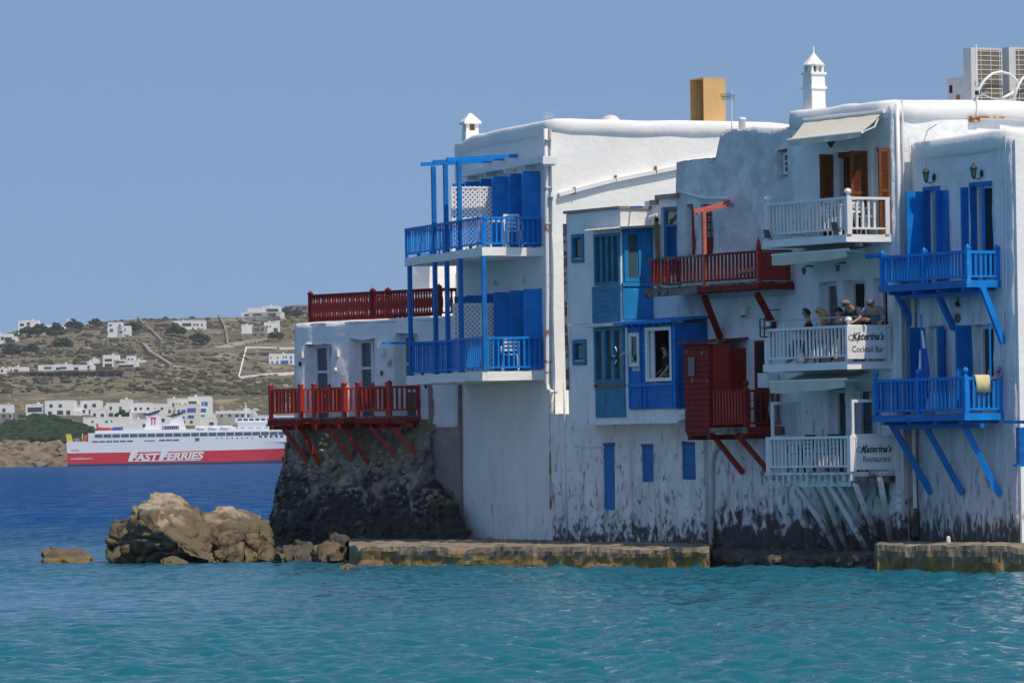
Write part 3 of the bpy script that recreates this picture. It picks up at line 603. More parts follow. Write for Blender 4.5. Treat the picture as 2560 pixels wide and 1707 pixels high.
# ---------------------------------------------------------------- walls with real openings
def shell(x0, x1, dep, z0, z1, ops=(), ztop=None, step=.3, amp=.012, nscale=.8, bulge=None, right=True, left=True):
    """ops: (xa,xb,za,zb,reveal,open_back)"""
    def cuts(a, b, ex):
        cs = sorted(set([a, b]+[e for e in ex if a < e < b])); out = []
        for p, q in zip(cs[:-1], cs[1:]):
            n = max(1, int(math.ceil((q-p)/step))); out += [p+(q-p)*k/n for k in range(n)]
        return out+[b]
    xs = cuts(x0, x1, [e for o in ops for e in o[:2]]); zs = cuts(z0, z1, [e for o in ops for e in o[2:4]])
    V = {}; vs = []; fs = []
    zt = max([o[3] for o in ops]+[z0+(z1-z0)*.5])+.05
    def vid(x, y, z):
        k = (round(x, 4), round(y, 4), round(z, 4))
        if k not in V:
            V[k] = len(vs); zz = z
            if ztop and z > zt: zz = zt+(z-zt)*(ztop(x)-zt)/(z1-zt)
            n = noise.noise_vector(Vector((x, y, zz))*nscale)*amp+noise.noise_vector(Vector((x+9, y, zz))*nscale*3)*amp*.4
            yy = y+(bulge(x, zz) if bulge and y < .01 else 0)
            vs.append((x+n.x, yy+n.y, zz+n.z))
        return V[k]
    ins = lambda x, z: next((o for o in ops if o[0] < x < o[1] and o[2] < z < o[3]), None)
    for i in range(len(xs)-1):
        for j in range(len(zs)-1):
            xa, xb, za, zb = xs[i], xs[i+1], zs[j], zs[j+1]; o = ins((xa+xb)/2, (za+zb)/2)
            if not o: fs.append((vid(xa,0,za), vid(xb,0,za), vid(xb,0,zb), vid(xa,0,zb)))
            else:
                r = o[4]
                if len(o) < 6 or not o[5]: fs.append((vid(xa,r,za), vid(xb,r,za), vid(xb,r,zb), vid(xa,r,zb)))
                if xa == o[0]: fs.append((vid(xa,0,za), vid(xa,0,zb), vid(xa,r,zb), vid(xa,r,za))[::-1])
                if xb == o[1]: fs.append((vid(xb,0,za), vid(xb,0,zb), vid(xb,r,zb), vid(xb,r,za)))
                if za == o[2]: fs.append((vid(xa,0,za), vid(xb,0,za), vid(xb,r,za), vid(xa,r,za))[::-1])
                if zb == o[3]: fs.append((vid(xa,0,zb), vid(xb,0,zb), vid(xb,r,zb), vid(xa,r,zb)))
    nd = max(2, int(dep/max(step, .5))); ys = [dep*k/nd for k in range(nd+1)]
    for a, b in zip(ys[:-1], ys[1:]):
        for za, zb in zip(zs[:-1], zs[1:]):
            fs.append((vid(x1,a,za), vid(x1,b,za), vid(x1,b,zb), vid(x1,a,zb)))
            fs.append((vid(x0,a,zb), vid(x0,b,zb), vid(x0,b,za), vid(x0,a,za)))
        for xa, xb in zip(xs[:-1], xs[1:]):
            fs.append((vid(xa,a,z1), vid(xb,a,z1), vid(xb,b,z1), vid(xa,b,z1)))
            fs.append((vid(xa,b,z0), vid(xb,b,z0), vid(xb,a,z0), vid(xa,a,z0)))
    for xa, xb in zip(xs[:-1], xs[1:]):
        for za, zb in zip(zs[:-1], zs[1:]):
            o = ins((xa+xb)/2, (za+zb)/2)
            if o and len(o) > 5 and o[5] and abs(o[4]-dep) < .01: continue
            fs.append((vid(xb,dep,za), vid(xa,dep,za), vid(xa,dep,zb), vid(xb,dep,zb)))
    mb = MB(); mb.v = vs; mb.f = fs; return mb
def sweep(pts, w, h, n=10, step=.3, amp=.012, power=.6):
    """rounded coping following a line of points (centre of its top)"""
    q = []
    for a, b in zip(pts[:-1], pts[1:]):
        a = Vector(a); b = Vector(b); k = max(1, int((b-a).length/step)); q += [a+(b-a)*i/k for i in range(k)]
    q.append(Vector(pts[-1])); mb = MB()
    for i, p in enumerate(q):
        d = (q[min(i+1, len(q)-1)]-q[max(i-1, 0)]); d.z = 0; d.normalize(); s = Vector((d.y, -d.x, 0))
        for j in range(n):
            t = 2*math.pi*j/n; c, e = math.cos(t), math.sin(t)
            u = math.copysign(abs(c)**power, c)*w/2; v = math.copysign(abs(e)**power, e)*h/2
            v3 = p+s*u+Vector((0,0,v-h/2)); v3 += noise.noise_vector(v3*1.1)*amp; mb.v.append(tuple(v3))
    for i in range(len(q)-1):
        for j in range(n): a = i*n; mb.f.append((a+j, a+(j+1)%n, a+n+(j+1)%n, a+n+j)[::-1])
    mb.f.append(tuple(range(n))); mb.f.append(tuple((len(q)-1)*n+j for j in range(n))[::-1])
    return mb
def window(par, x0, x1, z0, z1, y, fm, nx=2, nz=1, fw=.06, name='window', gm=None, bw=.035, dep=.05, panel=0):
    gm = gm or M['glass']; mb = MB()
    mb.box(x0, x0+fw, y-dep, y, z0, z1).box(x1-fw, x1, y-dep, y, z0, z1).box(x0+fw, x1-fw, y-dep, y, z1-fw, z1).box(x0+fw, x1-fw, y-dep, y, z0, z0+fw+panel)
    xa, xb, za, zb = x0+fw, x1-fw, z0+fw+panel, z1-fw
    for k in range(1, nx): c = xa+(xb-xa)*k/nx; mb.box(c-bw/2*1.4, c+bw/2*1.4, y-dep*.9, y, za, zb)
    for j in range(1, nz): c = za+(zb-za)*j/nz; mb.box(xa+.002, xb-.002, y-dep*.7, y-.001, c-bw/2, c+bw/2)
    w = mb.build(name, fm, par)
    for k in range(nx):
        for j in range(nz):
            MB().box(xa+(xb-xa)*k/nx, xa+(xb-xa)*(k+1)/nx, y-.012, y-.006, za+(zb-za)*j/nz, za+(zb-za)*(j+1)/nz).build('pane', gm, w)
    return w
def place_run(par, me, m, p0, p1, n, name='baluster', ends=False):
    for k in range(n):
        t = (k/(n-1)) if ends else (k+.5)/n
        o = bpy.data.objects.new(name, me); C.objects.link(o); o.parent = par
        o.location = (p0[0]+(p1[0]-p0[0])*t, p0[1]+(p1[1]-p0[1])*t, p0[2]+(p1[2]-p0[2])*t)
        o.rotation_euler = (random.uniform(-.006,.006), random.uniform(-.006,.006), math.atan2(p1[1]-p0[1], p1[0]-p0[0]))
def post(par, x, y, z0, z1, w, m, top='flat', name='post'):
    mb = MB().box(x-w/2, x+w/2, y-w/2, y+w/2, z0, z1)
    if top == 'ball': mb.lathe([(w*.35,0),(w*.3,.03),(w*.62,.07),(w*.7,.11),(w*.55,.16),(.001,.19)], (x, y, z1+.001), 10)
    elif top == 'cap': mb.box(x-w*.62, x+w*.62, y-w*.62, y+w*.62, z1+.001, z1+.05); mb.lathe([(w*.5,0),(.01,.05)], (x,y,z1+.052), 8)
    elif top == 'point': mb.lathe([(w*.55,0),(w*.7,.05),(.01,.26)], (x,y,z1+.001), 8)
    return mb.build(name, m, par)
def railing(par, a, b, zb, zt, n, m, bw=.035, bd=.035, rail=.07, railh=.05, gap=.08, shape='square', mtop=None, xt=0):
    """rails and balusters between plan points a and b (local)"""
    mt = mtop or m; A = Vector((*a, 0)); B_ = Vector((*b, 0)); d = (B_-A).normalized()
    MB().bar(A-d*xt+Vector((0,0,zt-railh/2)), B_+d*xt+Vector((0,0,zt-railh/2)), rail, railh).build('handrail', mt, par)
    MB().bar(A+Vector((0,0,zb+gap+.02)), B_+Vector((0,0,zb+gap+.02)), rail*.7, .045).build('bottom_rail', mt, par)
    z0 = zb+gap+.043; h = zt-railh-z0
    if shape == 'square': me = MB().box(-bw/2, bw/2, -bd/2, bd/2, 0, h).mesh('baluster', m)
    else:
        r = bw/2; me = MB().lathe([(r*.9,0),(r*.9,h*.10),(r*.55,h*.14),(r*1.15,h*.3),(r*1.2,h*.6),(r*.6,h*.84),(r*.9,h*.88),(r*.9,h)], (0,0,0), 8).mesh('baluster', m, True)
    place_run(par, me, m, (a[0], a[1], z0), (b[0], b[1], z0), n)
# ================================================================ the seafront houses
F1 = Fr((P(1393,1340,134).x, 134), 72)
F2 = Fr((P(1393,1340,133.9).x, 133.9), 60)
F0 = Fr((P(745,1060,147.2).x, 147.2), 50)
BI = dict(blue=M['blue'], red=M['red'])

# ---------------------------------------------------------------- house 1: tall white house, two blue balconies
h1 = fthing('white_house', 'tall white house with two blue balconies and a rounded roof edge', 'house', F1)
f = F1; X = lambda px, py=900, off=0: f.hit(px, py, off)[0]; Z = lambda px, py, off=0: f.hit(px, py, off)[1]
OFF = 1.66
xl = X(1140, 600); zt1 = Z(1393, 300)-.1
du = Z(1205, 618, OFF); dl = Z(1208, 928, OFF)
topu = Z(1340, 428); topl = Z(1340, 722)
dops = [(1325,1357),(1252,1281),(1183,1211)]
ops = []
for a, b in dops:
    ops.append((X(a), X(b), du+.02, topu, .18)); ops.append((X(a), X(b), dl+.02, topl, .18))
shell(xl, 0, 8.5, .1, zt1, ops, amp=.02).build('wall', M['white'], h1)
lw = (-.15,.2)
sweep([(xl-.02,3,zt1-.35),(xl+.15,.6,zt1-.15),(xl+.5,.14,zt1+.02),(xl+1.6,.13,zt1+.17),(-.5,.13,zt1+.17),(-.13,.13,zt1+.17),(-.13,.6,zt1+.17),(-.13,6.0,zt1+.12),(-.13,7.3,zt1+.0),(-.13,8.5,zt1-.25)], .42, .42, 12, amp=.03).build('parapet', M['white'], h1, True)
for i, (xa, xb, za, zb, r) in enumerate(ops):
    window(h1, xa, xb, za, zb, r-.01, M['blue2'], 2, 3, .07, 'door', dep=.06, panel=.3)
    for xx, sgn in ((xa, -1), (xb, 1)):
        m_ = M['blue']
        s = MB().box(xx+sgn*.02-.02, xx+sgn*.02+.02, -.50, -.02, za+.02, zb-.02).build('shutter', m_, h1)
        for (p, q) in ((.08,.42),(.5,.9)):
            MB().box(xx+sgn*.02-.028, xx+sgn*.02+.028, -.43, -.09, za+(zb-za)*p, za+(zb-za)*q).build('panel', m_, s)
def slab(par, x0, x1, off, zt, th, m, rough=.02, name='balcony'):
    mb = shell(x0, x1, off, zt-th, zt, (), step=.25, amp=rough, nscale=1.6); mb.v = [(a, b-off, c) for a, b, c in mb.v]
    return mb.build(name, m, par, False)
x1b = X(1205,600,OFF); x0u = X(1010,600,OFF); x0l = X(1020,900,OFF)
ztu = Z(1205, 541, OFF); ztl = Z(1208, 841, OFF)
bu = slab(h1, x0u, x1b, OFF, du, .22, M['white'])
bl = slab(h1, x0l-.05, x1b+.05, OFF+.05, dl, .24, M['white'], .03)
for bb, x0_, z_, zt_ in ((bu, x0u, du, ztu), (bl, x0l, dl, ztl)):
    railing(bb, (x0_+.03,-OFF+.05), (x1b-.05,-OFF+.05), z_, zt_, 40, M['blue'], .05, .03, .09, .06)
    railing(bb, (x1b-.03,-OFF+.05), (x1b-.03,-.06), z_, zt_-.01, 11, M['blue'], .045, .045, .09, .06)
    railing(bb, (x0_+.05,-OFF+.1), (x0_+.05,-.06), z_, zt_-.012, 11, M['blue'], .045, .03, .08, .06)
    for x in (x0_+.05, x1b-.05): post(bb, x, -OFF+.06, z_+.001, zt_-.062, .08, M['blue'])
    for k in range(1, 6): x = x0_+(x1b-x0_)*k/6; MB().box(x-.05,x+.05,-OFF+.02,-OFF+.09,z_+.003,z_+.075).build('rail_foot', M['blue2'], bb)
zb_ = Z(1113, 405, OFF)
for px in (1083, 1113, 1147):
    x = X(px, 600, OFF)
    MB().box(x-.055, x+.055, -OFF-.02, -OFF+.09, dl+.002, du-.222).build('post', M['blue2'], h1)
    MB().box(x-.055, x+.055, -OFF-.02, -OFF+.09, du+.003, zb_-.05).build('post', M['blue2'], h1)
    MB().bar((x,-OFF-.3,zb_), (x,-.02,zb_+.10), .09, .10).build('pergola_beam', M['blue'], h1)
for px in (1022, 1210):
    x = X(px, 800, OFF)+(-.06 if px > 1100 else .05); MB().box(x-.055, x+.055, -OFF-.022, -OFF+.085, dl+.002, du-.222).build('post', M['blue2'], h1)
# porch roof over the upper doors
xp0 = X(1150, 430, .36); xp1 = X(1360, 395, .36); zp = Z(1360, 391, .36)
MB().box(xp0, xp1, -.38, -.003, zp-.14, zp).build('porch_roof', M['white_paint'], h1)
MB().box(xp1-.01, xp1+.09, -.42, -.02, zp-.20, zp-.02).build('gutter_end', M['white_paint'], h1)
for k in range(5): x = xp0+.4+(xp1-xp0-.6)*k/4; MB().box(x-.05, x+.05, -.30, -.004, zp-.24, zp-.142).build('bracket', M['white_paint'], h1)
# awning rail sticking out of the lower balcony
xb = X(1060, 860, OFF); zz = Z(1000, 862, OFF)
MB().box(xb-.06, xb+.06, -OFF-1.15, -OFF+.3, zz-.03, zz+.03).build('rail_arm', M['blue'], h1)
# downpipe
pxs = [(1365,322),(1366,420),(1369,700),(1369,955),(1372,975),(1380,978),(1380,990),(1378,1060),(1380,1272)]
pp = [(lambda q: Vector((q[0], -.11, q[1])))(f.hit(a, b, .1)) for a, b in pxs]
MB().tube(pp[:8], .055, 10).build('downpipe', M['white_rust'], h1, True)
MB().tube(pp[7:], .055, 10).build('downpipe', mat('white_pipe_rusty',(.72,.70,.66),.5,col2=(.36,.14,.03),thr=(.45,.6),c2scale=1.5), h1, True)
MB().tube([(p.x, -.11, Z(1369, y)) for p, y in ((pp[3], 982),)]+[(X(1405,985),-.11,Z(1369,982))], .03, 8).build('pipe_stub', M['white_paint'], h1)
for y in (352, 470, 560, 740, 905): z = Z(1368, y); x = X(1367, y, .1); MB().box(x-.075, x+.075, -.15, -.0, z-.012, z+.012).build('pipe_clip', M['rust'] if y in (352,905) else M['white_paint'], h1)
# sloping drain on the sunlit gable
ga = [f.side(px, py, .07) for px, py in ((1397,487),(1530,452),(1700,418),(1850,385))]
for a, b in zip(ga[:-1], ga[1:]): MB().bar((.07,a[0],a[1]), (.07,b[0],b[1]), .13, .10).build('drain_channel', M['white_paint'], h1)
MB().bar((X(1368,492,.03)+.05,-.06,ga[0][1]-.02), (.07,.0,ga[0][1]), .10, .11).build('drain_channel', M['white_paint'], h1)
for px, py in ((1437,478),(1540,448),(1640,425)): a = f.side(px, py, .1); MB().box(.0,.145,a[0]-.012,a[0]+.012,a[1]-.08,a[1]+.10).build('drain_clip', M['rust'], h1)
# ground floor trim under the balcony and repair patches
z = Z(1190, 962); MB().box(X(1165), -.35, -.05, -.002, z-.05, z+.32).build('lintel_band', M['white_worn'], h1)
for (a, c, b, d, mm) in ((1300,1248,1350,1310,'concrete'),(1170,965,1176,1330,'white_worn')):
    pass
def chimney_small(par, x, y, z):
    mb = MB(); w = .18
    mb.hexa([(x-w-.03,y-w-.03,z-.3),(x+w+.03,y-w-.03,z-.3),(x+w+.03,y+w+.03,z-.3),(x-w-.03,y+w+.03,z-.3),(x-w,y-w,z+.30),(x+w,y-w,z+.30),(x+w,y+w,z+.30),(x-w,y+w,z+.30)])
    for sx in (-1,1):
        for sy in (-1,1): mb.box(x+sx*(w-.10), x+sx*w, y+sy*(w-.10), y+sy*w, z+.302, z+.48)
    c = mb.build('chimney', M['white'], par)
    MB().hexa([(x-.25,y-.25,z+.482),(x+.25,y-.25,z+.482),(x+.25,y+.25,z+.482),(x-.25,y+.25,z+.482),(x-.24,y-.24,z+.54),(x+.24,y-.24,z+.54),(x+.24,y+.24,z+.54),(x-.24,y+.24,z+.54)]).hexa([(x-.24,y-.24,z+.541),(x+.24,y-.24,z+.541),(x+.24,y+.24,z+.541),(x-.24,y+.24,z+.541)]+[(x+a,y+b,z+.78) for a,b in ((-.03,-.03),(.03,-.03),(.03,.03),(-.03,.03))]).build('chimney_cap', M['white'], c)
    MB().box(x-.09,x+.09,y-.09,y+.09,z+.30,z+.47).build('flue', mat('soot_brown',(.25,.17,.10),.9), c)
cx, cz = f.hit(1176, 322, -.55); chimney_small(h1, cx, .55, zt1+.1)
# lattice privacy screens
def lattice(label, zb, zt, shade):
    x = X(1120, 600, OFF)+.1; t = thing('privacy_screen', label, 'lattice screen', F1.w(x, 0, zb), F1.rz, 'lattice screens on the blue balconies')
    h = zt-zb; L_ = OFF-.12; mb = MB()
    mb.box(-.02,.02,-L_-.05,-L_,0,h).box(-.02,.02,-.06,-.01,0,h).box(-.02,.02,-L_,-.06,h-.05,h).box(-.02,.02,-L_,-.06,0,.05).box(-.021,.021,-L_/2-.04,-L_/2,.05,h-.05)
    mb.build('frame', M['white_paint'], t); mb = MB()
    for sgn, xo in ((1,.006),(-1,-.006)):
        c = -h
        while c < L_+h:
            # line y = -L + c + s, z = s (sgn>0) or z = h - s
            s0 = max(0, -c); s1 = min(h, L_-c-.02)
            if s1-s0 > .05:
                za, zb2 = (s0, s1) if sgn > 0 else (h-s0, h-s1)
                mb.bar((xo,-L_+c+s0,za), (xo,-L_+c+s1,zb2), .05, .008, up=(1,0,0))
            c += .128
    o = mb.build('lattice', M['white_paint'], t); o['kind'] = 'stuff'
lattice('white lattice screen standing on the upper blue balcony in sunlight', du, Z(1120,467,OFF), 0)
lattice('white lattice screen standing on the lower blue balcony in shade', dl, Z(1122,759,OFF), 1)
# wall lights and door furniture under the slab
for px, py in ((1234,707),(1306,700)):
    x, z = f.hit(px, py, .08); MB().ball((x,-.08,z), .06, 8, 6, sz=1.4).build('wall_light', M['white_paint'], h1, True)

# ---------------------------------------------------------------- house 0: low house with red balconies
h0 = fthing('terrace_house', 'low white house with a red railed roof terrace and three red balconies', 'house', F0)
f = F0
xR = X(1150, 900); zr = Z(760, 809); dk = Z(675, 1046, 1.2)
wops = []
for a, b, tp in ((768,834,861),(879,942,848),(990,1052,834)):
    wops.append((X(a), X(b), dk-.15, Z(a+18, tp), .32))
def bul(x, z):
    b = -.10*max(0, 1-(z-dk)/3.2) if z > dk-1 else 0
    return b-.05*abs(math.sin(x*1.9+1))
shell(X(742), xR, 5, dk-.35, zr, wops, amp=.05, nscale=1.6, step=.16, bulge=bul).build('wall', M['plaster_shade'], h0, True)
sweep([(X(742)+.05,4.5,zr),(X(742)+.08,.1,zr+.03),(xR-.1,.1,zr+.03)], .34, .12, 10, amp=.02).build('parapet', M['white'], h0, True)
M['white_frame'] = mat('white_window_frame', (.72,.73,.74), .45)
for o in wops: window(h0, o[0]+.02, o[1]+.08, o[2], o[3], o[4]-.01, M['white_frame'], 2, 3, .10, 'door', M['glass_blue'], .07, .07)
z0 = zr+.03
zrt = Z(775, 737, -.1)
xa, xb_ = X(776, 740, -.1), X(1098, 720, -.1)
tr = MB().box(xa-.05, xb_+.05, .07, .15, z0+.02, z0+.08).build('terrace_railing', M['dred'], h0)
railing(tr, (xa,.1), (xb_,.1), z0, zrt, 48, M['red'], .075, .06, .10, .09, .08, 'turned', M['dred'])
railing(tr, (xb_,.1), (xb_,3.2), z0, zrt, 18, M['red'], .075, .06, .10, .09, .08, 'turned', M['dred'])
railing(tr, (xa,.15), (xa,3.6), z0, zrt-.003, 20, M['red'], .075, .06, .10, .09, .08, 'turned', M['dred'])
for px in (776, 932, 956, 1098): post(tr, X(px,740,-.1), .1+(0 if px != 956 else .2), z0, zrt+.01, .10, M['dred'], 'cap')
brs = [((705,1065),(775,1161)),((750,1065),(810,1184)),((818,1063),(892,1167)),((857,1063),(926,1164)),((919,1062),(999,1148)),((975,1060),(1053,1151))]
for i, (pa, pb, pyr) in enumerate(((675,750,974),(783,858,965),(893,972,959))):
    xa, xb_ = X(pa, 1040, 1.2), X(pb, 1040, 1.2); zt_ = Z(675, 973, 1.2)
    b = MB()
    nP = 7
    for k in range(nP): ya = -1.2+1.2*k/nP; b.box(xa-.06, xb_+.08, ya+.004, ya+1.2/nP-.004, dk-.05, dk)
    b = b.build('balcony', M['grey_wood'], h0)
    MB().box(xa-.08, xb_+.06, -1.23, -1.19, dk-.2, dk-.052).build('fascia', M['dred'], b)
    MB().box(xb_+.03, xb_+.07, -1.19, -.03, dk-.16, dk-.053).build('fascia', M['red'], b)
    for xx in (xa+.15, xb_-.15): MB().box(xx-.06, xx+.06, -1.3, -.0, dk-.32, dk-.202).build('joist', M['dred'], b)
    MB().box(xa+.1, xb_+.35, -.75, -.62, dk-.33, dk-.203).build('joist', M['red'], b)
    railing(b, (xa,-1.16), (xb_,-1.16), dk, zt_, 8, M['red'], .05, .05, .07, .06, .14)
    railing(b, (xb_,-1.16), (xb_,-.12), dk, zt_-.01, 6, M['red'], .05, .05, .07, .06, .14)
    railing(b, (xa,-1.16), (xa,-.12), dk, zt_-.012, 6, M['red'], .05, .05, .07, .06, .14)
    for (x, y) in ((xa,-1.16),(xb_,-1.16),(xa,-.1),(xb_,-.1)): post(b, x, y, dk-.06, zt_+.06, .10, M['red'], 'cap')
    for (p, q) in brs[2*i:2*i+2]:
        x1_, z1_ = f.hit(*p, .95); x2_, z2_ = f.hit(*q, .25)
        MB().bar((x1_,-.95,z1_), (x2_,-.25,z2_), .11, .13).build('brace', M['red'], b)
# concrete pier beside the house
MB().box(X(1076), X(1152), -.10, .5, .0, dk+1.0).build('render_patch', M['concrete'], h0)
for i, (px, py) in enumerate(((756,878),(845,875),(960,869))):
    x, z = f.hit(px, py, .1); t = thing('wall_light', ['cream box light at the left corner of the low house','cream box light between the first and second glass doors','cream box light between the second and third glass doors'][i], 'wall light', F0.w(x,-.12,z-.1), F0.rz, 'box lights on the low house')
    MB().box(-.065,.065,-.06,.06,-.09,.09).build('lamp_box', M['cream_paint'], t); MB().box(-.02,.02,.06,.16,-.03,.03).build('arm', M['black'], t)
for i, (px, py, s, l) in enumerate(((843,927,.11,'white conch shell ornament on the wall between two glass doors'),(975,904,.12,'large white and brown shell ornament below the third box light'),(957,932,.08,'small brown shell ornament on the wall left of the third door'),(753,909,.07,'small dark shell ornament near the left corner of the low house'),(1068,963,.08,'round bulkhead ornament on the wall end above the stonework'))):
    x, z = f.hit(px, py, .08); t = thing('shell_ornament', l, 'ornament', F0.w(x,-.13,z), F0.rz, 'shells hung on the low house')
    MB().lathe([(.001,-s*1.3),(s*.3,-s*.9),(s*.6,-s*.3),(s*.55,0),(s*.7,s*.2),(s*.45,s*.5),(s*.3,s*.8),(.001,s)], (0,0,0), 7).build('shell', M['cream_paint'] if i < 2 else M['rust'] if i == 2 else M['black'], t, True, rot=(.1,.25,0))
# white building behind the roof terrace
fb_ = Fr(F0.w(X(1035,700,-3.2), 3.2).xy, 50); t = fthing('rooftop_house', 'small white building behind the red roof terrace railing', 'house', fb_)
xk = fb_.hit(1076, 700, 0)[0]; zk = fb_.hit(1050, 640, 0)[1]
shell(0, xk, 3, zr-.3, zk, (), amp=.05, nscale=1.5).build('wall', M['white'], t)
MB().box(xk+.01, xk+1.6, .9, 2.6, zr-.3, zk-.5).build('stair_wall', M['white'], t)

# ---------------------------------------------------------------- house 2: blue bays, worn ground floor
h2 = fthing('worn_house', 'weathered white house with blue timber bays and narrow blue windows below', 'house', F2)
f = F2; OH = .9
zo = Z(1560, 1060, OH)     # underside of the overhang
zf = Z(1600, 803, OH)      # floor between the bays
zroof = Z(1480, 529, OH); zroof2 = Z(1670, 498)
lops = [(X(a,b_), X(c,b_), Z((a+c)/2, d), Z((a+c)/2, b_), .10) for (a, b_, c, d) in ((1519,1107,1548,1275),(1615,1110,1644,1203),(1716,1103,1750,1199))]
def shift(mb, dy): mb.v = [(a, b-dy, c) for a, b, c in mb.v]; return mb
shift(shell(0, X(1772,1200), 5, .1, zo+.3, lops, amp=.03, step=.22), .14).build('wall', M['white_worn'], h2)
wl = []
for k, o in enumerate(lops):
    s = MB().box(o[0], o[1], -.105, -.07, o[2], o[3]).build('window', M['blue_dark'] if k == 2 else M['blue2'], h2)
    MB().box(o[0]-.01, o[1]+.01, -.14, -.106, o[3]-.07, o[3]+.01).build('lintel', M['blue_dark'], s)
    MB().box(o[0]+.07, o[1]-.07, -.112, -.106, o[2]+.1, o[3]-.1).build('board', M['blue2'], s)
xu0, xu1 = X(1418,700,OH), X(1553,700,OH); xh1 = X(1692,900,OH)
def shift(mb, dy): mb.v = [(a, b-dy, c) for a, b, c in mb.v]; return mb
# upper block (front wall with small window and bay) and the wall set back on the right
u_ops = [(X(1431,600,OH),X(1462,600,OH),Z(1447,657,OH),Z(1447,585,OH),.15),(X(1486,600,OH),xu1-.02,Z(1520,712,OH),Z(1520,584,OH),.12)]
shift(shell(xu0, xu1, OH+.1, zf+.0, zroof, u_ops, amp=.02), OH).build('upper_wall', M['white_worn'], h2)
wx0, wx1, wz0, wz1 = X(1622,880,OH), X(1684,880,OH), Z(1652,950,OH), Z(1652,820,OH)
l_ops = [(X(1434,880,OH),X(1467,880,OH),Z(1450,912,OH),Z(1450,849,OH),.15),(X(1487,880,OH),X(1563,880,OH),Z(1525,957,OH),Z(1525,818,OH),.12),(wx0-.08,wx1+.06,wz0-.06,wz1+.06,.2,True)]
shift(shell(xu0, xh1, .2, zo, zf-.01, l_ops, amp=.02), OH).box(xu0+.02,xh1-.02,-OH+.2,-.001,zo+.01,zo+.06).build('lower_wall', M['white_worn'], h2)
sw_ops = [(X(1654,600),X(1701,600)-.0,Z(1680,690),Z(1680,517),.15)]
shell(xu1-.3, X(1708,600), 4, zo+.31, zroof2, sw_ops, amp=.02).build('rear_wall', M['white_worn'], h2)
MB().box(xu0-.05, xu1+.05, -OH-.06, .3, zroof+.002, zroof+.07).build('roof_slab', M['concrete'], h2)
MB().box(xu1+.06, X(1645,510)+.05, -.08, .3, zroof+.1, zroof+.22).build('roof_slab', M['concrete'], h2)
MB().box(X(1645,500), X(1700,500), -.10, 1.2, zroof2+.003, zroof2+.12).build('roof_slab', M['concrete'], h2)
T = M['teal']; Bm = M['lit_blue']
o = sw_ops[0]; w = window(h2, o[0]+.02, o[1]-.02, o[2], o[3], .14, T, 1, 1, .07, 'door', M['blue_dark'], dep=.08)
zm = Z(1680,563); MB().box(o[0]+.09,o[1]-.09,.06,.13,zm-.03,zm+.03).build('transom', T, w)
MB().box(o[0]+.10,o[1]-.10,.105,.12,zm+.03,o[3]-.08).build('pane', M['glass_blue'], w)
for i, o in enumerate((u_ops[0], l_ops[0])):
    w = window(h2, o[0]+.01, o[1]-.01, o[2]+.01, o[3]-.01, -OH+.05, T, 1, 1, .085, 'window', M['blue_dark'], dep=.10)
    MB().box(o[0]+.14, o[1]-.14, -OH+.02, -OH+.035, o[2]+.16, o[3]-.14).build('pane', M['glass'], w)
    MB().box(o[0]+.08, o[1]-.08, -OH-.02, -OH+.02, o[2]+.08, o[2]+.12).build('sill', M['white_paint'], w)
o = u_ops[1]; window(h2, o[0]+.01, o[1]-.01, o[2], o[3], -OH+.06, T, 4, 1, .07, 'bay_window', M['glass_blue'], .06, .10)
o = l_ops[1]; window(h2, o[0]+.01, o[1]-.01, o[2], o[3], -OH+.06, T, 3, 1, .09, 'bay_window', M['glass_blue'], .07, .10)
# teal boards below the bays, each board a part
za, zb = zf+.01, Z(1520,712,OH)-.02; x0, x1 = X(1483,750,OH), xu1-.02; nB = 7
for k in range(nB): MB().box(x0, x1, -OH-.035-.004*(k%2), -OH-.005, za+(zb-za)*k/nB+.004, za+(zb-za)*(k+1)/nB-.004).build('board', T, h2)
za, zb = Z(1530,1043,OH), Z(1530,968,OH); x0, x1 = X(1491,1000,OH), X(1565,1000,OH)
for k in range(3): MB().box(x0+(x1-x0)*k/3+.004, x0+(x1-x0)*(k+1)/3-.004, -OH-.03, -OH-.004, za, zb).build('board', T, h2)
MB().box(x0-.02, x1+.02, -OH-.055, -OH-.003, zb+.01, zb+.09).build('sill', M['grey_wood'], h2)
# lit side of the upper bay (faces the sun), its sunlight put into a brighter blue
sx = xu1+.03
def sbox(pxa, pya, pxb, pyb, t0, t1, m, name, par=None):
    (ya, z1_), (yb, z0_) = f.side(pxa, pya, sx), f.side(pxb, pyb, sx)
    return MB().box(sx+t0, sx+t1, ya, yb, z0_, z1_).build(name, m, par or h2)
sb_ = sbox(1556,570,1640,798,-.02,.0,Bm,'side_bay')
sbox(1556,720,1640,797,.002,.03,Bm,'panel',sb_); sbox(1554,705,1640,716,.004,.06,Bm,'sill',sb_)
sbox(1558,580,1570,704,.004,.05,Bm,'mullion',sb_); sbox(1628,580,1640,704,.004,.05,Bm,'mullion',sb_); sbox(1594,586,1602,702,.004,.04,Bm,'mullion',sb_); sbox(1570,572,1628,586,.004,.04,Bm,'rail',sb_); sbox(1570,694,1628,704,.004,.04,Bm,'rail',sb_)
sbox(1571,587,1593,693,.005,.012,M['glass_blue'],'pane',sb_); sbox(1603,587,1627,693,.005,.02,Bm,'panel',sb_)
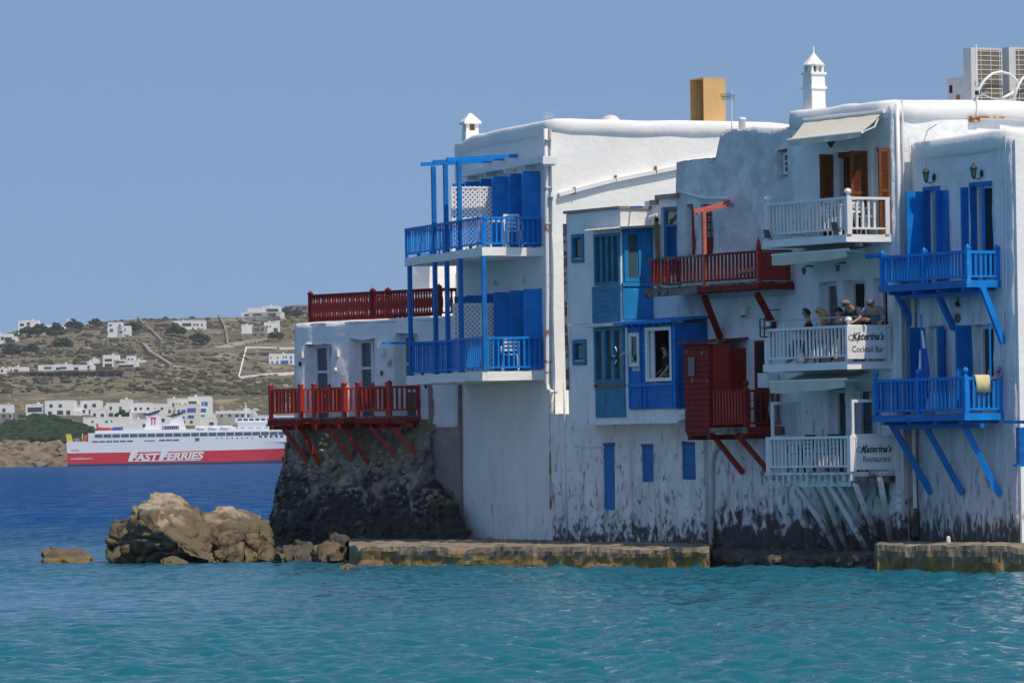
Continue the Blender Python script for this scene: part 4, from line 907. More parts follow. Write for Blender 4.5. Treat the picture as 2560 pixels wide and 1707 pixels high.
# corrugated canopy
cy0 = -OH-.28; xc0, xc1 = X(1465,578,OH+.25), sx+.42; zc = Z(1500,573,OH+.28); n = 40
mb = MB(); pr = []
for k in range(n+1): x = xc0+(xc1-xc0)*k/n; pr.append((x, .022*math.cos(k*math.pi)))
for (x, dz) in pr: mb.v += [(x, cy0, zc+dz), (x, .02, zc+.06+dz), (x, cy0, zc+dz-.012), (x, .02, zc+.048+dz)]
for k in range(n): a = 4*k; mb.f += [(a,a+4,a+5,a+1),(a+2,a+3,a+7,a+6),(a,a+2,a+6,a+4),(a+1,a+5,a+7,a+3)]
mb.build('corrugated_canopy', M['cream'], h2)
# blue cabin lower right
cx0, cx1 = X(1573,900,OH+.03), xh1; zc0, zc1 = Z(1630,1022,OH), Z(1630,812,OH)
wx0, wx1, wz0, wz1 = X(1622,880,OH), X(1684,880,OH), Z(1652,950,OH), Z(1652,820,OH)
dx0, dx1, dz0, dz1 = X(1580,870,OH), X(1605,870,OH), Z(1592,916,OH), Z(1592,832,OH)
nB = 13; y0 = -OH-.05
B2 = M['blue2']
cb = MB().box(cx0, cx0+.06, y0-.02, y0+.02, zc0, zc1).box(cx1-.08, cx1, y0-.02, y0+.02, zc0, zc1).build('cabin', M['blue'], h2)
for k in range(nB):
    a, b = zc0+(zc1-zc0)*k/nB, zc0+(zc1-zc0)*(k+1)/nB-.006
    segs = [(cx0+.06, cx1-.08)]
    for (p, q, r, s) in ((wx0,wx1,wz0,wz1),(dx0,dx1,dz0,dz1)):
        if b > r+.02 and a < s-.02:
            segs = [z for sg in segs for z in ((sg[0], min(sg[1], p)), (max(sg[0], q), sg[1])) if z[1]-z[0] > .02] if True else segs
    for (p, q) in segs: MB().box(p, q, y0, y0+.02, a, b).build('board', B2, cb)
for (p, q, r, s, fw) in ((wx0,wx1,wz0,wz1,.06),):
    mb = MB(); mb.box(p-.03,p+fw,y0-.04,y0+.03,r-.03,s+.03).box(q-fw,q+.03,y0-.04,y0+.03,r-.03,s+.03).box(p+fw,q-fw,y0-.04,y0+.03,s-fw,s+.03).box(p+fw,q-fw,y0-.04,y0+.03,r-.03,r+fw); mb.build('window_frame', M['white_paint'], cb)
MB().box(wx0+.06, wx0+.16, y0+.05, y0+.09, wz0+.06, wz1-.06).build('sliding_sash', M['white_frame'], cb)
MB().box(wx0+.20, wx0+.27, y0+.03, y0+.07, wz0+.06, wz1-.06).build('sliding_sash', M['white_frame'], cb)
window(cb, dx0, dx1, dz0, dz1, y0-.0, M['white_paint'], 1, 1, .09, 'window', M['glass'], dep=.05)
# cabin trim, plinth, side wall, roof
for x in (X(1622,900,OH)-.04, X(1684,900,OH)+.03, X(1610,900,OH)-.05): MB().box(x-.02, x+.025, y0-.035, y0-.001, zc0, zc1).build('batten', B2, cb)
MB().box(cx0+.0, cx1+.01, y0-.045, y0-.022, wz0-.14, wz0-.07).build('sill', M['blue'], cb)
sy = lambda px, py: f.side(px, py, cx1)
mb = MB().box(cx1+.001, cx1+.04, y0-.02, -.02, zc0, zc1+.02).build('cabin_side', B2, cb)
for k in range(3): ya = y0+(-.02-y0)*k/3; MB().box(cx1+.041, cx1+.06, ya+.03, ya+.07, zc0, zc1).build('batten', B2, cb)
MB().hexa([(cx0-.35,y0-.22,zc1+.03),(cx1+.2,y0-.22,zc1+.03),(cx1+.2,.0,zc1+.14),(cx0-.35,.0,zc1+.14),(cx0-.35,y0-.22,zc1+.09),(cx1+.2,y0-.22,zc1+.09),(cx1+.2,.0,zc1+.20),(cx0-.35,.0,zc1+.20)]).build('cabin_roof', M['blue'], cb)
for k in range(7): x = cx0+.1+(cx1-cx0-.2)*k/6; MB().box(x-.03,x+.03,y0-.15,y0+.0,zc1-.03,zc1+.028).build('rafter', B2, cb)
MB().box(X(1465,820,OH+.2), cx0-.02, -OH-.25, -OH, Z(1500,816,OH+.2)-.01, Z(1500,816,OH+.2)+.02).build('ledge', M['grey_metal'], h2)
# dark room behind the man
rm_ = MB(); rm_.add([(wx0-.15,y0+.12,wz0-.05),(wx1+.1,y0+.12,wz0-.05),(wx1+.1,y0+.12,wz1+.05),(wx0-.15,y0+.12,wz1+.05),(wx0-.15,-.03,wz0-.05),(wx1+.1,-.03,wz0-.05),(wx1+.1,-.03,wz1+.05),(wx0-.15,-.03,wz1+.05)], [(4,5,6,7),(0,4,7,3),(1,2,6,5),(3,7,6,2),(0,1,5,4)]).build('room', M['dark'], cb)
# concrete plinth under the cabin
shift(shell(cx0-.02, cx1+.35, OH-.1, zo+.05, zc0-.01, (), amp=.05, nscale=2), OH-.02).build('plinth', M['white_peel'], h2)
# rusty pipe along the left edge, orange pipe beside the canopy
pp = [(lambda q: Vector((q[0], -OH-.04, q[1])))(f.hit(a, b, OH+.04)) for a, b in ((1411,560),(1413,640),(1415,800),(1419,975))]
MB().tube(pp, .045, 8).build('rusty_pipe', mat('flaking_pipe',(.55,.50,.44),.8,col2=(.20,.09,.04),thr=(.45,.55),c2scale=5), h2)
pp = [(lambda q: Vector((q[0], -.12, q[1])))(f.hit(a, b, .12)) for a, b in ((1640,548),(1644,640),(1648,722))]
MB().tube(pp, .055, 10).build('rusty_pipe', M['rust'], h2)
x, z = f.hit(1637, 541, .2); t = thing('security_camera', 'small white security camera on top of the orange rusty pipe', 'camera', F2.w(x,-.2,z), F2.rz)
MB().tube([(-.14,-.06,-.02),(.10,.02,.03)], .05, 8).build('camera_body', M['white_paint'], t); MB().box(-.02,.02,0,.1,-.12,-.03).build('bracket', M['black'], t)
hp = [(lambda q: Vector((q[0], -OH+.3, q[1])))(f.hit(a, b, OH-.3)) for a, b in ((1474,572),(1482,552),(1500,535),(1530,525),(1570,518),(1606,517))]
MB().tube(hp, .022, 8).build('blue_hose', M['blue2'], h2, True)
# drains under the overhang
pp = [(lambda q: Vector((q[0], -.12, q[1])))(f.hit(a, b, .12)) for a, b in ((1430,1062),(1432,1100),(1440,1112),(1475,1116),(1512,1118))]
MB().tube(pp, .05, 10).build('drain_pipe', M['white_rust'], h2, True)
pp = [(lambda q: Vector((q[0], -.14, q[1])))(f.hit(a, b, .14)) for a, b in ((1411,955),(1412,1040),(1414,1085),(1418,1345))]
MB().tube(pp, .035, 8).build('drain_pipe', M['white_rust'], h2, True)
for px, py, s in ((1527,1075,.16),): 
    x, z = f.hit(px, py, .05); MB().lathe([(s,0),(s*.9,.06),(s*.4,.1)], (0,0,0), 12).build('vent_cowl', M['black'], h2, loc=(x,-.01,z), rot=(math.pi/2,0,0))

# ---------------------------------------------------------------- house 3: rough grey plaster, red balconies
F3 = F2.at(1700, .02); f = F3
h3 = fthing('grey_house', 'rough grey plastered house with red balconies and a red timber cabin', 'house', F3)
tops = [(1700,425),(1722,421),(1793,402),(1800,328),(1830,322),(1990,318)]
tx = [X(p, y) for p, y in tops]; tz = [Z(p, y) for p, y in tops]
zt3 = max(tz)
rd = []
for (a, b_, c, d) in ((1714,514,1734,640),(1752,512,1781,640),(1941,378,1968,442)):
    rd.append((X(a,b_), X(c,b_), Z(a,d), Z(a,b_), .22))
x_end = X(2000,800)
shell(0, x_end, 4.5, -.4, zt3, rd, ztop=lambda x: float(np.interp(x, tx, tz)), amp=.06, nscale=1.1, step=.2).build('wall', M['white_peel'] if False else M['grey_plaster'], h3, True)
# whiter lower wall, 4 cm proud of the plaster
zl = Z(1850, 745)
shift(shell(X(1775,900), x_end-.01, .2, -.4, zl, (), amp=.03, step=.25), .05).build('lower_wall', M['white_peel'], h3)
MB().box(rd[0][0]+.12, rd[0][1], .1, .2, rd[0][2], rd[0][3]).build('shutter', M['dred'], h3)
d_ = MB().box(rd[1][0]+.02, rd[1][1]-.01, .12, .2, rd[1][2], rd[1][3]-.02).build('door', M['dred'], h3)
for k in range(2):
    for j in range(5): xa = rd[1][0]+.06+k*.24; z = rd[1][2]+.45+j*.19; MB().box(xa, xa+.19, .105, .118, z, z+.15).build('pane', M['glass'], d_)
window(h3, rd[2][0]+.06, rd[2][1], rd[2][2]+.05, rd[2][3]-.05, .2, M['white_paint'], 1, 3, .06, 'window')
for px, py in ((1858,268),(1845,300)):
    pass
x, _ = f.hit(1855, 318, -.4)
c_ = MB().lathe([(.085,0),(.08,.32),(.10,.33),(.10,.38),(.06,.39)], (x,.4,zt3-.1), 12).build('vent_pipe', M['white'], h3, True)
# white hose
hp = [(lambda q: Vector((q[0], -.06, q[1])))(f.hit(a, b, .06)) for a, b in ((1694,476),(1720,485),(1760,495),(1820,497))]
MB().tube(hp, .035, 8).build('white_hose', M['white_paint'], h3, True)
# upper red balcony
OB = .98; xa, xm, xb_ = X(1622,680,OB), X(1757,680,OB), X(1893,680,OB); dz = Z(1757,712,OB); zt_ = Z(1757,636,OB)
b = MB(); nP = 8
for k in range(nP): b.box(xa-.1, xb_+.08, -OB+OB*k/nP+.004, -OB+OB*(k+1)/nP-.004, dz-.05, dz)
b = b.build('balcony', M['grey_wood'], h3)
MB().box(xa-.12, xm-.2, -OB-.06, -OB-.001, dz-.22, dz-.052).build('fascia', M['grey_wood'], b)
MB().box(xm-.2, xb_+.1, -OB-.05, -OB, dz-.19, dz-.053).build('fascia', M['dred'], b)
MB().box(xb_+.101, xb_+.15, -OB-.02, -.02, dz-.20, dz-.054).build('fascia', M['dred'], b)
for k in range(12): x = xa+.1+(xb_-xa-.2)*k/11; MB().box(x-.035, x+.035, -OB+.0, -.02, dz-.17, dz-.055).build('joist', M['dred'], b)
railing(b, (xa,-OB+.05), (xm-.04,-OB+.05), dz, zt_, 15, M['red_worn'], .06, .03, .09, .05, .07, mtop=M['grey_wood'], xt=.08)
railing(b, (xm+.06,-OB+.05), (xb_-.06,-OB+.05), dz, zt_, 14, M['red_worn'], .06, .03, .08, .05, .07, mtop=M['dred'])
railing(b, (xa,-OB+.05), (xa,-.05), dz, zt_-.01, 6, M['red_worn'], .06, .03, .08, .05, .07, mtop=M['grey_wood'])
post(b, xm, -OB+.05, dz-.05, Z(1757,530,OB), .09, M['pink']); post(b, xb_, -OB+.05, dz-.15, zt_+.05, .10, M['red'], 'point')
za = dz+.02
for k in range(6): ya = -OB+.1+(OB-.15)*k/6; MB().box(xb_-.015-.002*(k%2), xb_+.02+.003*(k%2), ya+.003, ya+(OB-.15)/6-.003, za, zt_-.04).build('board', M['red'], b)
MB().bar((xb_,-OB+.05,zt_-.01), (xb_,-.03,zt_-.01), .12, .04).build('handrail', M['dred'], b)
# two loose red beams above the post
a1 = f.hit(1736,529,OB+.0); a2 = f.hit(1838,503,0)
MB().bar((a1[0],-OB-.02,a1[1]), (a1[0]+.12,-.05,Z(1838,503,.05)+.0), .08, .08).build('canopy_beam', M['pink'], b)
MB().bar((a1[0]+.1,-OB-.0,a1[1]-.06), (a1[0]+.26,-.05,Z(1838,508,.05)-.02), .10, .05).build('canopy_beam', M['pink'], b)
MB().tube([(xb_-.7,-OB+.02,dz+.24),(xb_-.08,-OB+.02,dz+.28)], .06, 10).build('pipe_bundle', M['pink'], b)
for (p, q) in (((1760,740),(1803,850)),((1893,735),(1937,818))):
    x1_, z1_ = f.hit(*p, OB-.15); x2_, z2_ = f.hit(*q, .05); MB().bar((x1_,-OB+.15,z1_), (x2_,-.05,z2_), .12, .12).build('brace', M['dred'], b)
# red cabin and the lower red balcony
OC = 1.05; xa, xc, xb_ = X(1717,1000,OC), X(1777,1000,OC), X(1862,1000,OC+.02); zc0, zc1 = Z(1745,1080,OC), Z(1745,860,OC)
cb = MB().box(xa-.02, xc-.0, -OC-.0, -OC+.06, zc0, zc1).box(xa, xa+.05, -OC+.06, -.02, zc0, zc1).build('red_cabin', M['dred'], h3)
nB = 16; wz0, wz1 = Z(1733,940,OC), Z(1733,893,OC)
for k in range(nB):
    a_, b2 = zc0+(zc1-zc0)*k/nB, zc0+(zc1-zc0)*(k+1)/nB-.004
    MB().hexa([(xa-.03,-OC-.055-.006*random.random(),a_),(xc,-OC-.055,a_),(xc,-OC-.002,a_),(xa-.03,-OC-.002,a_),(xa-.03,-OC-.03,b2),(xc,-OC-.03,b2),(xc,-OC-.002,b2),(xa-.03,-OC-.002,b2)]).build('board', M['red_worn'] if k%5 == 4 else M['dred'], cb)
MB().box(X(1726,900,OC), X(1742,900,OC), -OC-.068, -OC-.057, wz0, wz1).build('window', M['glass'], cb)
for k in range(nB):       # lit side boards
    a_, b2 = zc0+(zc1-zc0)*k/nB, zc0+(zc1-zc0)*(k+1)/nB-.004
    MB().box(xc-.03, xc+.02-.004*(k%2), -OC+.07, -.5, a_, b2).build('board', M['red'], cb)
dp = MB().box(xc-.03, xc+.035, -.5, -.03, zc0+.03, zc1-.12).build('door', M['dred'], cb)
for (p, q) in ((.08,.42),(.5,.92)): MB().box(xc+.036, xc+.045, -.42, -.12, zc0+(zc1-zc0)*p, zc0+(zc1-zc0)*q).build('panel', M['dred'], dp)
MB().hexa([(xa-.2,-OC-.15,zc1+.01),(xc+.15,-OC-.15,zc1+.01),(xc+.15,.0,zc1+.10),(xa-.2,.0,zc1+.10),(xa-.2,-OC-.15,zc1+.05),(xc+.15,-OC-.15,zc1+.05),(xc+.15,.0,zc1+.15),(xa-.2,.0,zc1+.15)]).build('cabin_roof', M['red_worn'], cb)
dz = Z(1862,1066,OC); Z3d = dz; zt_ = Z(1862,973,OC)
b = MB()
for k in range(8): b.box(xa-.04, xb_+.1, -OC+OC*k/8+.003, -OC+OC*(k+1)/8-.003, dz-.06, dz-.01)
b = b.build('balcony', M['red_worn'], h3)
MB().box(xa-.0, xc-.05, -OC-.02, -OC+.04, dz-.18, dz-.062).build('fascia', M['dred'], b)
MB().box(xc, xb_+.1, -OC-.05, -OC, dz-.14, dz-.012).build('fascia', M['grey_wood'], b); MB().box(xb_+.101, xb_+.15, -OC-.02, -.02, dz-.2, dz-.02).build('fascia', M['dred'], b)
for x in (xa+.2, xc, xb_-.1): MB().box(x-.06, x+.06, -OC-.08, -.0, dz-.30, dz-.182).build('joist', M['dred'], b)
railing(b, (xc+.06,-OC+.02), (xb_,-OC+.02), dz, zt_, 11, M['red'], .05, .04, .07, .05, .06, mtop=M['dred'])
railing(b, (xb_,-OC+.02), (xb_,-.05), dz, zt_-.01, 6, M['dred'], .05, .04, .07, .05, .06)
post(b, xb_, -OC+.02, dz-.1, zt_+.04, .11, M['dred'], 'ball')
for (p, q) in (((1778,1082),(1857,1182)),((1842,1085),(1922,1178))):
    x1_, z1_ = f.hit(*p, OC-.15); x2_, z2_ = f.hit(*q, .08); MB().bar((x1_,-OC+.15,z1_), (x2_,-.08,z2_), .11, .11).build('brace', M['red'], b)
# door behind the lower red balcony, white box
MB().box(X(1885,900,.1), X(1915,900,.1), -.09, -.052, dz, Z(1900,851,.1)).build('door_frame', M['dred'], h3)
MB().box(X(1893,900,.1), X(1908,900,.1), -.10, -.091, dz, Z(1900,858,.1)).build('door', M['dark'], h3)
x, z = f.hit(1915, 950, .3); t = thing('utility_box', 'plain white box standing on the wall above the lower red balcony', 'box', F3.w(x,-.3,z), F3.rz)
MB().box(-.22,.22,-.1,.2,-.18,.17).build('box', M['white_paint'], t); MB().box(-.07,.0,-.105,-.099,-.11,-.10).build('handle', M['black'], t)
x, z = f.hit(1867, 778, .1); t = thing('wall_bucket', 'small cream can with a red base hung on the wall below the upper red balcony', 'can', F3.w(x,-.2,z), F3.rz)
MB().lathe([(.07,-.1),(.075,.12)], (0,0,0), 10).build('can', M['cream_paint'], t); MB().ball((0,0,-.11), .075, 8, 6, sz=.5).build('base', M['red'], t)
# slanting drains on the white lower wall
pp = [(lambda q: Vector((q[0], -.12, q[1])))(f.hit(a, b_, .12)) for a, b_ in ((1797,1113),(1783,1130),(1778,1160),(1780,1345))]
MB().tube(pp, .06, 10).build('drain_pipe', M['white_rust'], h3, True)
# ---------------------------------------------------------------- house 5: white restaurant house
F5 = F2.at(1992, .06); f = F5; X = lambda px, py=900, off=0: f.hit(px, py, off)[0]; Z = lambda px, py, off=0: f.hit(px, py, off)[1]
h5 = fthing('restaurant_house', 'white restaurant house with three white railed balconies and cream awnings', 'house', F5)
xe = X(2236, 700); zt5 = Z(2236, 262)
OW = 1.23; dz = [Z(2115,586,OW), Z(2117,904,OW), Z(2122,1180,OW)]
ops = []
def op(a, b_, top, bot, rv=.22, back=False): ops.append((X(a,top), X(b_,top), bot, Z((a+b_)/2, top), rv, back)); return ops[-1]
t1 = op(2086,2124,382,dz[0]+.02); t2 = op(2183,2216,368,dz[0]+.02)
m1 = op(2046,2092,706,dz[1]+.02,.3); m2 = op(2110,2160,700,dz[1]+.02,.3); m3 = op(2183,2218,696,dz[1]+.02,.3)
l1 = op(2070,2112,974,dz[2]+.02,.3); l2 = op(2128,2180,970,dz[2]+.02,.3); b1 = op(2205,2224,1205,Z(2215,1262),.1)
shell(0, xe, 8, -.4, zt5, ops, amp=.04, nscale=1.2, step=.22).build('wall', M['white_peel'], h5, True)
zz = zt5+.13
sweep([(.1,5,zz-.1),(.1,.6,zz-.06),(.16,.16,zz),(xe-.5,.14,zz+.03),(xe-.14,.2,zz+.03),(xe-.14,.6,zz+.03),(xe-.12,7.8,zz)], .5, .48, 12, amp=.06).build('parapet', M['white'], h5, True)
for o in (t1, t2):
    w = window(h5, o[0]+.01, o[1]-.01, o[2], o[3], .2, M['brown'], 2, 3, .12, 'door', dep=.10, panel=.1)
    MB().box(o[0]+.12, o[0]+.16, .02, .15, o[2], o[3]-.12).build('sash', M['white_frame'], w)
for o, (nx) in ((m1,1),(m2,1),(m3,1),(l1,1),(l2,1)):
    w = window(h5, o[0]+.01, o[1]-.01, o[2], o[3], .28, M['white_frame'], nx, 1, .08, 'door', M['dark'] if o in (m2,m3) else M['glass_blue'] if o in (m1,) else M['glass'], dep=.08)
MB().box(b1[0], b1[1], .05, .09, b1[2], b1[3]).build('window', M['glass_blue'], h5)
for (hx, top, w_) in ((X(2083,382),384,.36),(X(2168,372),374,.46),(X(2224,366),370,.30)):
    za, zb = dz[0]+.03, t1[3]-.02
    s = MB().box(hx-.025, hx+.025, -w_-.02, -w_+.05, za, zb).box(hx-.025, hx+.025, -.08, -.02, za, zb).box(hx-.025, hx+.025, -w_+.05, -.08, zb-.08, zb).box(hx-.025, hx+.025, -w_+.05, -.08, za, za+.12).box(hx-.025, hx+.025, -w_+.05, -.08, (za+zb)/2-.04, (za+zb)/2+.04).build('shutter', M['brown'], h5)
    MB().box(hx-.006, hx+.004, -w_+.05, -.08, za+.12, zb-.08).build('backing', M['brown'], s)
    mb = MB(); z = za+.13
    while z < zb-.1:
        mb.hexa([(hx-.02,-w_+.05,z+.02),(hx+.024,-w_+.05,z),(hx+.024,-.08,z),(hx-.02,-.08,z+.02),(hx-.02,-w_+.05,z+.028),(hx+.024,-w_+.05,z+.008),(hx+.024,-.08,z+.008),(hx-.02,-.08,z+.028)]); z += .045
    tag(mb.build('louvres', M['brown'], s), kind='stuff')
WP = M['white_paint']
balc = []
for i, (pa, pb, pyr, th) in enumerate(((1915,2115,491,.17),(1915,2117,812,.17),(1919,2122,1089,.06))):
    x0, x1 = X(pa, pyr, OW), X(pb, pyr, OW); zr_ = Z(pb, pyr, OW); z = dz[i]
    b = slab(h5, x0-.12, x1+.03, OW+.03, z, th, M['white'] if i < 2 else M['white_worn'], .012)
    balc.append((b, x0, x1, z, zr_))
    bb_ = [M['white_paint']]*3
    railing(b, (x0,-OW+.05), (x1,-OW+.05), z, zr_, 22, WP, .055, .03, .12, .06, .12)
    if i == 0: railing(b, (x1,-OW+.05), (x1,-.05), z, zr_-.01, 7, WP, .055, .04, .12, .06, .12)
    else: MB().bar((x1,-OW+.1,zr_-.03), (x1,-.05,zr_-.03), .12, .06).build('handrail', WP, b)
    railing(b, (x0,-OW+.05), (x0,-.05), z, zr_-.01, 8, WP, .055, .04, .12, .06, .12)
    for (x, y) in ((x0,-OW+.05),(x1,-OW+.05)): post(b, x, y, z+.001, zr_+.005, .13, WP, 'ball' if i < 2 else 'flat')
    post(b, x1, -.12, z+.002, zr_-.07, .12, WP)
# timber under the lowest balcony
b, x0, x1, z, _ = balc[2]
for k in range(14): x = x0+.1+(x1-x0-.1)*k/13; MB().box(x-.045, x+.045, -OW+.0, -.05, z-.20, z-.062).build('joist', M['white_worn'], b)
MB().box(x0+.2, x1-.1, -OW+.10, -OW+.22, z-.33, z-.203).build('beam', M['white_worn'], b); MB().box(x1-.05, x1+.12, -OW+.1, -.05, z-.26, z-.10).build('beam', M['grey_wood'], b)
M['strut'] = mat('flaking_white_strut', (.62,.62,.60), .85, var=.2, vscale=3, space='world', bump=.02, bscale=8, low=[(-1.2,2.6,5,(.10,.085,.06),.85,None)])
sts = [[(1986,1206),(2058,1312),(2100,1388)],[(2027,1205),(2058,1270),(2082,1326)],[(2051,1205),(2086,1290),(2122,1388)],[(2070,1205),(2140,1327),(2174,1388)],[(2094,1205),(2140,1285),(2167,1330)],[(2137,1206),(2165,1280),(2198,1352)],[(2200,1196),(2212,1265),(2227,1352)],[(2040,1206),(2075,1260),(2098,1350)]]
for k, s in enumerate(sts):
    n = len(s); pts = []
    for j, (px, py) in enumerate(s): of = 1.0*(1-j/(n-1))+.12; q = f.hit(px, py, of); pts.append((q[0], -of, q[1]))
    MB().tube(pts, [.065,.075,.065], 8).build('strut', M['strut'], b, True)
# awnings
def awning(xw0, xw1, zw, xf0, xf1, zf_, of, drop, label=None, fold=False):
    a = MB(); n = 14; m = 8
    for j in range(m+1):
        v = j/m
        for i in range(n+1):
            u = i/n; x = (xw0+(xw1-xw0)*u)*(1-v)+(xf0+(xf1-xf0)*u)*v; a.v.append((x, -.06-(of-.06)*v, zw+(zf_-zw)*v-.04*math.sin(v*3.14)+.008*math.sin(u*23+v*5)))
    for j in range(m):
        for i in range(n): k = j*(n+1)+i; a.f.append((k, k+1, k+n+2, k+n+1))
    a = a.build('awning', M['cream'], h5, True)
    v_ = MB()
    for i in range(n*2+1):
        u = i/(n*2); x = xf0+(xf1-xf0)*u; v_.v += [(x, -of-.03, zf_-.01), (x, -of-.03+.03*math.sin(u*20), zf_-drop*(1-.35*max(0,u-.6)/.4+.08*math.sin(u*9)))]
    for i in range(n*2): k = 2*i; v_.f.append((k, k+1, k+3, k+2))
    v_.build('valance', M['cream'], a, True)
    MB().tube([(xf0-.03,-of,zf_), (xf1+.05,-of,zf_)], .035, 8).build('front_bar', M['white_paint'], a)
    MB().tube([(xw0,-.08,zw+.02), (xw1+.12,-.08,zw+.02)], .05, 8).build('roller', M['white_paint'], a)
    for xx, xy in ((xf1-.1, xw1-.1),(xf0+.1, xw0+.1)):
        e = ((xx+xy)/2+.25, -of*.55, (zw+zf_)/2-.12); MB().tube([(xx,-of+.02,zf_-.02), e, (xy,-.08,zw-.1)], .022, 6).build('folding_arm', M['grey_metal'], a)
    return a
awning(X(2013,302,.05), X(2206,281,.05), Z(2206,281,.05), X(1972,350,1.05), X(2153,330,1.05), Z(2153,331,1.05), 1.05, .15)
z1_ = dz[0]-.2; awning(X(1945,620,.75), X(2120,612,.75), z1_, X(1932,640,1.12), X(2118,624,1.12), Z(2118,624,1.12), 1.12, .24)
z1_ = dz[1]-.2; awning(X(1945,930,.75), X(2116,930,.75), z1_, X(1927,955,1.12), X(2113,948,1.12), Z(2113,948,1.12), 1.12, .26)
for (px, py) in ((2148,612),(2132,925)): x, z = f.hit(px, py, .5); MB().box(x-.09,x+.09,-.56,-.46,z-.04,z+.04).build('awning_bracket', WP, h5)
# steel guard rail over the middle balcony
b, x0, x1, z, zr_ = balc[1]
zg = Z(2100,793,OW); MB().tube([(x0-.35,-OW+.05,zg),(x1,-OW+.05,zg),(x1,-.6,zg)], .018, 6).build('guard_rail', M['steel'], b)
for x in (x0+.7, x0+2.2, x1): MB().tube([(x,-OW+.05,zr_),(x,-OW+.05,zg)], .012, 6).build('guard_post', M['steel'], b)
# pipes on the lit end wall
for px, y0_, y1_, r, m_ in ((2243,262,1300,.045,WP),(2256,250,1380,.022,M['grey_metal'])):
    pts = [f.side(px+(y-262)*.0155, y, xe+.06) for y in (y0_, 500, 760, 1000, y1_)]; MB().tube([(xe+.06, a, z) for a, z in pts], r, 8).build('downpipe', m_, h5, True)
q = [f.side(px, py, xe-.02) for px, py in ((2262,252),(2240,246),(2230,256),(2224,300),(2226,460),(2240,620))]
# tiered chimney
cx, cz = f.hit(2036, 268, -.55)
mb = MB(); w = .20; zb = zt5+.1; ht = Z(2036,240,-.55); zA, zB, zC, zD, zE = [f.hit(2036, y, -.55)[1] for y in (224,188,166,160,122)]
def sq(mb, w0, w1, z0, z1): mb.hexa([(cx-w0,.55-w0,z0),(cx+w0,.55-w0,z0),(cx+w0,.55+w0,z0),(cx-w0,.55+w0,z0),(cx-w1,.55-w1,z1),(cx+w1,.55-w1,z1),(cx+w1,.55+w1,z1),(cx-w1,.55+w1,z1)])
sq(mb,.20,.19,zb-.5,zA); sq(mb,.225,.225,zA+.001,zA+.06); sq(mb,.195,.185,zA+.061,zB); sq(mb,.22,.22,zB+.001,zB+.06)
for sx in (-1,0,1):
    for sy in (-1,0,1):
        if sx or sy: mb.box(cx+sx*.14-.03, cx+sx*.14+.03, .55+sy*.14-.03, .55+sy*.14+.03, zB+.061, zC)
c5 = mb.build('chimney', M['white'], h5)
MB().box(cx-.08,cx+.08,.47,.63,zB+.06,zC-.005).build('flue', mat('soot',(.18,.13,.08),.9), c5)
MB().lathe([(.26,0),(.27,.03),(.14,.17),(.03,.30),(.022,.33),(.018,.46),(.001,.48)], (cx,.55,zC+.002), 8, .39).build('chimney_cap', M['white'], c5)

# glass screens of the lowest terrace
gm = bpy.data.materials.new('clear_glass'); gm.use_nodes = True; nt = gm.node_tree; N = nt.nodes
tb = N.new('ShaderNodeBsdfTransparent'); tb.inputs[0].default_value = (.88,.92,.93,1); gl = N.new('ShaderNodeBsdfGlossy'); gl.inputs['Roughness'].default_value = .03
mx = N.new('ShaderNodeMixShader'); mx.inputs[0].default_value = .1; nt.links.new(tb.outputs[0], mx.inputs[1]); nt.links.new(gl.outputs[0], mx.inputs[2]); nt.links.new(mx.outputs[0], N['Material Output'].inputs[0])
b, x0, x1, z, zr_ = balc[2]
for xx, tp, lab in ((x0+.06, Z(1932,1004,OW), 'clear glass screen in a white frame at the left end of the restaurant terrace'), (x1-.0, Z(2136,998,OW), 'clear glass screen in a white frame behind the restaurant sign')):
    t = thing('glass_screen', lab, 'glass screen', F5.w(xx, 0, zr_), F5.rz); h = tp-zr_
    MB().box(-.03,.03,-OW+.08,-OW+.14,0,h).box(-.03,.03,-.4,-.34,0,h).box(-.03,.03,-OW+.14,-.4,h-.07,h).box(-.03,.03,-OW+.14,-.4,0,.04).build('frame', WP, t)
    MB().box(-.004,.004,-OW+.14,-.4,.04,h-.07).build('pane', gm, t)
# signs
def sign(i, pxs, ytop, ybot, xo, words, label):
    b, x0, x1, z, zr_ = balc[i]; xs = x1+xo
    ya, za = f.side(pxs[0], ytop, xs); yb, _ = f.side(pxs[1], ytop, xs); zb = f.side(pxs[0], ybot, xs)[1]
    t = thing('sign', label, 'sign', F5.w(xs, (ya+yb)/2, (za+zb)/2), F5.rz); L_ = yb-ya; h = za-zb
    MB().box(-.02,.02,-L_/2,L_/2,-h/2,h/2).build('board', WP, t)
    for k, (s, size, dy, dzz, sh, sx_) in enumerate(words): text_mesh('lettering', s, size, M['text'], t, (.024, dy, dzz), (math.pi/2,0,math.pi/2), sh, .006 if sh else 0, .002, sx_)
    return t, L_, h
def swash(t, yc, zc, s):       # curl in front of the K
    pts = []
    for k in range(22): a = -1.2+k*.33; r = s*(.45+.028*k); pts.append((.026, yc+r*math.cos(a)*1.2, zc+r*math.sin(a)*.7))
    MB().tube(pts, .007, 5).build('lettering', M['text'], t)
    MB().tube([(.026,yc+s*1.3,zc-s*1.0),(.026,yc+s*1.5,zc-.1*s),(.026,yc+s*1.9,zc+s*1.1)], .013, 5).build('lettering', M['text'], t)
t, L_, h = sign(1, (2116,2213), 815, 897, .09, [("Katerina's",.235,.03,.13,.35,.93),('Cocktail Bar',.20,.03,-.16,0,.88)], "white sign reading Katerina's Cocktail Bar on the middle balcony")
swash(t, -L_/2+.14, .12, .11)
t, L_, h = sign(2, (2139,2238), 1092, 1174, .09, [("Katerina's",.225,.0,.09,.35,.93),('Restaurant',.205,.02,-.14,0,.88)], "white sign reading Katerina's Restaurant on the lowest balcony")
swash(t, -L_/2+.10, .09, .10)
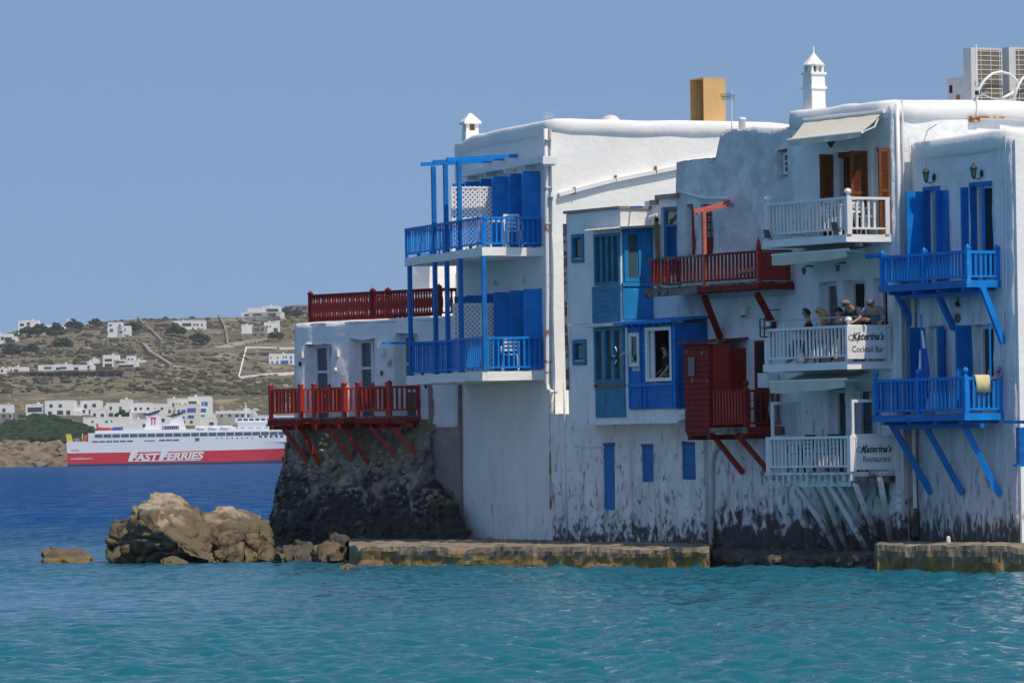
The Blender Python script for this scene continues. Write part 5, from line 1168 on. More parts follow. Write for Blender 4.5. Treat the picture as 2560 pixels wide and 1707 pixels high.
b, x0, x1, z, zr_ = balc[2]; ya = f.side(2124,1100,x1+.06)[0]; yb = f.side(2139,1100,x1+.06)[0]; MB().box(x1+.04, x1+.08, ya, yb, z+.02, zr_-.01).build('side_panel', WP, b)
MB().box(x1+.04, x1+.08, f.side(2239,1100,x1+.06)[0], -.05, z+.02, zr_-.06).build('side_panel', WP, b)

# ---------------------------------------------------------------- house 6: blue balconies at the right
F6 = F2.at(2262, -.30); f = F6
h6 = fthing('blue_balcony_house', 'white house with two bright blue balconies and blue shutters at the right edge', 'house', F6)
xe6 = X(2536, 700); zt6 = Z(2536, 338)
OU, OL = .90, 1.03; du6 = Z(2415,704,OU); dl6 = Z(2412,1036,OL)
ops = []
u1 = op(2309,2350,474,du6+.02,.25); u2 = op(2425,2480,462,du6+.02,.25); v1 = op(2319,2364,815,dl6+.02,.25); v2 = op(2434,2483,813,dl6+.02,.25)
shell(0, xe6, 4.0, .2, zt6, ops, amp=.04, nscale=1.2, step=.2).build('wall', mat('shade_tinted_whitewash', (.72,.75,.79), .85, bump=.03, bscale=6, var=.14, vscale=1.5, space='world', spec=.2,  # bluish base colour carries the front's shade; the low layers are dirt
     low=[(.5,12,1.3,(.42,.44,.46),.5,STR),(-1.4,4.2,2.6,(.20,.20,.20),.75,(2,2,.6)),(.5,1.8,4,(.06,.055,.05),.9,(2,2,.8))]), h6, True)
zz = zt6+.14
sweep([(.1,3.8,zz-.12),(.1,.5,zz-.1),(.2,.17,zz-.02),(xe6-.4,.17,zz+.02),(xe6-.16,.22,zz+.02),(xe6-.16,.6,zz+.02),(xe6-.14,3.9,zz)], .5, .5, 12, amp=.05).build('parapet', M['white'], h6, True)
MB().box(xe6+.02, xe6+.09, .02, 3.9, .5, zt6-.1).build('lit_gable_overlay', M['white'], h6)  # added white skin keeps the sunlit gable free of the front's shade tint
for o in (u1,u2,v1,v2): window(h6, o[0]+.03, o[1]-.03, o[2], o[3], .24, WP, 1, 1, .08, 'door', M['glass'], dep=.08)
for o in (u1,u2): MB().box(o[0]-.02, o[1]+.02, -.02, .22, o[3]-.02, o[3]+.07).box(o[0]-.02, o[0]+.03, -.015, .2, o[2], o[3]-.021).build('door_frame', M['blue2'], h6)
def leaf(hx, w_, za, zb, m_, pan=True, lou=False):
    s = MB().box(hx-.025, hx+.02, -w_-.02, -.02, za, zb).build('shutter', m_, h6)
    if pan:
        for (p, q) in ((.03,.20),(.23,.33),(.36,.46),(.50,.94)): MB().box(hx+.021, hx+.03, -w_+.05, -.09, za+(zb-za)*p, za+(zb-za)*q).build('panel', m_, s)
    if lou:
        mb = MB(); z = za+.1
        while z < zb-.08: mb.box(hx+.02, hx+.035, -w_+.04, -.08, z, z+.03); z += .055
        tag(mb.build('louvres', m_, s), kind='stuff')
zt_ = u1[3]-.03
leaf(X(2307,480), .44, du6+.1, zt_, M['blue']); leaf(X(2352,480)+.04, .16, du6+.1, zt_, M['blue2'], False)
leaf(X(2422,480), .20, du6+.1, zt_, M['blue2'], False); leaf(X(2462,470), .06, du6+.05, zt_, M['blue'], False); MB().box(X(2352,480)+.06, X(2372,480), -.05, -.01, du6+.1, zt_-.02).build('shutter', M['blue2'], h6)
zt_ = v1[3]-.02
leaf(X(2312,818), .42, dl6+.1, zt_, M['blue2'], False, True); leaf(X(2430,812), .43, dl6+.1, zt_, M['blue2'], False, True); leaf(X(2362,818), .18, dl6+.1, zt_, M['blue2'], False)
def bbalc(pa, pb, pyr, off, z, nf, ns, top, mids):
    x0, x1 = X(pa, pyr, off), X(pb, pyr, off); zr_ = Z(pb, pyr, off)
    mb = MB(); nP = 7
    for k in range(nP): mb.box(x0, x1+.02, -off+off*k/nP+.003, -off+off*(k+1)/nP-.003, z-.05, z)
    b = mb.build('balcony', M['blue2'], h6)
    MB().box(x0-.05, x1+.03, -off-.05, -off-.001, z-.13, z+.03).build('fascia', M['blue2'], b); MB().box(x1+.031, x1+.08, -off-.05, -.02, z-.13, z+.03).build('fascia', M['blue'], b)
    for k in range(4): xx = x0+.3+(x1-x0-.5)*k/3; MB().box(xx-.05, xx+.05, -off+.02, -.0, z-.2, z-.055).build('joist', M['blue2'], b)
    MB().box(x0+.3, x1+.12, -off*.62-.05, -off*.62+.05, z-.30, z-.205).build('beam', M['blue2'], b)
    railing(b, (x0,-off+.04), (x1,-off+.04), z, zr_, nf, M['blue'], .05, .035, .08, .07, .10)
    railing(b, (x1,-off+.04), (x1,-.04), z, zr_-.01, ns, M['blue'], .06, .05, .08, .07, .10)
    railing(b, (x0,-off+.04), (x0,-.04), z, zr_-.012, ns, M['blue'], .05, .04, .08, .07, .10)
    for px in [pa, pb]+mids: post(b, X(px, pyr, off), -off+.04, z+.031, zr_+.03, .10, M['blue'], top)
    post(b, x1, -.06, z+.031, zr_+.03, .09, M['blue'], top)
    return b, x0, x1, zr_
bu6 = bbalc(2202,2415,625,OU,du6,26,6,'cap',[2306]); bl6 = bbalc(2186,2410,941,OL,dl6,24,7,'ball',[2292])
x, z = f.hit(2190, 640, OU); MB().box(x-.45, x+.1, -OU+.0, -OU+.06, z-.05, z+.05).build('rail_arm', M['blue'], bu6[0])
for bb, of, L_ in ((bu6[0], OU, [((2242,738),(2284,817)),((2343,735),(2384,822)),((2455,722),(2508,857))]), (bl6[0], OL, [((2228,1064),(2327,1232)),((2308,1059),(2406,1234)),((2405,1059),(2500,1238))])):
    for i, (p, q) in enumerate(L_):
        o_ = of*.62 if i < 3 else of; x1_, z1_ = f.hit(*p, o_); x2_, z2_ = f.hit(*q, .03)
        MB().bar((x1_,-o_,z1_+.05), (x2_,-.03,z2_), .10, .13).build('brace', M['blue2'] if i < 2 else M['blue'], bb)
# cables and pipes down the front
for pts in (((2342,311),(2320,325),(2311,350),(2311,395),(2318,425)),((2271,345),(2276,400),(2274,448)),((2500,335),(2499,400),(2508,490),(2508,900)),((2514,330),(2514,460),(2517,730)),):
    q = [f.hit(a, b_, .03) for a, b_ in pts]; MB().tube([(a, -.03, z) for a, z in q], .012, 5).build('cable', WP, h6)
q = [f.hit(a, b_, .08) for a, b_ in ((2282,700),(2284,1060),(2288,1270))]; MB().tube([(a, -.08, z) for a, z in q], .05, 8).build('drain_pipe', M['white_rust'], h6)
q = [f.hit(a, b_, .06) for a, b_ in ((2290,1275),(2291,1340))]; MB().tube([(a, -.09, z) for a, z in q], .10, 8).build('concrete_stub', M['concrete'], h6)
# lanterns
def lantern(px, py, label):
    x, z = f.hit(px, py, .22); t = thing('wall_lantern', label, 'wall lantern', F6.w(x, -.22, z), F6.rz, 'lanterns above the upper blue doors')
    MB().lathe([(.085,.08),(.09,.09),(.05,.14),(.02,.17),(.014,.19),(.001,.22)], (0,0,0), 6).lathe([(.03,-.13),(.05,-.11),(.015,-.15),(.001,-.18)][::-1], (0,0,0), 6).build('lantern_frame', M['black'], t)
    MB().lathe([(.04,-.11),(.07,.08)], (0,0,0), 6).build('glass', M['glass_blue'], t)
    for k in range(6): a = k*math.pi/3; MB().bar((.042*math.cos(a),.042*math.sin(a),-.11), (.073*math.cos(a),.073*math.sin(a),.08), .01).build('glazing_bar', M['black'], t)
    MB().tube([(0,0,-.14),(.03,.1,-.17),(.04,.18,-.12),(.04,.2,-.04)], .014, 6).build('bracket', M['black'], t)
    MB().ball((.04,.2,-.03), .05, 8, 6, sz=1.7).build('backplate', M['black'], t)
lantern(2315, 440, 'black lantern on the wall above the left upper blue door'); lantern(2434, 430, 'black lantern on the wall above the right upper blue door')
def bulkhead(fr, px, py, label, house=None):
    x, z = fr.hit(px, py, .25); t = thing('bulkhead_lamp', label, 'wall lamp', fr.w(x, -.25, z), fr.rz, 'caged lamps on the restaurant house')
    MB().lathe([(.001,-.09),(.04,-.07),(.05,0),(.055,.05)], (0,0,0), 8).build('glass', M['glass_blue'], t)
    for k in range(4): a = k*math.pi/2+.4; MB().bar((.058*math.cos(a),.058*math.sin(a),.05), (.03*math.cos(a),.03*math.sin(a),-.1), .01).build('cage_bar', M['black'], t)
    MB().lathe([(.07,.05),(.05,.09)], (0,0,0), 8).build('cap', M['grey_metal'], t); MB().tube([(0,0,.08),(.02,.12,.11),(.03,.24,.09)], .02, 6).build('arm', M['black'], t)
bulkhead(F5, 2010, 676, 'caged lamp under the top awning balcony, left one'); bulkhead(F5, 2094, 668, 'caged lamp above the middle balcony doors, right one')
def flood(fr, px, py, off, label, m_=None):
    x, z = fr.hit(px, py, off); t = thing('floodlight', label, 'floodlight', fr.w(x, -off, z), fr.rz, 'floodlights on the white balconies')
    MB().hexa([(-.09,-.03,-.1),(.09,-.03,-.1),(.09,.03,-.1),(-.09,.03,-.1),(-.12,-.05,.1),(.06,-.05,.1),(.06,.01,.1),(-.12,.01,.1)]).build('housing', m_ or M['black'], t)
    MB().hexa([(-.075,-.035,-.085),(.075,-.035,-.085),(.075,-.03,-.085),(-.075,-.03,-.085),(-.105,-.055,.085),(.045,-.055,.085),(.045,-.05,.085),(-.105,-.05,.085)]).build('lens', M['glass_blue'] if not m_ else WP, t)
    MB().bar((0,.01,-.05), (.03,.12,-.12), .02).build('bracket', M['black'], t)
flood(F5, 1919, 585, OW+.12, 'square black floodlight at the left corner of the top white balcony'); flood(F5, 2089, 566, OW+.12, 'square black floodlight near the front corner post of the top white balcony')
flood(F5, 2004, 893, OW+.12, 'pale grey floodlight on the front of the cocktail bar balcony', M['grey_metal'])
x, z = F5.hit(2077, 357, .5); t = thing('hanging_lamp', 'black cone lamp hanging under the top cream awning', 'lamp', F5.w(x,-.5,z), F5.rz)
MB().lathe([(.02,-.12),(.13,.06),(.14,.08),(.02,.10)], (0,0,0), 10).build('shade', M['black'], t); MB().tube([(0,0,-.12),(0,0,-.2)], .02, 6).build('bulb', WP, t); MB().tube([(0,0,.1),(.05,.4,.18)], .015, 6).build('arm', M['black'], t)
x, z = F5.hit(1900, 820, OW+.15); t = thing('wall_lantern', 'square black lantern hanging left of the middle white balcony', 'lantern', F5.w(x,-OW,z), F5.rz)
mb = MB()
for a in (-.09,.09):
    for b_ in (-.09,.09): mb.box(a-.012,a+.012,b_-.012,b_+.012,-.2,.2)
mb.box(-.1,.1,-.1,.1,.2,.22).box(-.1,.1,-.1,.1,-.22,-.2).box(-.1,.1,-.1,.1,-.01,.01); mb.build('cage', M['black'], t); MB().tube([(0,0,.22),(0,0,.42),(.5,.1,.42)], .015, 6).build('arm', M['black'], t)
# ornaments on the blue house
x, z = f.hit(2393, 795, .05); t = thing('wall_ornament', 'dark round plaque on the wall between the blue balconies', 'ornament', F6.w(x,-.05,z), F6.rz); MB().lathe([(.09,-.03),(.11,0),(.07,.03)], (0,0,0), 10).build('plaque', M['grey_wood'], t, rot=(math.pi/2,0,0))
x, z = f.hit(2395, 755, .06); t = thing('wall_anchor', 'black anchor shaped hook on the wall above the round plaque', 'ornament', F6.w(x,-.06,z), F6.rz); MB().tube([(0,0,.12),(0,0,-.1)], .015, 6).tube([(-.08,0,-.05),(-.03,0,-.1),(.03,0,-.1),(.08,0,-.05)], .015, 6).ball((-.02,-.02,-.04), .05, 8, 6).build('anchor', M['black'], t)
# flags, towel, basket
def pole(px, ytop, ybot, off, label, fl):
    x, zt_ = f.hit(px, ytop, off); _, zb = f.hit(px, ybot, off); t = thing('flag_pole', label, 'flag pole', F6.w(x, -off, zb), F6.rz)
    MB().tube([(0,0,0),(0,0,zt_-zb)], .022, 8).build('pole', M['blue'], t); MB().ball((0,0,zt_-zb+.03), .04, 8, 6).build('finial', M['blue'], t)
    return t, zt_-zb
t, hh = pole(2303, 792, 990, OL-.08, 'light blue pole with a furled blue and white flag on the lower blue balcony', 1)
def cloth(par, name, m_, pts, w0, w1, fr_=3):
    mb = MB(); n = len(pts)
    for i, (z, a, b) in enumerate(pts):
        for k in range(9): u = k/8; mb.v.append((a+(b-a)*u, .03*math.sin(u*fr_*3+i*.5), z))
    for i in range(n-1):
        for k in range(8): q = i*9+k; mb.f.append((q, q+1, q+10, q+9))
    return mb.build(name, m_, par, True)
H_ = hh
cloth(t, 'flag_white', M['flag_white'], [(H_-.32,.02,.03),(H_-.5,.02,.09),(H_-.72,.01,.16)], 0, 0); cloth(t, 'flag_blue', M['flag_blue'], [(H_-.72,.01,.16),(H_-1.0,-.02,.26),(H_-1.3,-.03,.34),(H_-1.55,-.08,.26),(H_-1.85,-.04,.30)], 0, 0)
cloth(t, 'flag_white', M['flag_white'], [(H_-.75,-.10,-.02),(H_-1.0,-.13,-.02),(H_-1.2,-.16,-.03)], 0, 0); cloth(t, 'flag_blue', M['flag_blue'], [(H_-1.2,-.17,.05),(H_-1.5,-.20,.05),(H_-1.8,-.14,.02)], 0, 0)
t, hh = pole(2474, 812, 960, .35, 'light blue pole with a small red and white cloth on the lower blue balcony', 2)
cloth(t, 'red_white_cloth', mat('red_white_cloth',(.7,.6,.6),.8,col2=(.5,.03,.05),thr=(.45,.5),c2scale=14), [(hh-.95,-.05,.0),(hh-1.15,-.10,-.02),(hh-1.35,-.09,.0)], 0, 0)
b, x0, x1, zr_ = bl6; ya, _ = f.side(2437,940,x1+.05); yb, _ = f.side(2477,940,x1+.05); t = thing('towel', 'pale yellow towel draped over the side rail of the lower blue balcony', 'towel', F6.w(x1, (ya+yb)/2, zr_), F6.rz)
mb = MB(); L_ = yb-ya; prof = [(-.06,-.22),(-.055,-.1),(-.05,0),(-.03,.025),(.03,.025),(.055,0),(.062,-.15),(.07,-.36)]
for (a, z) in prof:
    for k in range(9): u = k/8-.5; mb.v.append((a+.004*math.sin(u*14), u*L_*(1-.12*(1 if z < -.1 else 0)), z-(.015*math.cos(u*9) if z < -.3 else 0)))
for i in range(len(prof)-1):
    for k in range(8): q = i*9+k; mb.f.append((q,q+1,q+10,q+9))
o = mb.build('cloth', M['towel'], t, True); md = o.modifiers.new('thick', 'SOLIDIFY'); md.thickness = .012
x, z = f.hit(2493, 938, .3); t = thing('basket', 'round rusty wire basket behind the corner of the lower blue balcony', 'basket', F6.w(x,-.3,z), F6.rz)
for k in range(3): MB().tube([(.13*math.cos(a),.13*math.sin(a)*.6,.13*math.sin(a)*(.6+k*.2)) for a in [i*math.pi/6 for i in range(13)]], .01, 5).build('wire', M['brown'], t)
# the next balcony, cut off by the right edge
fq = F2.at(2640, .9); x, z = fq.hit(2548, 1060, 0); t = thing('blue_gangway', 'blue timber beam and box of the next house cut by the right edge', 'balcony', F2.at(2560,.4).w(0,0,0), F2.rz)
q0 = P(2512,1054,112.5); q1 = P(2580,1055,111.0)
t.location = (q0.x, q0.y, 0); t.rotation_euler = (0,0,0)
MB().bar((0,0,q0.z), (q1-Vector((q0.x,q0.y,0))), .08, .07).build('beam', M['blue'], t); p = P(2549,1110,110.5)
MB().box(p.x-q0.x, p.x-q0.x+.45, p.y-q0.y, p.y-q0.y+.8, P(2549,1160,110.5).z, P(2549,1068,110.5).z).build('box', M['blue2'], t)
MB().box(p.x-q0.x-.06, p.x-q0.x+.52, p.y-q0.y-.06, p.y-q0.y+.9, P(2549,1166,110.5).z, P(2549,1160,110.5).z-.003).build('base', M['blue'], t)

# ---------------------------------------------------------------- roof furniture
f = F5; zroof = zt5+.02; xs = xe-.5
def ac(pxa, pxb, ytop, ybot, label):
    ya, zT = f.side(pxa, ytop, xs); yb, _ = f.side(pxb, ytop, xs); zB = zt5-.1
    t = thing('air_conditioner', label, 'air conditioner', F5.w(xs, (ya+yb)/2, zB), F5.rz, 'air conditioners on the restaurant roof'); L_ = (yb-ya)/2; h = zT-zB
    MB().box(-.32,0,-L_,L_,0,h).build('casing', M['grey_metal'], t)
    MB().box(.001,.012,-L_+.2,L_-.04,.12,h-.05).build('coil', M['bronze'], t)
    for k in range(13): z = .14+(h-.22)*k/12; MB().box(.02,.026,-L_+.18,L_-.02,z-.006,z+.006).build('guard_wire', WP, t)
    for y in (-L_+.26, 0.1, L_-.1): MB().box(.027,.033,y-.005,y+.005,.1,h-.04).build('guard_wire', WP, t)
    return t
ac(2427,2505,119,243,'large grey air conditioner with a brown coil on the roof, left of two'); ac(2522,2602,118,243,'large grey air conditioner cut by the right edge of the photo')
ya, zT = f.side(2414, 195, xs-.4); t = thing('metal_cabinet', 'small grey metal cabinet with rusty holes beside the roof air conditioners', 'cabinet', F5.w(xs-.45, ya, zt5-.1), F5.rz)
h = zT-zt5+.1; MB().box(-.72,0,.0,.5,0,h).build('casing', M['grey_metal'], t); MB().box(-.62,-.5,-.01,.0,h-.32,h-.14).build('hole', M['dark'], t); MB().box(-.34,-.20,-.01,.0,h-.62,h-.38).build('hole', M['rust'], t); MB().box(-.74,.02,-.02,.52,h+.001,h+.03).build('lid', M['grey_metal'], t)
xm_ = xe+.12; q = lambda px, py, xx=xm_: (xx,)+f.side(px, py, xx)
a = q(2440,112); b = q(2443,292); t = thing('antenna_mast', 'thin white mast clamped to the roof edge before the air conditioners', 'mast', F5.w(a[0], a[1], b[2]), F5.rz)
MB().tube([(0,0,0),(0,0,a[2]-b[2])], .018, 6).build('pole', WP, t); MB().box(-.04,.04,-.03,.03,(a[2]-b[2])*.30,(a[2]-b[2])*.36).build('clamp', M['black'], t); MB().box(-.03,.03,-.04,.02,(a[2]-b[2])*.42,(a[2]-b[2])*.49).build('junction_box', M['grey_metal'], t); MB().tube([(-.1,0,.2),(0,0,.28),(-.1,.02,.34)], .012, 5).build('clamp', M['rust'], t)
a = q(2422,293,xe+.02); b = q(2503,293,xe+.02); MB().box(xe+.02,xe+.16,a[1],b[1],a[2]-.02,a[2]+.01).box(xe+.03,xe+.12,a[1],a[1]+.25,a[2]-.12,a[2]-.021).build('shelf_bracket', M['rust'], h5)
t = thing('roof_hoses', 'looped white hoses on the roof edge in front of the air conditioners', 'hose', F5.w(xe-.3, q(2500,240)[1], zt5), F5.rz); o_ = q(2500,240)[1]
hp = [f.side(px, py, xe-.3) for px, py in ((2444,243),(2448,222),(2462,200),(2482,184),(2503,180),(2525,186),(2542,202),(2546,216),(2536,230),(2518,240),(2505,246))]
MB().tube([(0, y-o_, z-zt5) for y, z in hp], .032, 8).build('hose', WP, t, True)
hp = [f.side(px, py, xe-.22) for px, py in ((2536,246),(2542,222),(2556,196),(2580,180))]
MB().tube([(.08, y-o_, z-zt5) for y, z in hp], .032, 8).build('hose', WP, t, True)
hp = [f.side(px, py, xe+.02) for px, py in ((2446,241),(2460,237),(2475,245),(2500,250),(2528,250),(2540,246))]
MB().tube([(.32, y-o_, z-zt5) for y, z in hp], .016, 8).build('hose', M['grey_metal'], t, True)
# wooden cabinet, dish and aerials behind the left roofs
fc = Fr(P(1760,290,136.5).xy, 60); zb = zt1+.0; zT = fc.hit(1760,197)[1]; t = thing('timber_cabinet', 'tall tan plywood cabinet standing open on the left house roof', 'cabinet', (fc.o.x, fc.o.y, zb), fc.rz); h = zT-zb
MB().box(-.68,0,.64,.68,0,h).box(-.03,0,0,.64,0,h).box(-.68,-.65,0,.64,0,h).box(-.68,0,0,.64,h+.001,h+.03).box(-.65,-.03,0,.03,0,.05).build('carcase', M['tan'], t)
MB().box(-.50,-.12,.35,.60,.0,h*.8).build('machine', M['grey_metal'], t); MB().box(-.45,-.17,.33,.349,h*.3,h*.7).build('grille', M['bronze'], t)
p = P(1525,288,135.5); t = thing('satellite_dish', 'white satellite dish peeping over the left house parapet', 'satellite dish', (p.x, p.y, p.z-.46), -.3)
MB().lathe([(.001,0),(.15,.02),(.26,.07),(.32,.13)], (0,0,0), 20).build('dish', WP, t, True, loc=(0,0,.12), rot=(1.1,0,0)); MB().tube([(0,0,-.5),(0,.05,.1)], .02, 6).build('mount', M['grey_metal'], t)
fa = F3; x, zb = fa.hit(1829, 322, -.4); zT = fa.hit(1829, 228, -.4)[1]; t = thing('tv_aerial', 'rooftop TV aerial with green tipped rods beside the tan cabinet', 'aerial', F3.w(x,.4,zb-.1), F3.rz)
MB().tube([(0,0,0),(.02,0,zT-zb+.1)], .015, 6).build('pole', M['white_rust'], t)
MB().bar((-.45,0,zT-zb-.02), (.1,.1,zT-zb-.02), .02).build('boom', M['grey_metal'], t)
for k in range(7): xx = -.42+k*.08; MB().bar((xx,.05,zT-zb-.10), (xx,-.05,zT-zb+.06), .012).build('rod', mat('green_plastic',(.03,.15,.10),.5) if k == 0 else bpy.data.materials['green_plastic'], t)
x, zb = F5.hit(1981, 300, -1.2); t_ = MB().lathe([(.05,-.3),(.05,.12),(.07,.13),(.07,.20),(.02,.21)], (x,1.2,zb), 10).build('vent_pipe', M['white'], h5)
p = P(1378,290,135); t = thing('tv_aerial', 'faint wire aerial just above the left house roof corner', 'aerial', (p.x-.1, p.y+.4, p.z-.3), 0); mb = MB()
for k in range(5): mb.bar((-.12+k*.06,0,.25+k*.01), (-.04+k*.06,.02,.42+k*.01), .008)
mb.bar((-.12,0,.3),(.2,0,.3),.01); mb.build('rods', M['grey_metal'], t); MB().tube([(0,0,-.3),(0,0,.3)], .012, 6).build('pole', M['grey_metal'], t)
# curled metal ornament beside the blue cabin
x, z = F2.hit(1548, 892, OH+.35); t = thing('curled_aerial', 'black and white curled metal ornament on an arm left of the blue cabin', 'ornament', F2.w(x,-OH-.35,z), F2.rz)
for a0 in (R(110), R(180), R(240)):
    MB().tube([(.05*math.cos(a0),0,.05*math.sin(a0)),(.2*math.cos(a0),0,.2*math.sin(a0)),(.3*math.cos(a0),-.04,.26*math.sin(a0)+.02),(.24*math.cos(a0+.3),-.06,.24*math.sin(a0+.3))], .026, 6).build('blade', M['black'], t, True)
    MB().tube([(.12*math.cos(a0),-.04,.12*math.sin(a0)+.02),(.26*math.cos(a0),-.06,.24*math.sin(a0)+.03)], .014, 6).build('blade_edge', WP, t, True)
MB().tube([(0,0,0),(.14,.1,.12),(.24,.2,.05),(.2,.3,-.15),(.26,.34,-.3)], .022, 6).build('arm', M['grey_metal'], t, True)

# ---------------------------------------------------------------- stone base under the low house
f = F0
def cliff():
    o = Vector((0,0)); t = thing('rubble_base', 'dark rubble stone base under the low house, stained black towards the sea', 'stone base', (F0.o.x, F0.o.y, 0), F0.rz)
    hx = lambda px, py, off: f.hit(px, py, off)[0]
    xc = hx(708,1075,.1); xb = hx(640,1330,.6); xT = hx(1090,1060,.1); xB = hx(1232,1340,1.1)
    zt = dk-.1; zb = -.4
    top = [(xc+.1,4.5),(xc,1.5),(xc,.2),(xc+.25,-.12)]+[(xc+.25+(xT-xc-.25)*k/6,-.12-.05*math.sin(k)) for k in range(1,7)]+[(xT+.2,.05)]
    bot = [(xb-.3,4.2),(xb-.1,1.0),(xb,-.6),(hx(662,1330,1.3),-1.3)]+[(hx(662,1330,1.3)+(xB-hx(662,1330,1.3))*k/6,-1.35+.25*math.sin(k*1.7)-1.3*max(0,(k-3)/3)) for k in range(1,7)]+[(xB+.45,-1.9)]
    nS, nT = 150, 70
    def res(pl, n):
        L_ = [0]
        for a, b in zip(pl[:-1], pl[1:]): L_.append(L_[-1]+math.hypot(a[0]-b[0], a[1]-b[1]))
        u = np.linspace(0, L_[-1], n); return np.interp(u, L_, [p[0] for p in pl]), np.interp(u, L_, [p[1] for p in pl])
    L_ = [0]
    for k in range(len(top)-1): L_.append(L_[-1]+.5*(math.dist(top[k], top[k+1])+math.dist(bot[k], bot[k+1])))
    u_ = np.linspace(0, L_[-1], nS+1); tx_, ty_, bx_, by_ = [np.interp(u_, L_, [p[c] for p in pl]) for pl in (top, bot) for c in (0, 1)]
    def surf(i, tt):
        u = i; k = (1-tt)**1.35; x = np.interp(u, range(nS+1), tx_)*(1-k)+np.interp(u, range(nS+1), bx_)*k; y = np.interp(u, range(nS+1), ty_)*(1-k)+np.interp(u, range(nS+1), by_)*k
        z = zb+(zt-zb)*tt
        if x > xT-.1: z = min(z, max(zb, 1.95-(x-xT)*.55)) if tt > .3 else z
        n = noise.fractal(Vector((x,y,z))*1.2, 1, 2, 5)*.22+noise.fractal(Vector((x,y,z))*4, 1, 2, 3)*.05
        return Vector((x, y-n*(.6+.6*k), z))
    mb = MB()
    for j in range(nT+1):
        for i in range(nS+1): mb.v.append(tuple(surf(i, j/nT)))
    for j in range(nT):
        for i in range(nS): a = j*(nS+1)+i; mb.f.append((a, a+1, a+nS+2, a+nS+1))
    mb.build('mortar_face', M['mortar'], t)
    # stones: eight shared shapes, set flush with their mortar bed
    rnd = random.Random(4); shapes = []
    for s in range(8):
        bm = bmesh.new(); bmesh.ops.create_icosphere(bm, subdivisions=1, radius=1)
        for v in bm.verts: v.co = Vector((v.co.x, v.co.y*.55, v.co.z))*(1+rnd.uniform(-.22,.22))
        me = bpy.data.meshes.new('stone'); bm.to_mesh(me); bm.free(); me.materials.append(M['stone']); shapes.append(me)
    cnt = 0; rest = MB(); cells = []
    for j in range(22):
        n = 56; 
        for k in range(n):
            i = (k+.5*(j%2)+rnd.uniform(-.25,.25))/n*nS; tt = (j+.5+rnd.uniform(-.25,.25))/22
            if i < 0 or i > nS or rnd.random() < .22: continue
            cells.append((i, tt, rnd.uniform(.07,.21) ))
    cells.sort(key=lambda c: -c[2]+(.3 if c[0] < 38 else 0))
    for c in cells:
        p = surf(c[0], c[1]); d = surf(min(nS,c[0]+1), c[1])-surf(max(0,c[0]-1), c[1]); rz = math.atan2(d.y, d.x); sc = c[2]
        sx_, sz_ = sc*rnd.uniform(1,1.6), sc*rnd.uniform(.6,.95)
        if cnt < 295:
            o = bpy.data.objects.new('stone', rnd.choice(shapes)); C.objects.link(o); o.parent = t; o.location = p; o.rotation_euler = (rnd.uniform(-.2,.2), rnd.uniform(-.35,.35), rz); o.scale = (sx_, sc*.65, sz_); cnt += 1
        else:
            me = rnd.choice(shapes); a = rnd.uniform(-.3,.3); Mx = Matrix.Translation(p) @ Matrix.Rotation(rz, 4, 'Z') @ Matrix.Rotation(a, 4, 'Y') @ Matrix.Diagonal((sx_, sc*.9, sz_, 1))
            rest.add([Mx @ v.co for v in me.vertices], [tuple(q.vertices) for q in me.polygons])
    tag(rest.build('small_stones', M['stone'], t), kind='stuff')
import bmesh
cliff()

# ---------------------------------------------------------------- rocks and quay
def rock(label, pts, m, seed=0, cuts=4, amp=.1, name='boulder', cat='rock', sm=.42, group=None):
    """pts: (px,py,Y) hull points"""
    bm = bmesh.new(); P3 = [P(a, b, Y) for a, b, Y in pts]; c = sum(P3, Vector())/len(P3); c.z = 0
    for p in P3: bm.verts.new(p-c)
    r = bmesh.ops.convex_hull(bm, input=bm.verts); bmesh.ops.delete(bm, geom=[v for v in bm.verts if not v.link_faces], context='VERTS')
    bmesh.ops.subdivide_edges(bm, edges=bm.edges[:], cuts=1, use_grid_fill=True)
    for _ in range(1): bmesh.ops.smooth_vert(bm, verts=bm.verts, factor=sm, use_axis_x=True, use_axis_y=True, use_axis_z=True)
    bmesh.ops.triangulate(bm, faces=bm.faces); bmesh.ops.subdivide_edges(bm, edges=bm.edges[:], cuts=cuts+4, use_grid_fill=True); bm.normal_update()
    off = Vector((seed*3.7, seed, 0))
    for v in bm.verts:
        q = v.co+off; n = v.normal
        # tilted strata with cracks, plus broad lumps
        st = (q.x*.45+q.z*1.0+q.y*.3)*2.1+noise.noise(q*.8)*1.6
        dv, _pts = noise.voronoi(Vector((q.x*.8+q.z*.35, q.y*.8, q.z*1.25-q.x*.3))*1.15+noise.noise_vector(q*1.2)*.25); gp = math.exp(-((dv[1]-dv[0])/.07)**2)
        crack = -abs(noise.noise(Vector((q.x*.9+q.z*.8, q.y*.7, q.z*.5-q.x*.7))*1.3))
        v.co += n*(noise.fractal(q*.8, 1, 2, 4)*amp*1.2-gp*amp*1.5+max(-.5,crack*4+.4 if crack > -.1 else 0)*-amp*.9+(abs((st%1)-.5)-.25)*amp*.5+noise.fractal(q*4, 1, 2, 4)*amp*.26)
    me = bpy.data.meshes.new(name); bm.to_mesh(me); bm.free(); me.polygons.foreach_set('use_smooth', [True]*len(me.polygons)); me.materials.append(m)
    o = link(name, me, m, loc=c); return tag(o, label, cat, group)
G = 'rocks at the foot of the stone base'
rock('flat pale rock breaking the water left of the big boulders', [(82,1412,140),(252,1412,140),(95,1376,141),(130,1366,142),(175,1372,142),(210,1362,142),(228,1380,140.5),(120,1412,143.5),(240,1412,143.5)], M['rock'], 1, 6, .10)
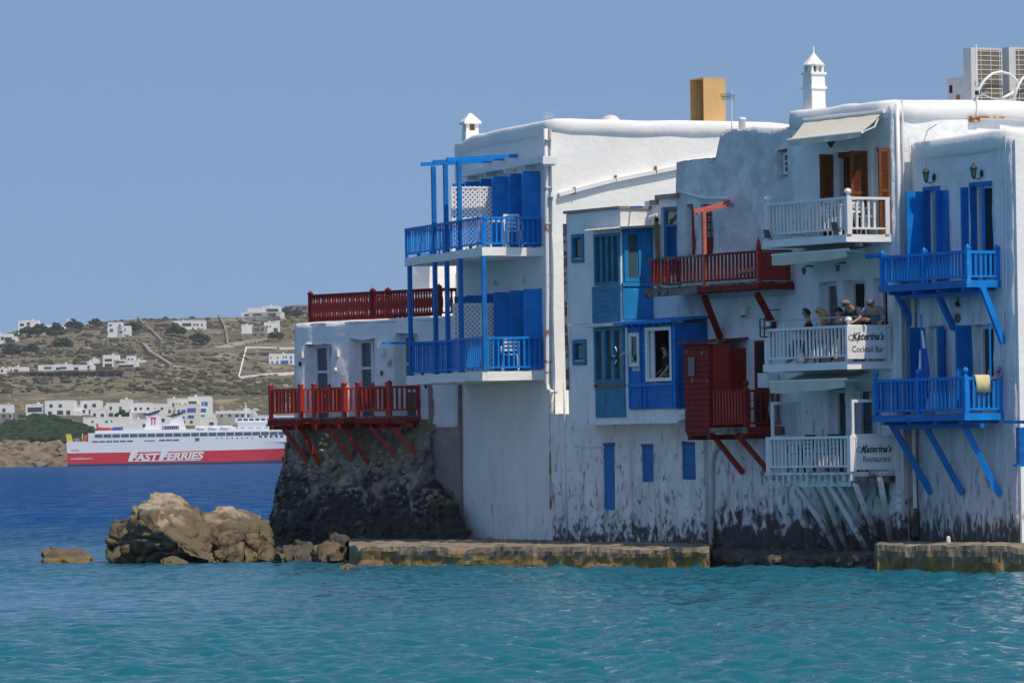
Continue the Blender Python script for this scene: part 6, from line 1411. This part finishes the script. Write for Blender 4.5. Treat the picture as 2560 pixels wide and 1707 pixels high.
rock('tall pale boulder with a sloping sunlit top', [(322,1415,138),(560,1415,137),(318,1330,138.3),(325,1250,139),(345,1225,140.5),(365,1219,141.5),(430,1240,142.5),(480,1262,142.5),(505,1290,141.5),(535,1345,138.5),(330,1290,138),(420,1330,137),(480,1380,136.8),(450,1300,138.2),(350,1410,144),(560,1410,144),(500,1300,145)], M['rock'], 2, 8, .17)
rock('squat brown boulder left of the tall pale boulder', [(262,1412,138),(345,1412,138),(255,1360,138.5),(272,1300,139.5),(285,1283,140.5),(330,1281,140.5),(350,1300,139),(345,1350,138),(270,1410,142),(350,1410,142)], M['rock_low'], 3, 6, .14)
rock('pale sloping rock between the tall boulder and the stone base', [(470,1410,139.5),(690,1410,140),(480,1268,142),(530,1262,143.5),(600,1275,144.5),(670,1276,144.5),(690,1296,143),(600,1308,140.5),(515,1310,140.3),(660,1405,145)], M['rock'], 4, 7, .13)
rock('dark cracked boulder below the pale sloping rock', [(530,1412,137),(612,1412,137.3),(528,1340,138),(545,1318,139),(585,1305,139.5),(612,1315,139),(615,1360,137.6),(540,1410,140.5),(615,1410,140.5)], M['rock_low'], 5, 6, .12)
rock('black topped boulder touching the stone base', [(600,1412,137),(680,1412,137.5),(605,1330,138.3),(620,1305,139.5),(655,1310,139.8),(680,1345,138.8),(690,1390,137.8),(610,1410,141),(690,1410,141)], M['rock_low'], 6, 6, .13)
rock('low yellowish rock at the foot of the tall pale boulder', [(395,1412,136),(480,1412,136),(402,1392,136.4),(440,1384,136.8),(470,1398,136.5),(400,1410,138),(480,1410,138)], M['rock'], 7, 4, .05)
rk = [('jagged dark rock below the middle of the stone base',(672,1412),(800,1412),(690,1370),(740,1335),(790,1345),138,142,'rock_black'),
('rough dark rock left of the quay end',(770,1412),(880,1412),(780,1355),(830,1325),(875,1335),136,141,'rock_black'),
('ochre rock cluster beside the quay end',(785,1405),(860,1405),(795,1365),(825,1348),(855,1358),134.5,137,'rock_low'),
('low green tinged rock at the waterline below the stone base',(672,1413),(725,1413),(680,1398),(700,1392),(718,1397),135.6,137,'rock_low')]
for i, (l, a, b, c, d, e, Ya, Yb, mm) in enumerate(rk):
    rock(l, [(a[0],a[1],Ya),(b[0],b[1],Ya-.4),(c[0],c[1],Ya+1),(d[0],d[1],Ya+2),(e[0],e[1],Ya+1.4),(a[0]+4,a[1],Yb),(b[0]-4,b[1],Yb)], M[mm], 10+i, 6, .16, group=G)
for i, (l, xa_, xb2, yt, yb2, Y) in enumerate((('yellow weed covered rock before the quay end',838,900,1408,1425,127.8),('broad weed covered rock at the left corner of the quay',880,985,1396,1426,129.0),('tiny rock in the water before the quay',845,880,1412,1428,126.8),('wide weedy rock lying in the water in front of the quay middle',1435,1565,1398,1432,124.2),('small low rock in the water before the quay, left of the wide weedy one',1255,1320,1408,1424,126.0),('brown rock slumped against the quay foot near its left third',1060,1150,1400,1421,128.6),('flat brown rock against the quay foot below the white wall corner',1380,1445,1402,1420,126.4),('dark rock against the quay foot near its right end',1640,1740,1398,1422,123.4))):
    w = (xb2-xa_); rock(l, [(xa_,yb2,Y),(xb2,yb2,Y),(xa_+w*.2,yt+5,Y+.4),(xa_+w*.5,yt,Y+.7),(xa_+w*.8,yt+6,Y+.4),(xa_+4,yb2-3,Y+1.6),(xb2-4,yb2-3,Y+1.6)], M['rock_low'], 20+i, 5, .07, group=G)
def quay(label, front, backs, zt_, m, seed, name='quay', crumble=.09):
    """front: (px,Y) along the front edge from left to right"""
    fp = [P(px, 1400, Y) for px, Y in front]; bp = [P(px, 1400, Y) for px, Y in backs]
    mb = MB(); N_ = 160; nz_ = 9; nb = 14
    def lerp(pl, u):
        k = u*(len(pl)-1); i = min(int(k), len(pl)-2); return pl[i].lerp(pl[i+1], k-i)
    rows = []
    for j in range(nz_+1): rows.append(('f', j/nz_))
    for j in range(1, nb+1): rows.append(('t', j/nb))
    for kind, v in rows:
        for i in range(N_+1):
            u = i/N_; a = lerp(fp, u); b = lerp(bp, u)
            if kind == 'f': z = -.5+(zt_+.5)*v; p = Vector((a.x, a.y, z)); dn = Vector((-.1,-1,0))
            else: p = Vector((a.x+(b.x-a.x)*v, a.y+(b.y-a.y)*v, zt_)); dn = Vector((0,-.2,1))
            q = p+Vector((seed*5,0,0)); n = noise.fractal(q*1.3, 1, 2, 5)*crumble*1.4+noise.fractal(q*6, 1, 2, 3)*crumble*.5
            if kind == 'f': n += .22*max(0,(.15-p.z)/.65)+.10*noise.noise(q*.7)+.04*noise.noise(q*3)-.10*max(0,v-.85)/.15
            else: n = n*.35-.05*max(0,.12-v)/.12
            edge = max(0, (v-.6)/.4) if kind == 'f' else max(0, 1-v/.28)
            p += dn*n; p.z -= edge*(.16*max(0, noise.noise(q*.75)+.12)+.10*max(0, noise.noise(q*2.6)-.1)); mb.v.append(tuple(p))
    W_ = N_+1
    for j in range(len(rows)-1):
        for i in range(N_): a = j*W_+i; mb.f.append((a, a+1, a+W_+1, a+W_))
    mb.f.append(tuple(j*W_ for j in range(len(rows)))[::-1]); mb.f.append(tuple(j*W_+N_ for j in range(len(rows))))
    o = mb.build(name, m); return tag(o, label, 'quay')
quay('long low concrete quay stained with brown weed below the white houses', [(872,133.5),(905,130.9),(1100,129.0),(1400,126.1),(1600,124.2),(1772,122.6)], [(880,146),(1010,146),(1200,141),(1400,136),(1650,131),(1790,128.5)], .5, M['pier'], 1)
quay('dark concrete block with a sunlit top at the right edge', [(2187,118.6),(2194,117.0),(2350,115.0),(2560,112.7),(2700,111.0)], [(2195,122),(2260,121.5),(2420,119.5),(2600,116.8),(2750,114.5)], .60, M['pier'], 2, crumble=.10)
quay('low black rock shelf stained by the tide below the restaurant house', [(1765,124.5),(1800,123.3),(1900,122.2),(2050,120.8),(2200,119.0)], [(1780,128.4),(1850,127.4),(1960,126.1),(2080,124.6),(2230,122.5)], .38, M['rock_black'], 3, 'rock_shelf', .16)
for i, (l, a, b_, t_, Y, mm) in enumerate((('black rock against the wall left of the white struts',1775,1900,1352,124.0,'rock_black'),('dark rocky lump below the peeling white wall',1880,2010,1345,122.6,'rock_black'),('dark rock behind the feet of the white struts',1995,2130,1352,121.2,'rock_black'),('dark rock between the white struts and the right concrete block',2100,2215,1345,120.6,'rock_black'))):
    w = b_-a; rock(l, [(a,1425,Y),(b_,1425,Y-.3),(a+w*.1,t_+25,Y+.8),(a+w*.35,t_+8,Y+1.8),(a+w*.65,t_,Y+2.2),(a+w*.9,t_+20,Y+1.2),(a,1400,Y+4),(b_,1400,Y+3.6)], M[mm], 30+i, 6, .15, group='rocks under the restaurant house')
p = P(2371, 1352, 117.9); t = thing('plastic_container', 'small cream container standing on the right concrete block', 'container', (p.x, p.y, .6)); MB().lathe([(.045,0),(.05,.03),(.045,.13),(.03,.14),(.02,.15)], (0,0,0), 10).build('container', M['cream_paint'], t)
p = P(1034, 1320, 143.0)
# ---------------------------------------------------------------- furniture
def chair(label, fr, x, y, z, rz, m, group):
    t = thing('chair', label, 'chair', fr.w(x, y, z), fr.rz+rz, group)
    MB().box(-.21,.21,-.2,.2,.42,.45).build('seat', m, t)
    for sx in (-1,1):
        MB().bar((sx*.21,-.21,0), (sx*.18,-.17,.42), .035).build('leg', m, t); MB().bar((sx*.20,.26,0), (sx*.19,.19,.42), .035).build('leg', m, t)
        MB().bar((sx*.19,.19,.452), (sx*.19,.29,.88), .035).build('back_post', m, t)
        MB().bar((sx*.23,-.19,.64), (sx*.22,.22,.64), .045, .02).build('armrest', m, t); MB().bar((sx*.23,-.19,.45), (sx*.23,-.19,.628), .03).build('arm_post', m, t)
    for k in range(4): zz = .53+k*.1; MB().box(-.17,.17,.205+k*.023,.22+k*.023,zz,zz+.055).build('back_slat', m, t)
def table(label, fr, x, y, z, m, w=.35):
    t = thing('table', label, 'table', fr.w(x, y, z), fr.rz); MB().box(-w,w,-w,w,.70,.73).build('table_top', m, t)
    for a in (-1,1):
        for b in (-1,1): MB().bar((a*w*.8,b*w*.8,0), (a*w*.85,b*w*.85,.7), .035).build('leg', m, t)
g = 'white chairs on the top restaurant balcony'; b, x0, x1, z, zr_ = balc[0]
chair('white slatted chair near the middle of the top white balcony', F5, x0+1.35, -.62, z, .1, WP, g); chair('white slatted chair left of the corner post on the top white balcony', F5, x0+2.35, -.6, z, -.15, WP, g)
chair('white slatted chair behind the sunny side rail of the top white balcony', F5, x1-.35, -.5, z, 1.9, WP, g); chair('white slatted chair at the left end of the top white balcony', F5, x0+.45, -.6, z, .9, WP, g)
table('white table between the chairs on the top white balcony', F5, x1-1.0, -.62, z, WP)
chair('white plastic chair at the near end of the upper blue balcony', F1, x1b-.35, -.7, du, 1.4, WP, 'plastic chairs on the blue balconies'); chair('white plastic chair at the near end of the lower blue balcony', F1, x1b-.4, -.8, dl, 1.2, WP, 'plastic chairs on the blue balconies')
table('small white table behind the upper blue balcony railing', F1, x1b-1.1, -.9, du, WP, .3)
b, x0, x1, z, zr_ = balc[2]
for k, l in enumerate(('dark chair at the left end of the lowest restaurant terrace','dark chair in the middle of the lowest restaurant terrace','dark chair near the sign on the lowest restaurant terrace')): chair(l, F5, x0+.5+k*1.15, -.65, z, .25*k, M['black'], 'dark chairs on the lowest restaurant terrace')
b, x0, x1, z, zr_ = balc[1]
table('dark table behind the railing of the cocktail bar balcony', F5, x0+1.3, -.65, z, M['black'], .28)
chair('black iron chair on the lower red balcony', F3, F3.hit(1885,1000,.6)[0], -.55, Z3d, .2, M['black'], None)

# ---------------------------------------------------------------- people
M['skin'] = mat('skin', (.50,.28,.19), .55, var=.08, vscale=9); M['skin2'] = mat('tanned_skin', (.36,.19,.12), .55, var=.08, vscale=9)
def skinned(name, verts, edges, rad, m, parent, sub=2, root=0):
    me = bpy.data.meshes.new(name); me.from_pydata(verts, edges, []); o = bpy.data.objects.new(name, me); C.objects.link(o)
    sk = o.modifiers.new('s', 'SKIN'); sk.use_smooth_shade = True; ly = me.skin_vertices[0].data
    for i, r in enumerate(rad): ly[i].radius = r if isinstance(r, tuple) else (r, r); ly[i].use_root = (i == root)
    sb = o.modifiers.new('u', 'SUBSURF'); sb.levels = sub; sb.render_levels = sub
    bpy.context.view_layer.update(); m2 = bpy.data.meshes.new_from_object(o.evaluated_get(bpy.context.evaluated_depsgraph_get()))
    bpy.data.objects.remove(o); m2.name = name; m2.materials.clear(); m2.materials.append(m); m2.polygons.foreach_set('use_smooth', [True]*len(m2.polygons))
    return link(name, m2, m, parent)
def person(label, fr, x, y, z, rz, pose, skin, shirt, trous, hair, hairstyle='short', extras=()):
    t = thing('person', label, 'person', fr.w(x, y, z), fr.rz+rz); D = Vector
    if pose == 'sit':
        pel, che, nek, hed = D((0,0,.50)), D((0,-.04,.83)), D((0,-.05,1.02)), D((0,-.09,1.17))
        kn = [D((s*.12,-.44,.52)) for s in (-1,1)]; ft = [D((s*.13,-.46,.09)) for s in (-1,1)]
        el = [D((s*.28,-.14,.76)) for s in (-1,1)]; ha = [D((s*.12,-.38,.80)) for s in (-1,1)]
    elif pose == 'lean':
        pel, che, nek, hed = D((0,.12,.90)), D((0,-.14,1.16)), D((0,-.24,1.26)), D((0,-.36,1.33))
        kn = [D((s*.11,.06,.50)) for s in (-1,1)]; ft = [D((s*.12,.12,.08)) for s in (-1,1)]
        el = [D((-.26,-.30,.98)), D((.30,-.22,1.0))]; ha = [D((-.10,-.46,.98)), D((.26,-.40,.92))]
    else:
        pel, che, nek, hed = D((0,0,.93)), D((0,0,1.30)), D((0,-.01,1.48)), D((0,-.04,1.62))
        kn = [D((s*.10,-.02,.50)) for s in (-1,1)]; ft = [D((s*.11,.02,.08)) for s in (-1,1)]
        el = [D((s*.30,-.02,1.14)) for s in (-1,1)]; ha = [D((-.20,-.22,.98)), D((.24,-.24,.90))]
    up = (hed-nek).normalized(); fw = D((0,-1,0)) if pose != 'lean' else D((0,-.8,-.6))
    V = [pel, pel.lerp(che,.5), che, che+(nek-che)*.6, nek, hed-up*.03, hed+up*.07]; E = [(i,i+1) for i in range(6)]; Rr = [(.15,.11),(.14,.10),(.165,.11),(.10,.075),(.052,.055),(.072,.085),(.068,.082)]
    for s in (0,1):
        sg = (-1,1)[s]; b0 = len(V); sh = che+(nek-che)*.45+D((sg*.17,0,0)); V += [sh, el[s], ha[s]]; E += [(3,b0),(b0,b0+1),(b0+1,b0+2)]; Rr += [.058,.044,.028]
        hd = (ha[s]-el[s]).normalized(); c = len(V); pm = ha[s]+hd*.05; V.append(pm); E.append((b0+2,c)); Rr.append((.036,.02))
        for k in range(4):       # four unequal fingers, slightly bent, and a thumb from the side
            sp = D((1,0,0))*(k-1.5)*.021; L_ = (.060,.072,.068,.052)[k]; c2 = len(V); V += [pm+hd*.03+sp, pm+hd*(.03+L_*.6)+sp*1.1-D((0,0,.010)), pm+hd*(.03+L_)+sp*1.1-D((0,0,.028))]; E += [(c,c2),(c2,c2+1),(c2+1,c2+2)]; Rr += [.0095,.0088,.0075]
        c2 = len(V); V += [pm-D((sg*.035,0,0)), pm-D((sg*.048,0,0))+hd*.035]; E += [(c,c2),(c2,c2+1)]; Rr += [.011,.009]
        b0 = len(V); hp = pel+D((sg*.09,0,-.05)); V += [hp, kn[s], ft[s], ft[s]+D((0,-.14,-.04))]; E += [(0,b0),(b0,b0+1),(b0+1,b0+2),(b0+2,b0+3)]; Rr += [.085,.058,.042,(.042,.03)]
    skinned('body', V, E, Rr, skin, t)
    # clothes
    V = [pel+D((0,0,.02)), pel.lerp(che,.5), che, che+(nek-che)*.62]; E = [(0,1),(1,2),(2,3)]; Rr = [(.172,.128),(.162,.118),(.188,.128),(.11,.085)]
    for s in (0,1):
        b0 = len(V); sh = che+(nek-che)*.45+D(((-1,1)[s]*.17,0,0)); V += [sh, sh.lerp(el[s],.85)]; E += [(3,b0),(b0,b0+1)]; Rr += [.078,.068]
    skinned('shirt', V, E, Rr, shirt, t)
    V = [pel]; E = []; Rr = [(.168,.125)]
    for s in (0,1):
        b0 = len(V); V += [pel+D(((-1,1)[s]*.09,0,-.06)), kn[s], ft[s]+D((0,0,.03))]; E += [(0,b0),(b0,b0+1),(b0+1,b0+2)]; Rr += [.10,.075,.06]
    skinned('trousers', V, E, Rr, trous, t)
    # face
    hc = hed+up*.02; rt = D((1,0,0))
    MB().ball(tuple(hc+fw*.088-up*.012), .014, 6, 5, sz=1.6).build('nose', skin, t, True)
    for s in (-1,1):
        MB().ball(tuple(hc+fw*.075+rt*s*.030+up*.018), .011, 6, 5).build('eye', M['black'], t, True); MB().ball(tuple(hc+rt*s*.078), .022, 6, 5, sx=.5, sz=1.5).build('ear', skin, t, True)
    MB().ball(tuple(hc+fw*.078-up*.045), .018, 6, 5, sx=1.2, sz=.35).build('mouth', mat('lips',(.35,.12,.10),.5) if 'lips' not in bpy.data.materials else bpy.data.materials['lips'], t, True)
    # hair: a shell over the crown and back of the head
    mb = MB(); n, m_ = 16, 9; rn = random.Random(len(label))
    for j in range(m_+1):
        for i in range(n):
            a = 2*math.pi*i/n; el_ = math.pi*.5*(1-j/m_*1.25); fr2 = math.cos(a-math.pi*1.5)    # 1 at the face
            if fr2 > .3: el_ = max(el_, .55+.15*fr2)
            r_ = .094*(1+(.12 if hairstyle == 'curly' else .04)*rn.uniform(-1,1)); d = rt*math.cos(a)*math.cos(el_)*.92+(-fw)*(-math.sin(a))*-math.cos(el_)*1.0+up*math.sin(el_)
            d = rt*math.cos(a)*math.cos(el_)*.9+fw*(-math.sin(a))*math.cos(el_)*1.02+up*math.sin(el_)*1.02; mb.v.append(tuple(hc+up*.015+d*r_*1.04))
    for j in range(m_):
        for i in range(n): mb.f.append((j*n+i, j*n+(i+1)%n, (j+1)*n+(i+1)%n, (j+1)*n+i))
    hm = mat('hair', hair, .7); ho = mb.build('hair' if hairstyle != 'cap' else 'cap', hm, t, True); md = ho.modifiers.new('thick','SOLIDIFY'); md.thickness = .012
    if hairstyle == 'cap': MB().box(-.06,.06,-.16,-.07,0,.012).build('cap_brim', hm, ho, loc=tuple(hc+up*.055))
    if hairstyle == 'long': MB().tube([tuple(hc-fw*.05+up*.02), tuple(hc-fw*.08-up*.10), tuple(hc-fw*.07-up*.24)], [.08,.085,.05], 10).build('long_hair', hm, t, True)
    if 'beard' in extras: MB().ball(tuple(hc+fw*.052-up*.062), .048, 8, 6, sx=1.15, sz=.8).build('beard', hm, t, True)
    if 'shades' in extras: MB().box(-.07,.07,-.008,.012,-.016,.016).tube([(-.074,.0,.0),(-.08,.085,.0)],.004,4).tube([(.074,.0,.0),(.08,.085,.0)],.004,4).build('sunglasses', M['black'], t, loc=tuple(hc+fw*.088+up*.018))
    return t
cl = lambda n, c: mat(n, c, .85, bump=.004, bscale=12)
b, x0, x1, z, zr_ = balc[1]
person('dark haired man in sunglasses and black shirt seated leftmost on the cocktail bar balcony', F5, F5.hit(2028,800,.6)[0], -.62, z, -.5, 'sit', M['skin2'], cl('black_shirt',(.015,.015,.018)), cl('dark_jeans',(.02,.025,.05)), (.02,.014,.01), 'short', ('shades',))
person('blonde woman in sunglasses seated beside the man in the green cap', F5, F5.hit(2063,790,.75)[0], -.78, z, -.9, 'sit', M['skin'], cl('beige_top',(.40,.32,.25)), cl('blue_skirt',(.05,.07,.15)), (.42,.27,.12), 'long', ('shades',))
person('person in a green cap and grey shirt seated near the corner post', F5, F5.hit(2088,785,.5)[0], -.42, z, 1.1, 'sit', M['skin'], cl('grey_shirt',(.10,.11,.14)), cl('khaki_trousers',(.16,.13,.09)), (.05,.06,.035), 'cap')
person('person with curly grey hair and sunglasses in a navy shirt above the cocktail bar sign', F5, x1-.30, -.72, z, .2, 'lean', M['skin2'], cl('navy_shirt',(.03,.04,.09)), cl('dark_trousers',(.03,.03,.035)), (.16,.15,.14), 'curly', ('shades',))
person('older man with grey hair in a grey tee shirt leaning over the cocktail bar sign', F5, x1-.10, -.40, z, .75, 'lean', M['skin'], cl('grey_tee',(.22,.25,.29)), cl('grey_trousers',(.08,.08,.09)), (.12,.115,.11), 'short', ('shades',))
x = F2.hit(1661, 880, OH-.25)[0]; zfl = F2.hit(1661, 872, OH-.25)[1]-1.62
person('bearded man in a black tee shirt standing in the open window of the blue cabin', F2, x, -OH+.30, zfl, -.35, 'stand', M['skin'], cl('black_tee',(.012,.012,.012)), cl('blue_jeans',(.03,.06,.14)), (.015,.010,.008), 'short', ('beard',))

# ---------------------------------------------------------------- sea air
hv = bpy.data.materials.new('sea_haze'); hv.use_nodes = True; N = hv.node_tree.nodes; N.remove(N['Principled BSDF'])
pv = N.new('ShaderNodeVolumePrincipled'); pv.inputs['Color'].default_value = (.86,.92,1,1); pv.inputs['Density'].default_value = HAZE; pv.inputs['Anisotropy'].default_value = 0.0
hv.node_tree.links.new(pv.outputs[0], N['Material Output'].inputs['Volume'])
if HAZE: tag(MB().box(-2500,2500,-40,4300,-9,125).build('haze', hv), kind='stuff')
